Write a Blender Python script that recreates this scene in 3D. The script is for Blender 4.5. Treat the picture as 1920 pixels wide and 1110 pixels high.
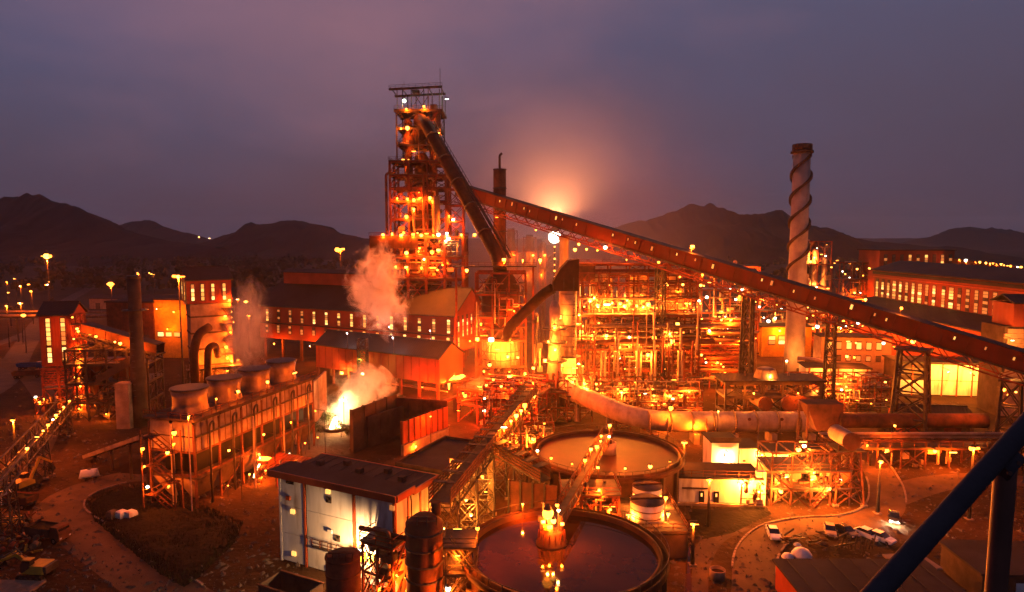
import bpy, bmesh, math, random
from mathutils import Vector as V, Matrix
sc = bpy.context.scene
for o in list(bpy.data.objects): bpy.data.objects.remove(o)
rad = math.radians
# ---------------------------------------------------------------- camera
CAMH, FPX, PITCH = 48.0, 1230.0, rad(5.1)
cam = bpy.data.cameras.new('camera'); cam.sensor_width = 36; cam.lens = FPX/1920*36
cam.clip_start = 0.1; cam.clip_end = 20000
co = bpy.data.objects.new('camera', cam); sc.collection.objects.link(co)
co.location = (0, 0, CAMH); co.rotation_euler = (rad(90)-PITCH, 0, 0); sc.camera = co
# ---------------------------------------------------------------- render settings, exposure
sc.render.engine = 'CYCLES'
cy = sc.cycles
cy.use_denoising = True
try: cy.denoiser = 'OPENIMAGEDENOISE'
except Exception: pass
cy.max_bounces = 2; cy.diffuse_bounces = 0; cy.glossy_bounces = 2; cy.transmission_bounces = 2
cy.volume_bounces = 1; cy.transparent_max_bounces = 8
cy.sample_clamp_indirect = 2.0; cy.sample_clamp_direct = 0.0
cy.caustics_reflective = False; cy.caustics_refractive = False
cy.use_light_tree = True; cy.use_adaptive_sampling = True; cy.adaptive_threshold = .06; cy.adaptive_min_samples = 24
cy.volume_max_steps = 128; cy.volume_step_rate = 2.5
vs = sc.view_settings
vs.view_transform = 'Standard'; vs.look = 'None'; vs.exposure = 0.0; vs.gamma = 1.0
# ---------------------------------------------------------------- world: dusk sky
SUN_EL, SUN_AZ = rad(1.0), rad(-15)
w = bpy.data.worlds.new('World'); sc.world = w; w.use_nodes = True
nt = w.node_tree; nt.nodes.clear()
N = nt.nodes.new; L = nt.links.new
out = N('ShaderNodeOutputWorld'); bg = N('ShaderNodeBackground'); L(bg.outputs[0], out.inputs[0])
sky = N('ShaderNodeTexSky'); sky.sky_type = 'NISHITA'; sky.sun_disc = False
sky.sun_elevation = SUN_EL; sky.sun_rotation = SUN_AZ; sky.air_density = 1.5; sky.dust_density = 4; sky.ozone_density = 3
tc = N('ShaderNodeTexCoord'); sx = N('ShaderNodeSeparateXYZ'); L(tc.outputs['Generated'], sx.inputs[0])
def ramp(nt, pts, inp=None):
    r = nt.nodes.new('ShaderNodeValToRGB'); e = r.color_ramp.elements
    e[0].position, e[0].color = pts[0][0], (*pts[0][1], 1)
    e[1].position, e[1].color = pts[-1][0], (*pts[-1][1], 1)
    for p, c in pts[1:-1]:
        k = e.new(p); k.color = (*c, 1)
    if inp is not None: nt.links.new(inp, r.inputs[0])
    return r
def mth(nt, op, a, b=None, c=None, clamp=False):
    m = nt.nodes.new('ShaderNodeMath'); m.operation = op; m.use_clamp = clamp
    for i, v in enumerate((a, b, c)):
        if v is None: continue
        if isinstance(v, (int, float)): m.inputs[i].default_value = v
        else: nt.links.new(v, m.inputs[i])
    return m.outputs[0]
def mixc(nt, fac, a, b, mode='MIX'):
    m = nt.nodes.new('ShaderNodeMix'); m.data_type = 'RGBA'; m.blend_type = mode
    for s, v in ((m.inputs[0], fac), (m.inputs[6], a), (m.inputs[7], b)):
        if isinstance(v, (int, float)): s.default_value = v
        elif isinstance(v, tuple): s.default_value = (*v, 1)
        else: nt.links.new(v, s)
    return m.outputs[2]
veil = ramp(nt, [(0.0, (.058, .038, .053)), (.06, (.060, .041, .060)), (.18, (.072, .057, .092)), (.32, (.080, .076, .135)), (.6, (.075, .080, .150)), (1, (.055, .06, .115))], sx.outputs[2])
# thin cloud sheet that still catches the afterglow
nz = N('ShaderNodeTexNoise'); nz.inputs['Scale'].default_value = 2.3; nz.inputs['Detail'].default_value = 6; nz.inputs['Roughness'].default_value = .55; nz.inputs['Distortion'].default_value = .14
mp = N('ShaderNodeMapping'); mp.inputs['Scale'].default_value = (1, 1, 2.2); mp.inputs['Location'].default_value = (.35, .2, .1)
L(tc.outputs['Generated'], mp.inputs[0]); L(mp.outputs[0], nz.inputs[0])
dv = N('ShaderNodeVectorMath'); dv.operation = 'DISTANCE'; L(tc.outputs['Generated'], dv.inputs[0]); dv.inputs[1].default_value = (-.17, .82, .54)
near = mth(nt, 'MULTIPLY_ADD', dv.outputs['Value'], -1.85, .98)
cl = mth(nt, 'ADD', near, mth(nt, 'MULTIPLY_ADD', nz.outputs[0], 1.3, -.62))
cl = mth(nt, 'SMOOTH_MIN', mth(nt, 'MAXIMUM', cl, 0.0), 1.0, .25, clamp=True)
col = mixc(nt, cl, veil.outputs[0], (.33, .145, .165))
nz2 = N('ShaderNodeTexNoise'); nz2.inputs['Scale'].default_value = 1.6; nz2.inputs['Detail'].default_value = 4
L(mp.outputs[0], nz2.inputs[0])
col = mixc(nt, mth(nt, 'MULTIPLY_ADD', nz2.outputs[0], 1.6, -.55, clamp=True), col, mixc(nt, .5, col, (.075, .095, .21)))
sk = mixc(nt, 1.0, sky.outputs[0], (.010, .010, .012), 'MULTIPLY')
col = mixc(nt, 1.0, col, sk, 'ADD')
L(col, bg.inputs[0]); bg.inputs[1].default_value = 1.08
# ---------------------------------------------------------------- the last of the sun
sl = bpy.data.lights.new('sun', 'SUN'); sl.energy = 0.05; sl.angle = rad(12); sl.color = (1, .72, .62)
so = bpy.data.objects.new('sun', sl); sc.collection.objects.link(so)
so.rotation_euler = (rad(80), 0, rad(165))

# ---------------------------------------------------------------- helpers
C = sc.collection.objects
def cray(x, y):
    d = V((0, math.cos(PITCH), -math.sin(PITCH))) + V((1, 0, 0))*((x-960)/FPX) + V((0, math.sin(PITCH), math.cos(PITCH)))*((555-y)/FPX)
    return d
def P(x, y, z=0.0):          # the point at height z seen in direction (x, y)
    d = cray(x, y); t = (z-CAMH)/d.z
    return V((d.x*t, d.y*t, z))
def PY(x, y, Y):             # the point at distance Y seen in direction (x, y)
    d = cray(x, y); t = Y/d.y
    return V((d.x*t, Y, CAMH+d.z*t))
MATS = {}
def mat(name, c1, c2=None, rough=.7, metal=0.0, scale=.35, bump=0.0, bscale=3.0, wave=None, emit=None, strength=0.0, streak=False, dirt=None):
    m = bpy.data.materials.new(name); m.use_nodes = True; nt = m.node_tree; MATS[name] = m
    b = nt.nodes['Principled BSDF']; b.inputs['Roughness'].default_value = rough; b.inputs['Metallic'].default_value = metal
    if emit:
        b.inputs['Base Color'].default_value = (*c1, 1)
        b.inputs['Emission Color'].default_value = (*emit, 1); b.inputs['Emission Strength'].default_value = strength
        m.cycles.emission_sampling = 'NONE'; return m
    g = nt.nodes.new('ShaderNodeNewGeometry')
    mp = nt.nodes.new('ShaderNodeMapping'); nt.links.new(g.outputs['Position'], mp.inputs[0])
    if streak: mp.inputs['Scale'].default_value = (1, 1, .12)
    n = nt.nodes.new('ShaderNodeTexNoise'); n.inputs['Scale'].default_value = scale; n.inputs['Detail'].default_value = 8; n.inputs['Roughness'].default_value = .65
    nt.links.new(mp.outputs[0], n.inputs[0])
    r = ramp(nt, [(.36, c1), (.64, c2 or tuple(v*.6 for v in c1))], n.outputs[0])
    colr = r.outputs[0]
    if dirt:
        n3 = nt.nodes.new('ShaderNodeTexNoise'); n3.inputs['Scale'].default_value = dirt[1]; n3.inputs['Detail'].default_value = 5
        mp3 = nt.nodes.new('ShaderNodeMapping'); mp3.inputs['Scale'].default_value = (1, 1, .2); nt.links.new(g.outputs['Position'], mp3.inputs[0])
        nt.links.new(mp3.outputs[0], n3.inputs[0])
        colr = mixc(nt, mth(nt, 'MULTIPLY_ADD', n3.outputs[0], 4, -2.1, clamp=True), colr, dirt[0])
    nt.links.new(colr, b.inputs['Base Color'])
    h = None
    if wave:   # corrugated cladding: (direction xy, pitch in metres, depth)
        (wx, wy), pitch, depth = wave
        vm = nt.nodes.new('ShaderNodeVectorMath'); vm.operation = 'DOT_PRODUCT'; vm.inputs[1].default_value = (wx, wy, 0)
        nt.links.new(g.outputs['Position'], vm.inputs[0])
        h = mth(nt, 'MULTIPLY', mth(nt, 'SINE', mth(nt, 'MULTIPLY', vm.outputs['Value'], 2*math.pi/pitch)), depth)
    elif bump:
        n2 = nt.nodes.new('ShaderNodeTexNoise'); n2.inputs['Scale'].default_value = bscale; n2.inputs['Detail'].default_value = 6
        nt.links.new(g.outputs['Position'], n2.inputs[0]); h = mth(nt, 'MULTIPLY', n2.outputs[0], bump)
    if h is not None:
        bp = nt.nodes.new('ShaderNodeBump'); bp.inputs['Distance'].default_value = 1.0; bp.inputs['Strength'].default_value = .8
        nt.links.new(h, bp.inputs['Height']); nt.links.new(bp.outputs[0], b.inputs['Normal'])
    return m
UW = (.906, -.423)
mat('earth', (.055, .024, .010), (.022, .010, .005), .95, scale=.13, bump=.3, bscale=1.1, dirt=((.012, .006, .004), .05))
mat('plain', (.050, .038, .026), (.022, .020, .012), .95, scale=.012, bump=.3, bscale=.2)
mat('road', (.115, .064, .036), (.070, .038, .021), .85, scale=.25, bump=.02, bscale=4)
mat('tarmac', (.085, .065, .052), (.05, .038, .032), .8, scale=.2)
mat('grass', (.030, .030, .014), (.012, .014, .008), .95, scale=.6)
mat('tree', (.035, .040, .016), (.016, .020, .009), .9, scale=.8)
mat('leaf', (.07, .08, .025), (.04, .05, .015), .7, scale=2)
mat('hill', (.011, .010, .008), (.005, .005, .004), 1.0, scale=.01)
mat('concrete', (.33, .225, .155), (.17, .11, .075), .85, scale=.3, dirt=((.10, .075, .055), .35))
mat('concrete_dark', (.09, .056, .039), (.04, .026, .019), .9, scale=.3, dirt=((.05, .035, .03), .4))
mat('white_panel', (.66, .60, .55), (.50, .44, .39), .65, scale=.5, dirt=((.26, .19, .14), .8), streak=True)
mat('white_paint', (.72, .70, .66), (.55, .52, .48), .5, scale=.5, dirt=((.34, .24, .17), .6))
mat('red_clad', (.26, .050, .026), (.17, .034, .018), .55, scale=.12, wave=(UW, .6, .02))
mat('red_clad_side', (.28, .055, .03), (.19, .038, .02), .55, scale=.12, wave=((.423, .906), .6, .02))
mat('gallery_red', (.105, .014, .007), (.065, .010, .005), .5, scale=.2, streak=True, dirt=((.07, .02, .014), .3))
mat('dark_red', (.115, .024, .013), (.06, .014, .009), .6, scale=.6)
mat('red_steel', (.20, .040, .020), (.10, .022, .013), .55, scale=.6)
mat('trim', (.42, .075, .028), (.30, .055, .022), .5, scale=.4)
mat('roof', (.030, .026, .027), (.016, .014, .015), .6, scale=.08, wave=(UW, .8, .02))
mat('roof_flat', (.045, .036, .036), (.022, .018, .018), .85, scale=.15)
mat('steel', (.075, .058, .048), (.036, .028, .024), .5, metal=.25, scale=.7)
mat('rust', (.15, .048, .024), (.065, .024, .014), .75, scale=.4, dirt=((.05, .026, .018), .5))
mat('pipe', (.24, .15, .10), (.13, .08, .055), .45, metal=.3, scale=.5, dirt=((.10, .06, .04), .5))
mat('pipe_light', (.46, .32, .22), (.30, .20, .135), .5, scale=.5, dirt=((.22, .14, .09), .6))
mat('brick', (.32, .21, .145), (.22, .14, .10), .85, scale=.5)
mat('chimney', (.42, .35, .29), (.30, .24, .20), .8, scale=.25, dirt=((.20, .14, .11), .3))
mat('hide', (.12, .09, .07), (.06, .045, .035), .8, scale=.4)
mat('dark_rust', (.060, .020, .011), (.026, .010, .007), .7, scale=.4)
mat('rail', (.060, .048, .052), (.045, .036, .040), .75, metal=0.0, scale=8, bump=.002, bscale=60)
mat('rail_post', (.16, .06, .035), (.10, .04, .025), .5, scale=6)  # lamplit brown of the handrail post put into its colour
mat('black', (.012, .011, .011), None, .6)
mat('glass_dark', (.015, .016, .02), None, .1)
mat('rubber', (.018, .017, .016), None, .8)
mat('yellow_paint_lit_wall', (.55, .30, .035), (.38, .20, .03), .5, scale=1)  # machine paint; on two hall walls the colour stands for lamplight
mat('blue_paint', (.05, .09, .20), None, .5)
mat('car_white', (.78, .77, .75), (.70, .69, .67), .25, scale=1)
mat('car_dark', (.05, .055, .065), None, .25)
mat('coal', (.011, .008, .006), (.007, .006, .005), .95, scale=.7, bump=.3, bscale=1.5)
mat('lit_window', (.3, .2, .1), emit=(1, .47, .10), strength=1.75)
mat('lit_window_b', (.3, .2, .1), emit=(1, .40, .07), strength=1.15)
mat('lit_window_c', (.3, .2, .1), emit=(1, .56, .17), strength=2.3)
mat('dim_window', (.3, .2, .1), emit=(1, .30, .06), strength=.55)
mat('bulb', (1, .6, .2), emit=(1, .40, .055), strength=8)
mat('bulb_deep', (1, .5, .1), emit=(1, .30, .03), strength=7)
mat('bulb_white', (1, 1, 1), emit=(1, .95, .72), strength=8)
mat('bulb_cold', (1, 1, 1), emit=(.75, 1, .78), strength=6)
mat('molten', (.5, .2, .05), emit=(1, .33, .035), strength=6)
mat('molten_white', (.5, .4, .2), emit=(1, .72, .30), strength=9)
# water of the settling tanks
mat('muddy_water', (.085, .026, .009), (.055, .017, .006), .5, scale=.2, bump=.004, bscale=1.2)
m = mat('water', (.050, .014, .005), (.032, .009, .004), .06, scale=.2, bump=.0015, bscale=1.2)
m.node_tree.nodes['Principled BSDF'].inputs['Specular IOR Level'].default_value = .14

for n_, m_ in MATS.items():   # ore dust lies on everything: hardly any gloss
    if n_ not in ('water', 'muddy_water', 'glass_dark', 'car_white', 'car_dark', 'rail_post'): m_.node_tree.nodes['Principled BSDF'].inputs['Specular IOR Level'].default_value = .08
MATS['muddy_water'].node_tree.nodes['Principled BSDF'].inputs['Specular IOR Level'].default_value = .15
UNIT = {}
def unit(kind, mn):
    k = (kind, mn)
    if k in UNIT: return UNIT[k]
    me = bpy.data.meshes.new(kind); bm = bmesh.new()
    if kind == 'block':
        bmesh.ops.create_cube(bm, size=1)
    elif kind.startswith('round'):
        s = int(kind[5:]); bmesh.ops.create_cone(bm, cap_ends=True, segments=s, radius1=1, radius2=1, depth=1)
        for f in bm.faces: f.smooth = len(f.verts) == 4
    elif kind == 'globe':
        bmesh.ops.create_icosphere(bm, subdivisions=2, radius=1)
        for f in bm.faces: f.smooth = True
    bm.to_mesh(me); bm.free(); me.materials.append(MATS[mn]); UNIT[k] = me
    return me
def lampmesh(bn, form=0):
    k = ('lamp', bn, form)
    if k in UNIT: return UNIT[k]
    if form:   # 1: floodlight box with a slanted glass face, 2: tube lamp in a channel
        bm = bmesh.new(); tilt = Matrix.Rotation(rad(-35 if form == 1 else -15), 4, 'X')
        d1 = Matrix.Diagonal((.95, .5, .7, 1)) if form == 1 else Matrix.Diagonal((1.5, .3, .3, 1))
        bmesh.ops.create_cube(bm, size=1, matrix=tilt @ d1)
        g = bmesh.ops.create_cube(bm, size=1, matrix=tilt @ Matrix.Translation((0, -.27 if form == 1 else -.16, -.04)) @ (Matrix.Diagonal((.82, .1, .58, 1)) if form == 1 else Matrix.Diagonal((1.4, .16, .2, 1))))
        for f in {f for v in g['verts'] for f in v.link_faces}: f.material_index = 1
        bmesh.ops.create_cube(bm, size=.14, matrix=Matrix.Translation((0, .1, .5)))
        me = bpy.data.meshes.new('lamp'); bm.to_mesh(me); bm.free()
        me.materials.append(MATS['steel']); me.materials.append(MATS[bn]); UNIT[k] = me
        return me
    bm = bmesh.new(); bmesh.ops.create_icosphere(bm, subdivisions=2, radius=.5)
    for f in bm.faces: f.smooth = True; f.material_index = 1
    r = bmesh.ops.create_cone(bm, cap_ends=True, segments=8, radius1=.42, radius2=.2, depth=.4, matrix=Matrix.Translation((0, 0, .6)))
    r = bmesh.ops.create_cube(bm, size=.16, matrix=Matrix.Translation((0, 0, .86)))
    me = bpy.data.meshes.new('lamp'); bm.to_mesh(me); bm.free()
    me.materials.append(MATS['steel']); me.materials.append(MATS[bn]); UNIT[k] = me
    return me
LIGHTS = {}
LPOW = 3.0
SOD, RED, WARM, COLD = (1, .150, .008), (1, .050, .003), (1, .42, .13), (.75, 1, .8)  # RED lamps are added for the red glow of molten metal
def frame_of(a, b, up=V((0, 0, 1))):
    z = (b-a); l = z.length; z = z/l
    x = up.cross(z)
    if x.length < 1e-3: x = V((1, 0, 0)) if abs(z.x) < .9 else V((0, 1, 0))
    x.normalize(); y = z.cross(x)
    return x, y, z, l
def m4(x, y, z, o): return Matrix(((x[0], y[0], z[0], o[0]), (x[1], y[1], z[1], o[1]), (x[2], y[2], z[2], o[2]), (0, 0, 0, 1)))
def props(o, label, cat, group=None, kind=None):
    if label: o['label'] = label
    if cat: o['category'] = cat
    if group: o['group'] = group
    if kind: o['kind'] = kind
class T:
    cnt = 0
    """A thing: an Empty at its base that parents its parts. Coordinates are local, or world when w=True."""
    def __init__(s, name, label, cat, loc=(0, 0, 0), rz=0.0, group=None, w=False, kind=None):
        s.o = bpy.data.objects.new(name, None); C.link(s.o); s.o.empty_display_size = .5
        s.o.location = loc; s.o.rotation_euler = (0, 0, rz)
        props(s.o, label, cat, group, kind)
        s.M = Matrix.Translation(V(loc)) @ Matrix.Rotation(rz, 4, 'Z'); s.Mi = s.M.inverted(); s.w = w; s.n = 0
    def put(s, name, me, mw, sub=None):
        o = bpy.data.objects.new(name, me); C.link(o)
        m = s.Mi @ mw if s.w else mw
        if sub is not None:
            o.parent = sub; o.matrix_parent_inverse = sub.matrix_basis.inverted(); o.matrix_basis = m
        else:
            o.parent = s.o; o.matrix_basis = m
        s.n += 1
        return o
    def box(s, name, c, size, mn, rz=0.0, sub=None):
        return s.put(name, unit('block', mn), Matrix.Translation(V(c)) @ Matrix.Rotation(rz, 4, 'Z') @ Matrix.Diagonal((*size, 1)), sub)
    def bar(s, name, a, b, wd, mn, h=None, sub=None, ext=0.0):
        a, b = V(a), V(b); x, y, z, l = frame_of(a, b); h = h or wd
        return s.put(name, unit('block', mn), m4(x*wd, y*h, z*(l+ext), (a+b)/2), sub)
    def tube(s, name, a, b, r, mn, seg=12, sub=None):
        a, b = V(a), V(b); x, y, z, l = frame_of(a, b)
        return s.put(name, unit('round%d' % seg, mn), m4(x*r, y*r, z*l, (a+b)/2), sub)
    def cyl(s, name, base, r, h, mn, seg=24, sub=None):
        return s.put(name, unit('round%d' % seg, mn), m4((r, 0, 0), (0, r, 0), (0, 0, h), V(base)+V((0, 0, h/2))), sub)
    def mesh(s, name, vs, fs, mn, smooth=False, sub=None):
        me = bpy.data.meshes.new(name); me.from_pydata([tuple(v) for v in vs], [], fs); me.materials.append(MATS[mn])
        if smooth: me.polygons.foreach_set('use_smooth', [True]*len(me.polygons))
        me.update()
        return s.put(name, me, Matrix.Identity(4), sub)
    def lathe(s, name, base, prof, mn, seg=32, sub=None, smooth=True, cap=True):
        vs, fs = [], []
        for r, z in prof:
            for i in range(seg):
                a = 2*math.pi*i/seg; vs.append((r*math.cos(a), r*math.sin(a), z))
        for j in range(len(prof)-1):
            for i in range(seg):
                k = (i+1) % seg; fs.append((j*seg+i, j*seg+k, (j+1)*seg+k, (j+1)*seg+i))
        if cap: fs.append(tuple(range(seg))[::-1]); fs.append(tuple((len(prof)-1)*seg+i for i in range(seg)))
        me = bpy.data.meshes.new(name); me.from_pydata(vs, [], fs); me.materials.append(MATS[mn])
        me.polygons.foreach_set('use_smooth', [smooth and len(p.vertices) == 4 for p in me.polygons]); me.update()
        return s.put(name, me, Matrix.Translation(V(base)), sub)
    def pipe(s, name, pts, r, mn, seg=12, bend=None, sub=None):
        pts = [V(p) for p in pts]; bend = bend or r*2.5; path = [pts[0]]
        for i in range(1, len(pts)-1):
            p = pts[i]; a = (pts[i-1]-p); b = (pts[i+1]-p); q = min(bend, a.length*.48, b.length*.48)
            a = p+a.normalized()*q; b = p+b.normalized()*q
            for k in range(6):
                t = k/5; path.append(a*(1-t)**2+p*2*t*(1-t)+b*t*t)
        path.append(pts[-1]); vs, fs = [], []; ref = None
        for i, p in enumerate(path):
            d = (path[min(i+1, len(path)-1)]-path[max(i-1, 0)]).normalized()
            if ref is None: ref = d.orthogonal().normalized()
            ref = (ref-d*ref.dot(d)).normalized(); u = d.cross(ref)
            for k in range(seg):
                a = 2*math.pi*k/seg; vs.append(p+ref*(r*math.cos(a))+u*(r*math.sin(a)))
        for i in range(len(path)-1):
            for k in range(seg):
                q = (k+1) % seg; fs.append((i*seg+k, i*seg+q, (i+1)*seg+q, (i+1)*seg+k))
        fs.append(tuple(range(seg))[::-1]); fs.append(tuple((len(path)-1)*seg+k for k in range(seg)))
        me = bpy.data.meshes.new(name); me.from_pydata([tuple(v) for v in vs], [], fs); me.materials.append(MATS[mn])
        me.polygons.foreach_set('use_smooth', [len(p.vertices) == 4 for p in me.polygons]); me.update()
        return s.put(name, me, Matrix.Identity(4), sub)
    def lamp(s, p, size=.55, watt=0, col=SOD, bulb='bulb', name='lamp', sub=None, drop=.0):
        p = V(p)
        if col[1] < .32: col = (1, round(col[1]*.95, 4), round(col[2]*.7, 4))
        T.cnt += 1; form = (0, 1, 0, 2, 1, 0, 0, 1)[T.cnt*5 % 8] if size < 2.6 else 0
        size *= (1.0, .7, 1.15, .85, 1.35, .6, 1.05)[T.cnt % 7] if size < 3 else 1.0
        if bulb == 'bulb' and T.cnt % 11 == 0: bulb = 'bulb_white'
        elif bulb == 'bulb' and T.cnt % 5 < 2: bulb = 'bulb_deep'
        o = s.put(name, lampmesh(bulb, form), Matrix.Translation(p) @ Matrix.Diagonal((size, size, size, 1)), sub)
        if watt:
            k = (round(watt), col, round(size, 2))
            if k not in LIGHTS:
                l = bpy.data.lights.new('lamp_light', 'POINT'); l.energy = watt*LPOW; l.color = col; l.shadow_soft_size = .15; LIGHTS[k] = l
            lo = bpy.data.objects.new('lamp_light', LIGHTS[k]); C.link(lo); lo.parent = s.o
            q = p+V((0, 0, -.75*size-drop)); q = s.Mi @ q if s.w else q
            lo.location = q
        return o
    def rail(s, a, b, h=1.1, mn='steel', post=2.0, t=.09):
        a, b = V(a), V(b); n = max(1, int((b-a).length/post)); u = V((0, 0, 1))
        s.bar('handrail', a+u*h, b+u*h, t, mn); s.bar('handrail', a+u*h*.5, b+u*h*.5, t*.8, mn)
        for i in range(n+1):
            p = a.lerp(b, i/n); s.bar('rail_post', p, p+u*h, t, mn)
    def frame(s, x0, x1, y0, y1, lv, nx=2, ny=1, mn='red_steel', cw=.5, bw=.35, brace=.6, decks=(), rails=True, seed=1, deckmat='steel', ov=.3):
        rnd = random.Random(seed); xs = [x0+(x1-x0)*i/nx for i in range(nx+1)]; ys = [y0+(y1-y0)*i/ny for i in range(ny+1)]
        for x in xs:
            for y in ys: s.box('column', (x, y, (lv[0]+lv[-1])/2), (cw, cw, lv[-1]-lv[0]), mn)
        for z in lv[1:]:
            zz = z-bw*.75
            for y in ys:
                for i in range(nx): s.box('beam', ((xs[i]+xs[i+1])/2, y, zz), (xs[i+1]-xs[i]-cw-.01, bw*.8, bw*1.4), mn)
            for x in xs:
                for j in range(ny): s.box('beam', (x, (ys[j]+ys[j+1])/2, zz), (bw*.8, ys[j+1]-ys[j]-cw-.01, bw*1.4), mn)
        for k in range(len(lv)-1):
            za, zb = lv[k]+.2, lv[k+1]-bw
            for y in (ys[0], ys[-1]):
                for i in range(nx):
                    if rnd.random() < brace:
                        s.bar('brace', (xs[i], y, za), (xs[i+1], y, zb), bw*.6, mn)
                        if rnd.random() < .6: s.bar('brace', (xs[i+1], y+.05, za), (xs[i], y+.05, zb), bw*.6, mn)
            for x in (xs[0], xs[-1]):
                for j in range(ny):
                    if rnd.random() < brace: s.bar('brace', (x, ys[j], za), (x, ys[j+1], zb), bw*.6, mn)
        for z in decks:
            s.box('platform', ((x0+x1)/2, (y0+y1)/2, z+.1), (x1-x0+2*ov, y1-y0+2*ov, .18), deckmat)
            if rails:
                e = ov-.05
                for a, b in (((x0-e, y0-e), (x1+e, y0-e)), ((x1+e, y0-e), (x1+e, y1+e)), ((x0-e, y0-e), (x0-e, y1+e))):
                    s.rail((*a, z+.19), (*b, z+.19), mn=mn, post=2.5, t=.1)
    def clutter(s, x0, x1, y0, y1, z0, z1, n, seed, mats=('pipe', 'rust', 'steel', 'pipe_light'), kinds='vhbk', smin=.15, smax=.5):
        rnd = random.Random(seed)
        for i in range(n):
            k = rnd.choice(kinds); mn = rnd.choice(mats); r = rnd.uniform(smin, smax)
            x, y, z = rnd.uniform(x0, x1), rnd.uniform(y0, y1), rnd.uniform(z0, z1)
            if k == 'v':
                a = rnd.uniform(z0, z1); b = rnd.uniform(z0, z1)
                if abs(a-b) < 2: b = a+2.5
                s.tube('pipe', (x, y, min(a, b)), (x, y, max(a, b)), r*.7, mn, 8)
            elif k == 'h':
                l = rnd.uniform(.15, .7)*(x1-x0); a = max(x0, min(x, x1-l)); s.tube('pipe', (a, y, z), (a+l, y, z), r*.6, mn, 8)
            elif k == 'e':
                l = rnd.uniform(.2, .6)*(x1-x0); a = max(x0, min(x, x1-l)); dz = rnd.uniform(-.35, .35)*(z1-z0)
                zz = max(z0, min(z1, z+dz)); s.pipe('pipe', [(a, y, z), (a+l*.5, y, z), (a+l*.5, y, zz+.01), (a+l, y, zz)], r*.6, mn, 8)
            elif k == 'b':
                s.box('equipment_box', (x, y, z), (r*rnd.uniform(2, 5), r*rnd.uniform(2, 4), r*rnd.uniform(2, 5)), mn)
            else:
                h = r*rnd.uniform(4, 8); s.lathe('vessel', (x, y, z), [(r*.4, 0), (r*1.4, r*.8), (r*1.4, h), (r*.9, h+r*.7), (r*.2, h+r)], mn, 12)
def solo(name, label, cat, me_vs, me_fs, mn, kind=None, group=None, smooth=False):
    me = bpy.data.meshes.new(name); me.from_pydata([tuple(v) for v in me_vs], [], me_fs); me.materials.append(MATS[mn])
    if smooth: me.polygons.foreach_set('use_smooth', [True]*len(me.polygons))
    me.update(); o = bpy.data.objects.new(name, me); C.link(o); props(o, label, cat, group, kind); return o
# ================================================================ the setting
def sheet(name, pts, z, mn, label=None):
    pts = [(p[0], p[1], z) for p in pts]
    return solo(name, label, None, pts, [tuple(range(len(pts)))], mn, kind='structure')
def gridsheet(name, x0, x1, y0, y1, z, nx, ny, amp, mn, seed=0):
    rnd = random.Random(seed); vs, fs = [], []
    for j in range(ny+1):
        for i in range(nx+1): vs.append((x0+(x1-x0)*i/nx, y0+(y1-y0)*j/ny, z))
    for j in range(ny):
        for i in range(nx): a = j*(nx+1)+i; fs.append((a, a+1, a+nx+2, a+nx+1))
    return solo(name, None, None, vs, fs, mn, kind='structure')
gridsheet('ground', -7000, 7000, -300, 9000, -.02, 14, 10, 0, 'plain')
sheet('plant_yard', [(-330, 30), (330, 30), (330, 380), (-330, 380)], .0, 'earth')
def smoothline(pts, n=8):
    out = []; k = len(pts)
    for i in range(k-1):
        p0, p1, p2, p3 = pts[max(i-1, 0)], pts[i], pts[i+1], pts[min(i+2, k-1)]
        for j in range(n):
            t = j/n; out.append(0.5*((2*p1)+(p2-p0)*t+(2*p0-5*p1+4*p2-p3)*t*t+(3*p1-p0-3*p2+p3)*t**3))
    out.append(pts[-1]); return out
def strip(name, pts, width, z, mn, kerbs=(), kn=None):
    pts = smoothline([V((p[0], p[1], 0)) for p in pts]); vs, fs = [], []; sides = ([], [])
    for i, p in enumerate(pts):
        d = (pts[min(i+1, len(pts)-1)]-pts[max(i-1, 0)]).normalized(); n = V((-d.y, d.x, 0))
        a, b = p+n*width/2, p-n*width/2; vs += [(a.x, a.y, z), (b.x, b.y, z)]; sides[0].append(a); sides[1].append(b)
    for i in range(len(pts)-1): fs.append((2*i, 2*i+1, 2*i+3, 2*i+2))
    o = solo(name, None, None, vs, fs, mn, kind='structure')
    return o, sides
def kerb(line, step=1.15, h=.22, wd=.3, mn='concrete', seed=3, every=1.0):
    rnd = random.Random(seed); k = T('kerb', None, None, (line[0].x, line[0].y, 0), w=True, kind='structure')
    acc = 0; prev = line[0]; pts = [prev]
    for p in line[1:]:
        seg = (p-prev).length; t = step-acc
        while t < seg: pts.append(prev.lerp(p, t/seg)); t += step
        acc = seg-(t-step); prev = p
    for a, b in zip(pts[:-1], pts[1:]):
        if rnd.random() > every: continue
        d = (b-a); m = (a+b)/2
        k.box('kerb_stone', (m.x, m.y, h/2+rnd.uniform(-.02, .02)), (d.length*.9, wd, h), mn, rz=math.atan2(d.y, d.x)+rnd.uniform(-.04, .04))
def G(*pp): return [P(x, y) for x, y in pp]
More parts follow.
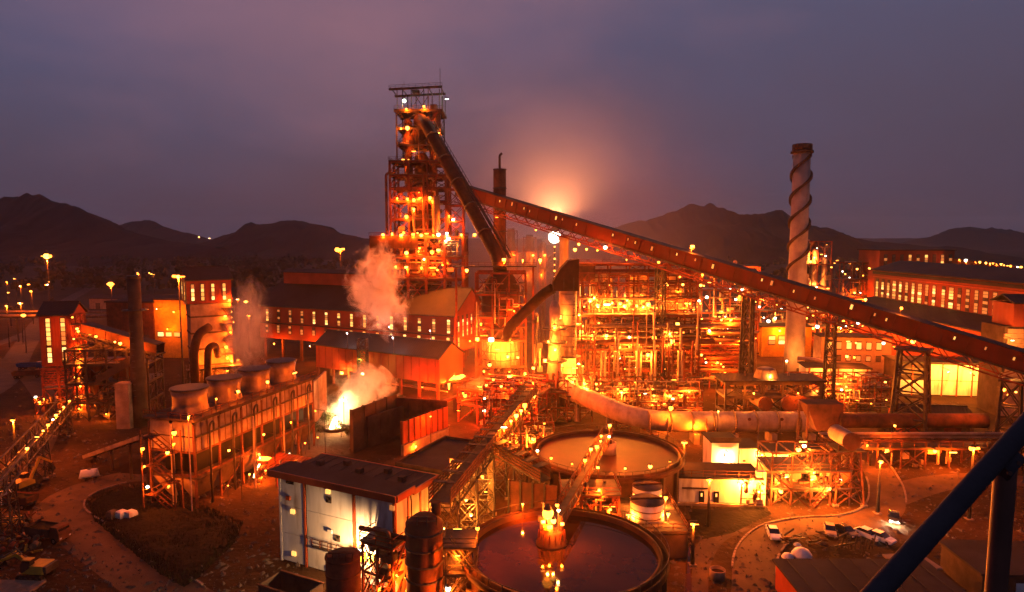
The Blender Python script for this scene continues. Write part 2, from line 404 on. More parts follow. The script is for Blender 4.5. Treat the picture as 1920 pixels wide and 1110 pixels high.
# haul road past the dark mound, the curved service road by the car park, the far access roads
r1, s1 = strip('haul_road', G((560, 1240), (330, 1120), (170, 1010), (110, 960), (150, 920), (270, 890), (420, 905)), 7.5, .004, 'road')
kerb(s1[1][8:40], step=1.6, every=.95)
r2, s2 = strip('service_road', G((1415, 1200), (1415, 1110), (1418, 1040), (1455, 1000), (1520, 985), (1600, 980), (1655, 958), (1662, 915), (1640, 872), (1615, 840)), 6.0, .004, 'road')
kerb(s2[0][12:60], step=.95, seed=5); kerb(s2[1][2:26], step=1.0, seed=6, every=.7); kerb(s2[1][52:70], step=1.2, seed=7)
strip('access_road', G((-140, 790), (0, 720), (45, 650), (95, 585), (170, 540), (240, 515)), 9, .004, 'tarmac')
strip('access_road', G((-200, 700), (10, 640), (120, 600), (200, 590)), 7, .008, 'tarmac')
strip('access_road', G((60, 860), (95, 780), (75, 730), (30, 690), (-60, 660)), 6, .010, 'road')
r3, s3 = strip('access_road', G((1390, 985), (1340, 1010), (1310, 1060), (1305, 1130)), 3.2, .006, 'concrete_dark')
strip('drain_channel', G((1288, 905), (1290, 960), (1293, 1020), (1290, 1110)), .9, .010, 'water')
strip('access_road', G((2050, 930), (1900, 900), (1760, 905), (1660, 935)), 7, .005, 'road')
# the dark mound with rough grass, with its own bumps
def mound(name, outline, h, mn, seed, label=None, kind='structure', n=26):
    rnd = random.Random(seed); xs = [p.x for p in outline]; ys = [p.y for p in outline]
    def inside(x, y):
        c = False; k = len(outline)
        for i in range(k):
            a, b = outline[i], outline[i-1]
            if (a.y > y) != (b.y > y) and x < (b.x-a.x)*(y-a.y)/(b.y-a.y)+a.x: c = not c
        return c
    def edge(x, y):
        m = 1e9
        for i in range(len(outline)):
            a, b = outline[i-1], outline[i]; d = b-a; t = max(0, min(1, ((x-a.x)*d.x+(y-a.y)*d.y)/max(1e-6, d.length_squared)))
            m = min(m, math.hypot(x-a.x-d.x*t, y-a.y-d.y*t))
        return m
    from mathutils import noise
    vs, fs, idx = [], [], {}
    for j in range(n+1):
        for i in range(n+1):
            x = min(xs)+(max(xs)-min(xs))*i/n; y = min(ys)+(max(ys)-min(ys))*j/n
            e = edge(x, y) if inside(x, y) else -1
            z = -.15 if e < 0 else h*min(1, e/3.0)*(.55+.45*noise.noise(V((x*.35, y*.35, seed))))+.35*abs(noise.noise(V((x*1.1, y*1.1, seed+4))))*min(1, e)
            idx[i, j] = len(vs); vs.append((x, y, z))
    for j in range(n):
        for i in range(n):
            q = [idx[i, j], idx[i+1, j], idx[i+1, j+1], idx[i, j+1]]
            if any(vs[k][2] > -.1 for k in q): fs.append(tuple(q))
    return solo(name, label, None, vs, fs, mn, kind=kind, smooth=True)
ML = G((165, 945), (195, 925), (270, 910), (310, 935), (400, 958), (455, 985), (440, 1020), (372, 1085), (345, 1103), (300, 1078), (230, 1022), (178, 978))
mound('earth_mound', ML, .9, 'coal', 3, n=40)
rg = random.Random(8); vs, fs = [], []
for i in range(5200):   # rough grass on the mound
    a, b, c = rg.choice(ML), rg.choice(ML), rg.choice(ML); u, v = rg.random(), rg.random()
    if u+v > 1: u, v = 1-u, 1-v
    p = a+(b-a)*u+(c-a)*v; h = rg.uniform(.25, .7); t = rg.uniform(0, 6.28); wd = .07
    k = len(vs); vs += [(p.x-math.cos(t)*wd, p.y-math.sin(t)*wd, .2), (p.x+math.cos(t)*wd, p.y+math.sin(t)*wd, .2), (p.x+rg.uniform(-.25, .25), p.y+rg.uniform(-.25, .25), .35+h)]
    fs.append((k, k+1, k+2))
solo('grass', 'rough dark grass growing over the earth mound', 'grass', vs, fs, 'grass', kind='stuff')
mound('soil_heap', G((205, 885), (225, 850), (280, 840), (290, 870), (285, 890)), 2.2, 'earth', 5, n=14)
mound('soil_heap', G((1290, 955), (1440, 948), (1450, 965), (1380, 1000), (1300, 1015)), .5, 'coal', 9, n=16)
mound('slag_heap', G((690, 850), (760, 800), (800, 815), (770, 855)), 2.0, 'earth', 11, n=14)
# hills: real ridges with depth
from mathutils import noise
def hill(prof, Y, depth, seed, name='hill'):
    pts = [PY(x, y, Y) for x, y in prof]; nx = 260; ny = 34; vs, fs = [], []; x0, x1 = pts[0].x, pts[-1].x
    def hz(x):
        for a, b in zip(pts[:-1], pts[1:]):
            if a.x <= x <= b.x: t = (x-a.x)/(b.x-a.x); t = t*t*(3-2*t)*.5+t*.5; return a.z+(b.z-a.z)*t
        return 0
    for j in range(ny+1):
        v = j/ny*2-1
        for i in range(nx+1):
            x = x0+(x1-x0)*i/nx; h = max(0, hz(x)); f = (1-abs(v))**1.2 if v else 1.0
            q = V((x*.006, v*2.2, seed)); r = noise.fractal(q, 1.0, 2.0, 6)
            z = h*f*(1+.34*r*(1 if abs(v) > .02 else .0))+(h*.05*noise.fractal(V((x*.022, v*9, seed)), .7, 2.2, 6))
            vs.append((x+60*r*abs(v), Y+v*depth, z-2 if h > 4 else z-6))
    for j in range(ny):
        for i in range(nx): a = j*(nx+1)+i; fs.append((a, a+1, a+nx+2, a+nx+1))
    solo(name, None, None, vs, fs, 'hill', kind='structure', smooth=True)
hill([(-420, 465), (-250, 420), (-120, 392), (0, 371), (58, 366), (85, 380), (125, 380), (165, 394), (205, 422), (260, 438), (330, 452), (420, 462)], 1500, 420, 1)
hill([(170, 452), (215, 424), (250, 414), (285, 414), (320, 428), (365, 442), (430, 456)], 2500, 500, 2)
hill([(370, 460), (430, 438), (480, 421), (545, 411), (600, 421), (640, 437), (700, 447), (770, 458)], 1800, 420, 3)
hill([(980, 464), (1090, 450), (1150, 434), (1185, 421), (1240, 402), (1300, 382), (1350, 388), (1392, 401), (1425, 399), (1460, 393), (1492, 408), (1530, 428), (1590, 444), (1650, 452), (1760, 462)], 1600, 430, 4)
hill([(1600, 458), (1700, 455), (1760, 440), (1820, 424), (1860, 430), (1920, 437), (2050, 425), (2200, 455)], 3000, 500, 5)
hill([(300, 450), (420, 448), (560, 447), (800, 446), (1000, 447), (1200, 446), (1500, 447), (1700, 446), (2000, 448), (2300, 450)], 4200, 500, 6)
hill([(-500, 450), (-200, 446), (100, 448), (320, 449)], 4200, 500, 7)
# far-off wood: leaf clumps over trunks, one dark mass on the plain
rw = random.Random(21); vs, fs = [], []
def clump(p, r, h, n):
    for _ in range(n):
        a, e, q = rw.uniform(0, 6.28), rw.uniform(-1, 1), rw.random()**.4
        c = V((p.x+math.cos(a)*r*q*(1-abs(e)*.4), p.y+math.sin(a)*r*q, h*(.58+.42*e*q)))
        s = r*rw.uniform(.22, .5); n1 = V((rw.gauss(0, 1), rw.gauss(0, 1), rw.gauss(0, 1))).normalized(); t = n1.orthogonal().normalized()*s; b = n1.cross(t)
        k = len(vs); vs.extend([c+t, c+b, c-t, c-b]); fs.append((k, k+1, k+2, k+3))
for i in range(420):
    x = rw.choice([rw.uniform(-120, 260), rw.uniform(200, 700), rw.uniform(330, 560), rw.uniform(1000, 1700)]); Y = rw.uniform(560, 1250)
    p = PY(x, 500, Y); clump(p, rw.uniform(4, 9), rw.uniform(8, 17), 26)
solo('far_wood', 'dark belt of far trees along the foot of the hills', 'wood', vs, fs, 'tree', kind='stuff')
def tree(label, p, h, r, seed, n=420, group=None, name='tree', leaf='tree'):
    rt = random.Random(seed); t = T(name, label, name.replace('_', ' '), (p.x, p.y, 0), group=group)
    t.lathe('trunk', (0, 0, 0), [(h*.035, 0), (h*.025, h*.3), (h*.012, h*.7)], 'hide', 8)
    for k in range(4):
        a = rt.uniform(0, 6.28); t.tube('limb', (0, 0, h*.3+k*h*.08), (math.cos(a)*r*.6, math.sin(a)*r*.6, h*.6+k*h*.06), h*.010, 'hide', 6)
    vv, ff = [], []; lobes = [(rt.uniform(-.55, .55)*r, rt.uniform(-.55, .55)*r, h*rt.uniform(.5, .85), r*rt.uniform(.35, .6)) for _ in range(7)]
    for _ in range(n):
        lx, ly, lz, lr = rt.choice(lobes); d = V((rt.gauss(0, 1), rt.gauss(0, 1), rt.gauss(0, .8))).normalized()*lr*rt.uniform(.6, 1.05)
        c = V((lx, ly, lz))+d; s = r*rt.uniform(.05, .12); n1 = V((rt.gauss(0, 1), rt.gauss(0, 1), rt.gauss(0, 1))).normalized(); tt = n1.orthogonal().normalized()*s; b = n1.cross(tt)*.6
        k = len(vv); vv += [c+tt, c+b, c-tt, c-b]; ff.append((k, k+1, k+2, k+3))
    t.mesh('crown', vv, ff, leaf)
    return t
for i, (x, Y, h, r, lb) in enumerate([(128, 330, 10, 5, 'tree with a round crown beside the access road behind the red tower'), (92, 420, 9, 5, 'small tree on the lit plain under the tall mast lamp'),
        (24, 380, 8, 5, 'low tree at the far edge of the lit plain beside the access road'), (470, 480, 12, 6, 'dark tree on the plain behind the long shed'), (438, 420, 9, 5, 'shorter dark tree on the plain between the filter house and the long shed')]):
    tree(lb, PY(x, 540, Y), h, r, 40+i, group='trees on the plain')
for i, (x, y, h, lb) in enumerate([(592, 822, 4.2, 'brightly lit bush at the foot of the cooling tower beside the flare'), (612, 806, 5.0, 'tallest lit bush beside the flare of white steam'),
        (640, 820, 3.6, 'lit bush in front of the flare of white steam'), (662, 826, 3.2, 'lit bush against the slag pit wall')]):
    tree(lb, P(x, y), h, 2.2, 60+i, n=380, group='bushes around the flare', name='bush', leaf='leaf')
# ================================================================ general builders
WR = random.Random(99)
def windows(t, side, s, z0, z1, wd, n, mn='lit_window', off=.0, W=0):
    """A strip window: a frame with n panes. side 'f' (front, y=0, s along x) or 'r' (end wall x=L, s along y) or 'l' (x=0)."""
    h = (z1-z0)/n; d = .12; base = mn
    mn = []
    for _ in range(n):
        b_ = base if isinstance(base, str) else base[_ % len(base)]
        mn.append(WR.choice(('lit_window', 'lit_window', 'lit_window_b', 'lit_window_c', 'lit_window_b', 'dim_window')) if b_ == 'lit_window' else (WR.choice(('dim_window', 'dim_window', 'hide')) if b_ == 'dim_window' else b_))
    if side == 'f':
        f = t.box('window', (s, -d/2-.01-off, (z0+z1)/2), (wd+.3, d, z1-z0+.3), 'steel')
        for k in range(n): t.box('pane', (s, -d-.03-off, z0+h*(k+.5)), (wd, .04, h*.84), mn if not isinstance(mn, (list, tuple)) else mn[k % len(mn)], sub=f)
    else:
        x = W; sg = 1 if side == 'r' else -1
        f = t.box('window', (x+sg*(d/2+.01+off), s, (z0+z1)/2), (d, wd+.3, z1-z0+.3), 'steel')
        for k in range(n): t.box('pane', (x+sg*(d+.03+off), s, z0+h*(k+.5)), (.04, wd, h*.84), mn if not isinstance(mn, (list, tuple)) else mn[k % len(mn)], sub=f)
def slab(t, name, pts, th, mn, sub=None):   # a roof sheet with thickness from its four corners
    pts = [V(p) for p in pts]; n = (pts[1]-pts[0]).cross(pts[3]-pts[0]).normalized()*th
    vs = [p+n for p in pts]+[p for p in pts]
    return t.mesh(name, vs, [(0, 1, 2, 3), (7, 6, 5, 4), (0, 4, 5, 1), (1, 5, 6, 2), (2, 6, 7, 3), (3, 7, 4, 0)], mn, sub=sub)
def shed(t, Ln, W, z0, ze, zr, wall='red_clad', end='red_clad_side', roof='roof', o=.6, th=.35, ends=True):
    """Gabled shed in local coordinates: front wall y=0, length along x."""
    d = .3
    t.box('wall', (Ln/2, d/2, (z0+ze)/2), (Ln, d, ze-z0), wall); t.box('wall', (Ln/2, W-d/2, (z0+ze)/2), (Ln, d, ze-z0), wall)
    if ends:
        for x in (d/2, Ln-d/2):
            vs = [(x+k, y, z) for k in (-d/2, d/2) for y, z in ((d, z0), (W-d, z0), (W-d, ze), (W/2, zr), (d, ze))]
            t.mesh('gable', vs, [(4, 3, 2, 1, 0), (5, 6, 7, 8, 9), (0, 1, 6, 5), (1, 2, 7, 6), (2, 3, 8, 7), (3, 4, 9, 8), (4, 0, 5, 9)], end)
    sl = (zr-ze)/(W/2)
    slab(t, 'roof_sheet', [(-o, -o, ze-o*sl+.02), (Ln+o, -o, ze-o*sl+.02), (Ln+o, W/2, zr+.02), (-o, W/2, zr+.02)], th, roof)
    slab(t, 'roof_sheet', [(-o, W/2+.01, zr+.02), (Ln+o, W/2+.01, zr+.02), (Ln+o, W+o, ze-o*sl+.02), (-o, W+o, ze-o*sl+.02)], th, roof)
    t.box('ridge_cap', (Ln/2, W/2, zr+.42), (Ln+2*o+.1, .9, .16), roof)
    t.box('gutter', (Ln/2, -o-.14, ze-o*sl+.1), (Ln+2*o, .25, .3), 'steel')
def stair(t, a, b, wd=1.2, mn='red_steel', n=None):
    a, b = V(a), V(b); d = V((b.x-a.x, b.y-a.y, 0)); s = V((-d.y, d.x, 0)).normalized()*wd/2 if d.length > .01 else V((wd/2, 0, 0)); n = n or max(4, int((b.z-a.z)/.5))
    for k in (-1, 1):
        t.bar('stringer', a+s*k, b+s*k, .12, mn, .25); t.bar('handrail', a+s*k+V((0, 0, 1)), b+s*k+V((0, 0, 1)), .09, mn)
    for i in range(n):
        p = a.lerp(b, (i+.5)/n); t.bar('tread', p-s, p+s, .28, mn, .05)
def gallery(t, a, b, wd, ht, mn, bay=6.0, truss=0.0, roof='roof', trussmat='steel', tb=None, lampmode=None):
    """Closed conveyor gallery from a to b (centre of its floor): wall panels, floor, roof, and a truss below."""
    a, b = V(a), V(b); z = (b-a); l = z.length; z.normalize(); s = V((0, 0, 1)).cross(z).normalized(); u = z.cross(s)
    n = max(2, int(l/bay)); q = l/n
    t.put('floor_slab', unit('block', 'steel'), m4(s*wd, u*.3, z*l, (a+b)/2-u*.15))
    for i in range(n):
        c = a+z*(q*(i+.5))
        for k in (-1, 1):
            t.put('wall_panel', unit('block', mn), m4(s*.15, u*ht, z*(q-.05), c+s*(k*wd/2)+u*(ht/2)))
            t.put('rib', unit('block', mn), m4(s*.2, u*(ht+.1), z*.22, a+z*(q*i)+s*(k*(wd/2+.12))+u*(ht/2)))
        t.put('roof_panel', unit('block', roof), m4(s*(wd+.7), u*.15, z*(q-.03), c+u*(ht+.09)))
    for k in (-1, 1): t.put('edge_beam', unit('block', 'steel'), m4(s*.3, u*.45, z*(l+.3), (a+b)/2+s*(k*(wd/2+.25))-u*.12))
    if truss:
        i0, i1 = tb or (0, n)
        for k in (-1, 1):
            e = s*(k*wd/2)
            A, B = a+z*(q*i0)+e-u*truss, a+z*(q*i1)+e-u*truss; t.bar('chord', A, B, .3, trussmat, .35)
            for i in range(i0, i1):
                p = a+z*(q*i)+e; h = a+z*(q*(i+.5))+e-u*truss; r = a+z*(q*(i+1))+e
                t.bar('diagonal', p-u*.3, h, .2, trussmat); t.bar('diagonal', h, r-u*.3, .2, trussmat)
                if k == -1: t.bar('cross_tie', h, h-e*2, .16, trussmat)
    return a, z, s, u, l
def trestle(t, c, top, w0, w1, d0, mn='steel', n=4, th=.4, rz=0.0):
    """Tapered four-legged lattice tower, base centre c, to height top."""
    c = V(c); R = Matrix.Rotation(rz, 3, 'Z')
    def cn(i, f):
        sx, sy = ((-1, -1), (1, -1), (1, 1), (-1, 1))[i]; ww = w0+(w1-w0)*f; dd = d0*(ww/w0)
        return c+R @ V((sx*ww/2, sy*dd/2, 0))+V((0, 0, (top-c.z)*f))
    for i in range(4):
        t.bar('leg', cn(i, 0), cn(i, 1), th, mn); j = (i+1) % 4
        t.box('footing', cn(i, 0)+V((0, 0, .15)), (th*3, th*3, .5), 'concrete', rz)
        for k in range(n):
            f0, f1 = k/n, (k+1)/n
            t.bar('brace', cn(i, f0), cn(j, f1), th*.55, mn); t.bar('brace', cn(j, f0), cn(i, f1), th*.55, mn); t.bar('girt', cn(i, f1), cn(j, f1), th*.6, mn)
def mast(label, p, h, size=1.3, watt=6000, bulb='bulb_deep', col=SOD, arm=0.0, group=None, name='mast_lamp', r=.22, single=False):
    t = T(name, label, 'lamp post', (p[0], p[1], 0), group=group)
    t.lathe('pole', (0, 0, 0), [(r*1.5, 0), (r, h*.5), (r*.55, h)], 'steel', 10); t.box('base_plate', (0, 0, .08), (r*5, r*5, .16), 'concrete')
    if arm: t.bar('arm', (0, 0, h), (arm, 0, h+.3), .14, 'steel'); t.lamp((arm, -.1, h-.25), size, watt, col, bulb)
    elif single:
        t.box('crossarm', (0, 0, h+.05), (size*1.2, .2, .2), 'steel'); t.lamp((0, -.25, h-.1-size*.6), size, watt, col, bulb)
    else:
        t.box('crossarm', (0, 0, h+.05), (size*1.7, .2, .2), 'steel')
        for k in (-1, 0, 1): t.lamp((k*size*.55, -.25, h-.1-size*.35), size*(.62 if k else .8), watt if k == 0 else 0, col, bulb if k else 'bulb')
        for k in (-1, 1): t.bar('bracket', (k*size*.55, 0, h), (k*size*.55, -.25, h-.2), .1, 'steel')
    return t
ROT = rad(-24.5)
# ================================================================ left: tower, filter house, cooling tower
# red hoist tower with two strip windows
pb = P(128, 762); t = T('hoist_tower', 'red clad tower with two tall lit window strips and dark gabled roof', 'tower', (-131.5, 181, 0), rad(12))
W_ = 8.2
t.frame(0, W_, 0, 9, [0, 6, 11.6], 2, 1, 'red_steel', .5, .4, .8, decks=(5.8,), seed=4)
for k in range(7): t.box('louver', (W_/2, -.12, 6.8+k*.7), (W_+.1, .25, .35), 'red_steel')
shed(t, W_, 9, 12, 26.5, 29.5, 'red_clad', 'red_clad_side', o=.5)
for x in (2.2, 5.9):
    windows(t, 'f', x, 13, 17.4, 1.0, 3); windows(t, 'f', x, 17.9, 25.6, 1.0, 6)
# lit stair tower beside it
t = T('stair_tower', 'open lattice stair tower strung with lamps beside the red clad tower', 'stair tower', (-121.3, 179, 0), rad(12))
t.frame(0, 2.4, 0, 3, [0, 4, 8, 12, 16, 20, 24, 27], 1, 1, 'red_steel', .25, .2, 1.0, decks=(4, 8, 12, 16, 20, 24), seed=5)
for i, z in enumerate((1.8, 4.0, 7.0, 9.5, 12.5, 15, 18, 20.2, 23, 26.2)):
    t.lamp((1.2+.5*(-1)**i, -.6, z), .62, 1500 if i % 2 == 0 else 0)
for k in range(6): stair(t, (.4 if k % 2 else 2.0, .6+1.6*(k % 2), 4*k), (2.0 if k % 2 else .4, .6+1.6*(k % 2), 4*k+4), .8)
# lamps low on the yard in front
t = T('pump_shelter', 'low lit steel shelter at the foot of the red clad tower', 'shelter', tuple(P(98, 775)))
t.frame(-3, 3, -2, 2, [0, 3.2], 2, 1, 'red_steel', .2, .2, .5, decks=(3.2,), seed=6); t.clutter(-2.5, 2.5, -1.5, 1.5, .3, 2.6, 14, 3)
for x, z in ((-2.6, 5), (-.5, 4.6), (-1.7, 3.6)): t.lamp((x, -2.1, z), .6, 1100); t.bar('rail_post', (x, -2.0, 3.2), (x, -2.0, z+.4), .1, 'steel')
# conveyor from the tower to the filter house
t = T('conveyor_gallery', 'dark conveyor gallery with lamps between the red tower and the exhaust stack', 'conveyor', (-120, 176, 0), w=True)
A, Z, S, U, l = gallery(t, PY(160, 622, 178), PY(300, 662, 170), 2.6, 2.4, 'rust', 4, truss=1.6)
for f in (.06, .22, .30, .55, .62, .8): t.lamp(A+Z*(l*f)-S*(-1.7)*-1+V((0, -2.2, 1.0)), .6, 800)
for x in (190, 268): trestle(t, (PY(x, 700, 174).x, 174, 0), PY(x, 640, 174).z-.9, 2.6, 1.6, 2.4, n=4, th=.25)
# steel building below: hoppers and frames
t = T('bin_house', 'dark open steel bin house with hoppers behind the exhaust stack', 'bin house', (-116, 168, 0), rad(8))
t.frame(0, 20, 0, 10, [0, 5, 10, 15, 19], 4, 2, 'steel', .4, .35, .7, decks=(10, 15), seed=7)
for x in (5, 12): t.lathe('hopper', (x, 5, 5.5), [(.6, 0), (2.9, 4.5), (2.9, 10)], 'rust', 4, smooth=False)
t.clutter(1, 19, .5, 9, 1, 14, 40, 8, mats=('steel', 'rust', 'pipe')); t.mesh('chute', [(8, -1, 12), (16, -1, 17), (16, 1.5, 17), (8, 1.5, 12), (7, -1, 9.5), (16, -1, 14.5), (16, 1.5, 14.5), (7, 1.5, 9.5)], [(0, 1, 2, 3), (7, 6, 5, 4), (0, 4, 5, 1), (1, 5, 6, 2), (2, 6, 7, 3), (3, 7, 4, 0)], 'concrete_dark')
for x, z in ((3, 3.5), (9.5, 1.8), (16, 3)): t.lamp((x, -.5, z), .45, 500)
# exhaust stack
p = P(256, 802); t = T('exhaust_stack', 'slim grey exhaust stack with a collar platform behind the cooling tower', 'chimney', (p.x, p.y+2, 0))
t.lathe('shell', (0, 0, 0), [(1.9, 0), (1.8, 14), (1.55, 20), (1.5, 38)], 'concrete_dark', 24); t.lathe('rim', (0, 0, 37.7), [(1.6, 0), (1.68, .7), (1.4, .75)], 'steel', 24)
t.lathe('collar_platform', (0, 0, 29.6), [(1.5, 0), (3.0, .05), (3.0, .25), (1.5, .3)], 'steel', 20)
for i in range(10): a = i*.628; t.bar('rail_post', (2.9*math.cos(a), 2.9*math.sin(a), 29.8), (2.9*math.cos(a), 2.9*math.sin(a), 30.9), .09, 'steel')
for k in range(14): t.box('rung', (0, -1.98 if k < 6 else -1.9, 8+k*1.5), (.6, .3, .08), 'steel')
t.box('plinth', (-2.6, -1.5, 5.6), (3.4, 3.4, 11.2), 'concrete'); t.box('plinth_cap', (-2.6, -1.5, 11.35), (3.8, 3.8, .3), 'concrete')
# filter house: clad top house, hopper, tall body
t = T('filter_house', 'tall filter house with red lit top storey and grey body above the cooling tower', 'filter house', (-97.5, 196, 0), rad(33))
shed(t, 12.5, 14, 28, 35.2, 38.6, 'red_clad', 'red_clad_side', o=.5)
for x in (1.6, 4.3, 7.2, 10.4): windows(t, 'f', x, 28.9, 34.0, .8, 4)
for y in (4.0, 10.2): windows(t, 'l', y, 28.9, 34.4, .8, 4, W=0)
t.box('body', (6.5, 4.5, 14), (11.5, 8.6, 27.6), 'concrete')
for k in range(5): t.box('band', (6.5, 4.5, 4+k*5), (11.9, 9.0, .5), 'concrete_dark')
t.lathe('hopper', (6, 11, 17), [(1.6, 0), (5.2, 8.5), (5.2, 10.6)], 'concrete_dark', 4, smooth=False); t.box('lit_soffit', (6, 11.3, 27.4), (11, 5.4, .3), 'white_paint')
for k, z in enumerate((4.5, 7.5, 12, 16.5, 21.5, 26.4)):
    t.box('balcony', (11, -.9, z), (3.6, 1.8, .2), 'steel'); t.rail((9.3, -1.75, z+.1), (12.8, -1.75, z+.1), post=1.7); t.lamp((10.2+(k % 2)*1.4, -1.2, z+2.3), .7, 2200 if k % 2 else 900)
    if k: stair(t, (12.4, -.9, (4.5, 7.5, 12, 16.5, 21.5, 26.4)[k-1]), (9.6, -.9, z), .8)
t.pipe('duct', [(5.5, -2, 21), (2.0, -4.5, 19.5), (.5, -6, 15), (.5, -6, 4)], 1.25, 'dark_rust', 18, bend=5)
t.pipe('duct', [(7.5, -3.5, 12), (6.5, -5, 16), (4.2, -7.2, 15.5), (3.6, -7.2, 4)], 1.0, 'dark_rust', 16, bend=4)
t.frame(-1, 14, -4, -1.2, [0, 4, 8.5], 4, 1, 'steel', .25, .22, .5, decks=(8.5,), seed=8)
for x, z in ((4.5, 10.5), (10, 11.3), (13, 10.3), (9, 5.5)): t.lamp((x, -3.5, z), .65, 2600)
# orange-lit hall behind
t = T('flat_roofed_hall', 'flat roofed hall with an end wall coloured for orange lamplight behind the exhaust stack', 'hall', (-163, 262, 0), rad(-6))
t.box('wall', (10, 7, 11), (20, 14, 22), 'rust'); t.box('roof_slab', (10, 7, 22.3), (21, 15, .6), 'roof_flat')
t.box('annex_wall', (27, 6, 11.6), (13.8, 11, 23.2), 'yellow_paint_lit_wall'); t.box('annex_roof', (27, 6, 23.5), (14.6, 12, .6), 'roof_flat')  # orange lamplight on the annex put into its wall colour
for x in (22.6, 26, 29.5): windows(t, 'f', x, 8.5, 10.4, 2.4, 1, off=-.49)
for i in range(6): windows(t, 'f', 2+i*3, 7.5, 9, 1.8, 1, mn=('lit_window', 'dim_window')[i % 2])
t.lamp((24, -3.5, 20), .5, 1500); t.lamp((31, -3.5, 19), .5, 1500); t.lamp((27.5, -2.5, 12), .6, 1200)
t.bar('lamp_bracket', (24, 1, 20.5), (24, -3.5, 20.5), .12, 'steel'); t.bar('lamp_bracket', (31, 1, 19.5), (31, -3.5, 19.5), .12, 'steel'); t.bar('lamp_bracket', (27.5, .6, 12.5), (27.5, -2.5, 12.5), .12, 'steel')
# cooling tower with fan stacks
CT = (-55.8, 112.5, 0); ca = math.atan2(35.5, 10.0)
t = T('cooling_tower', 'long concrete cooling tower on steel legs with four round fan stacks on top', 'cooling tower', CT, ca)
Lc, Wc = 37.0, 9.6     # local x along the long face, y to the far (left) side
nb = 6
for i in range(nb+1):
    x = Lc*i/nb
    for y in (0, Wc): t.box('column', (x, y, 7.6), (.36, .36, 15.2), 'rust')
for y in (Wc/2,):
    for x in (0, Lc): t.box('column', (x, y, 7.6), (.45, .45, 15.2), 'pipe_light')
t.box('deck', (Lc/2, Wc/2, 16.1), (Lc+1.4, Wc+1.4, .4), 'concrete_dark')
t.box('basin', (Lc/2, Wc/2, 5.6), (Lc+.4, Wc+.4, .4), 'concrete_dark')
t.box('dark_core', (Lc/2, Wc/2, 8.2), (Lc-3.2, Wc-3.2, 4.4), 'black')  # black block stands for the shade inside the opening
t.rail((-.6, -.6, 16.3), (Lc+.6, -.6, 16.3), mn='rust', post=2.2, t=.11); t.rail((-.6, -.6, 16.3), (-.6, Wc+.6, 16.3), mn='rust', post=2.2, t=.11)
for i in range(nb):
    x0 = Lc*i/nb; q = Lc/nb
    for k, (za, zb) in enumerate(((10.4, 12.9), (13.1, 15.6))):
        t.box('panel', (x0+q/2, -.05, (za+zb)/2), (q-.65, .16, zb-za), 'concrete'); t.box('panel', (x0+q/2, Wc+.05, (za+zb)/2), (q-.65, .16, zb-za), 'concrete')
    t.mesh('hopper_panel', [(x0+.3, -.1, 5.3), (x0+q-.3, -.1, 5.3), (x0+q*.8, 1.2, 1.6), (x0+q*.2, 1.2, 1.6), (x0+.3, .1, 5.5), (x0+q-.3, .1, 5.5), (x0+q*.8, 1.4, 1.7), (x0+q*.2, 1.4, 1.7)],
           [(3, 2, 1, 0), (4, 5, 6, 7), (0, 1, 5, 4), (1, 2, 6, 5), (2, 3, 7, 6), (3, 0, 4, 7)], 'concrete_dark')
    t.box('girt', (x0+q/2, -.02, 10.15), (q-.6, .3, .35), 'rust'); t.box('girt', (x0+q/2, -.02, 5.9), (q-.6, .3, .4), 'rust')
    t.pipe('riser_pipe', [(x0+q*.45, -.9, .3), (x0+q*.45, -.9, 14.6), (x0+q*.62, -.9, 15.2), (x0+q*.62, -.9, 13.4)], .2, 'steel', 8, bend=.6)
    t.box('girt', (x0+q/2, -.18, 13.0), (q-.45, .4, .3), 'steel'); t.box('girt', (x0+q/2, -.18, 15.72), (q-.45, .4, .3), 'steel')
    for k in (.25, .5, .75): t.box('mullion', (x0+q*k, -.16, 13.0), (.1, .1, 5.1), 'rust')
    if i % 2: t.bar('brace', (x0, -.05, .3), (x0+q, -.05, 5.2), .2, 'rust')
for k in range(2):
    for za, zb in ((10.4, 12.9), (13.1, 15.6)): t.box('panel', (-.05, Wc*(k+.5)/2, (za+zb)/2), (.16, Wc/2-.6, zb-za), 'concrete')
    t.box('girt', (-.02, Wc*(k+.5)/2, 10.15), (.3, Wc/2-.55, .35), 'rust'); t.box('girt', (-.02, Wc*(k+.5)/2, 5.9), (.3, Wc/2-.55, .4), 'rust')
    y0 = Wc*k/2+.3; y1 = Wc*(k+1)/2-.3; ym = (y0+y1)/2
    t.mesh('hopper_panel', [(-.1, y1, 5.3), (-.1, y0, 5.3), (2.4, ym-.8, .9), (2.4, ym+.8, .9), (.1, y1, 5.5), (.1, y0, 5.5), (2.6, ym-.8, 1), (2.6, ym+.8, 1)],
           [(3, 2, 1, 0), (4, 5, 6, 7), (0, 1, 5, 4), (1, 2, 6, 5), (2, 3, 7, 6), (3, 0, 4, 7)], 'concrete')
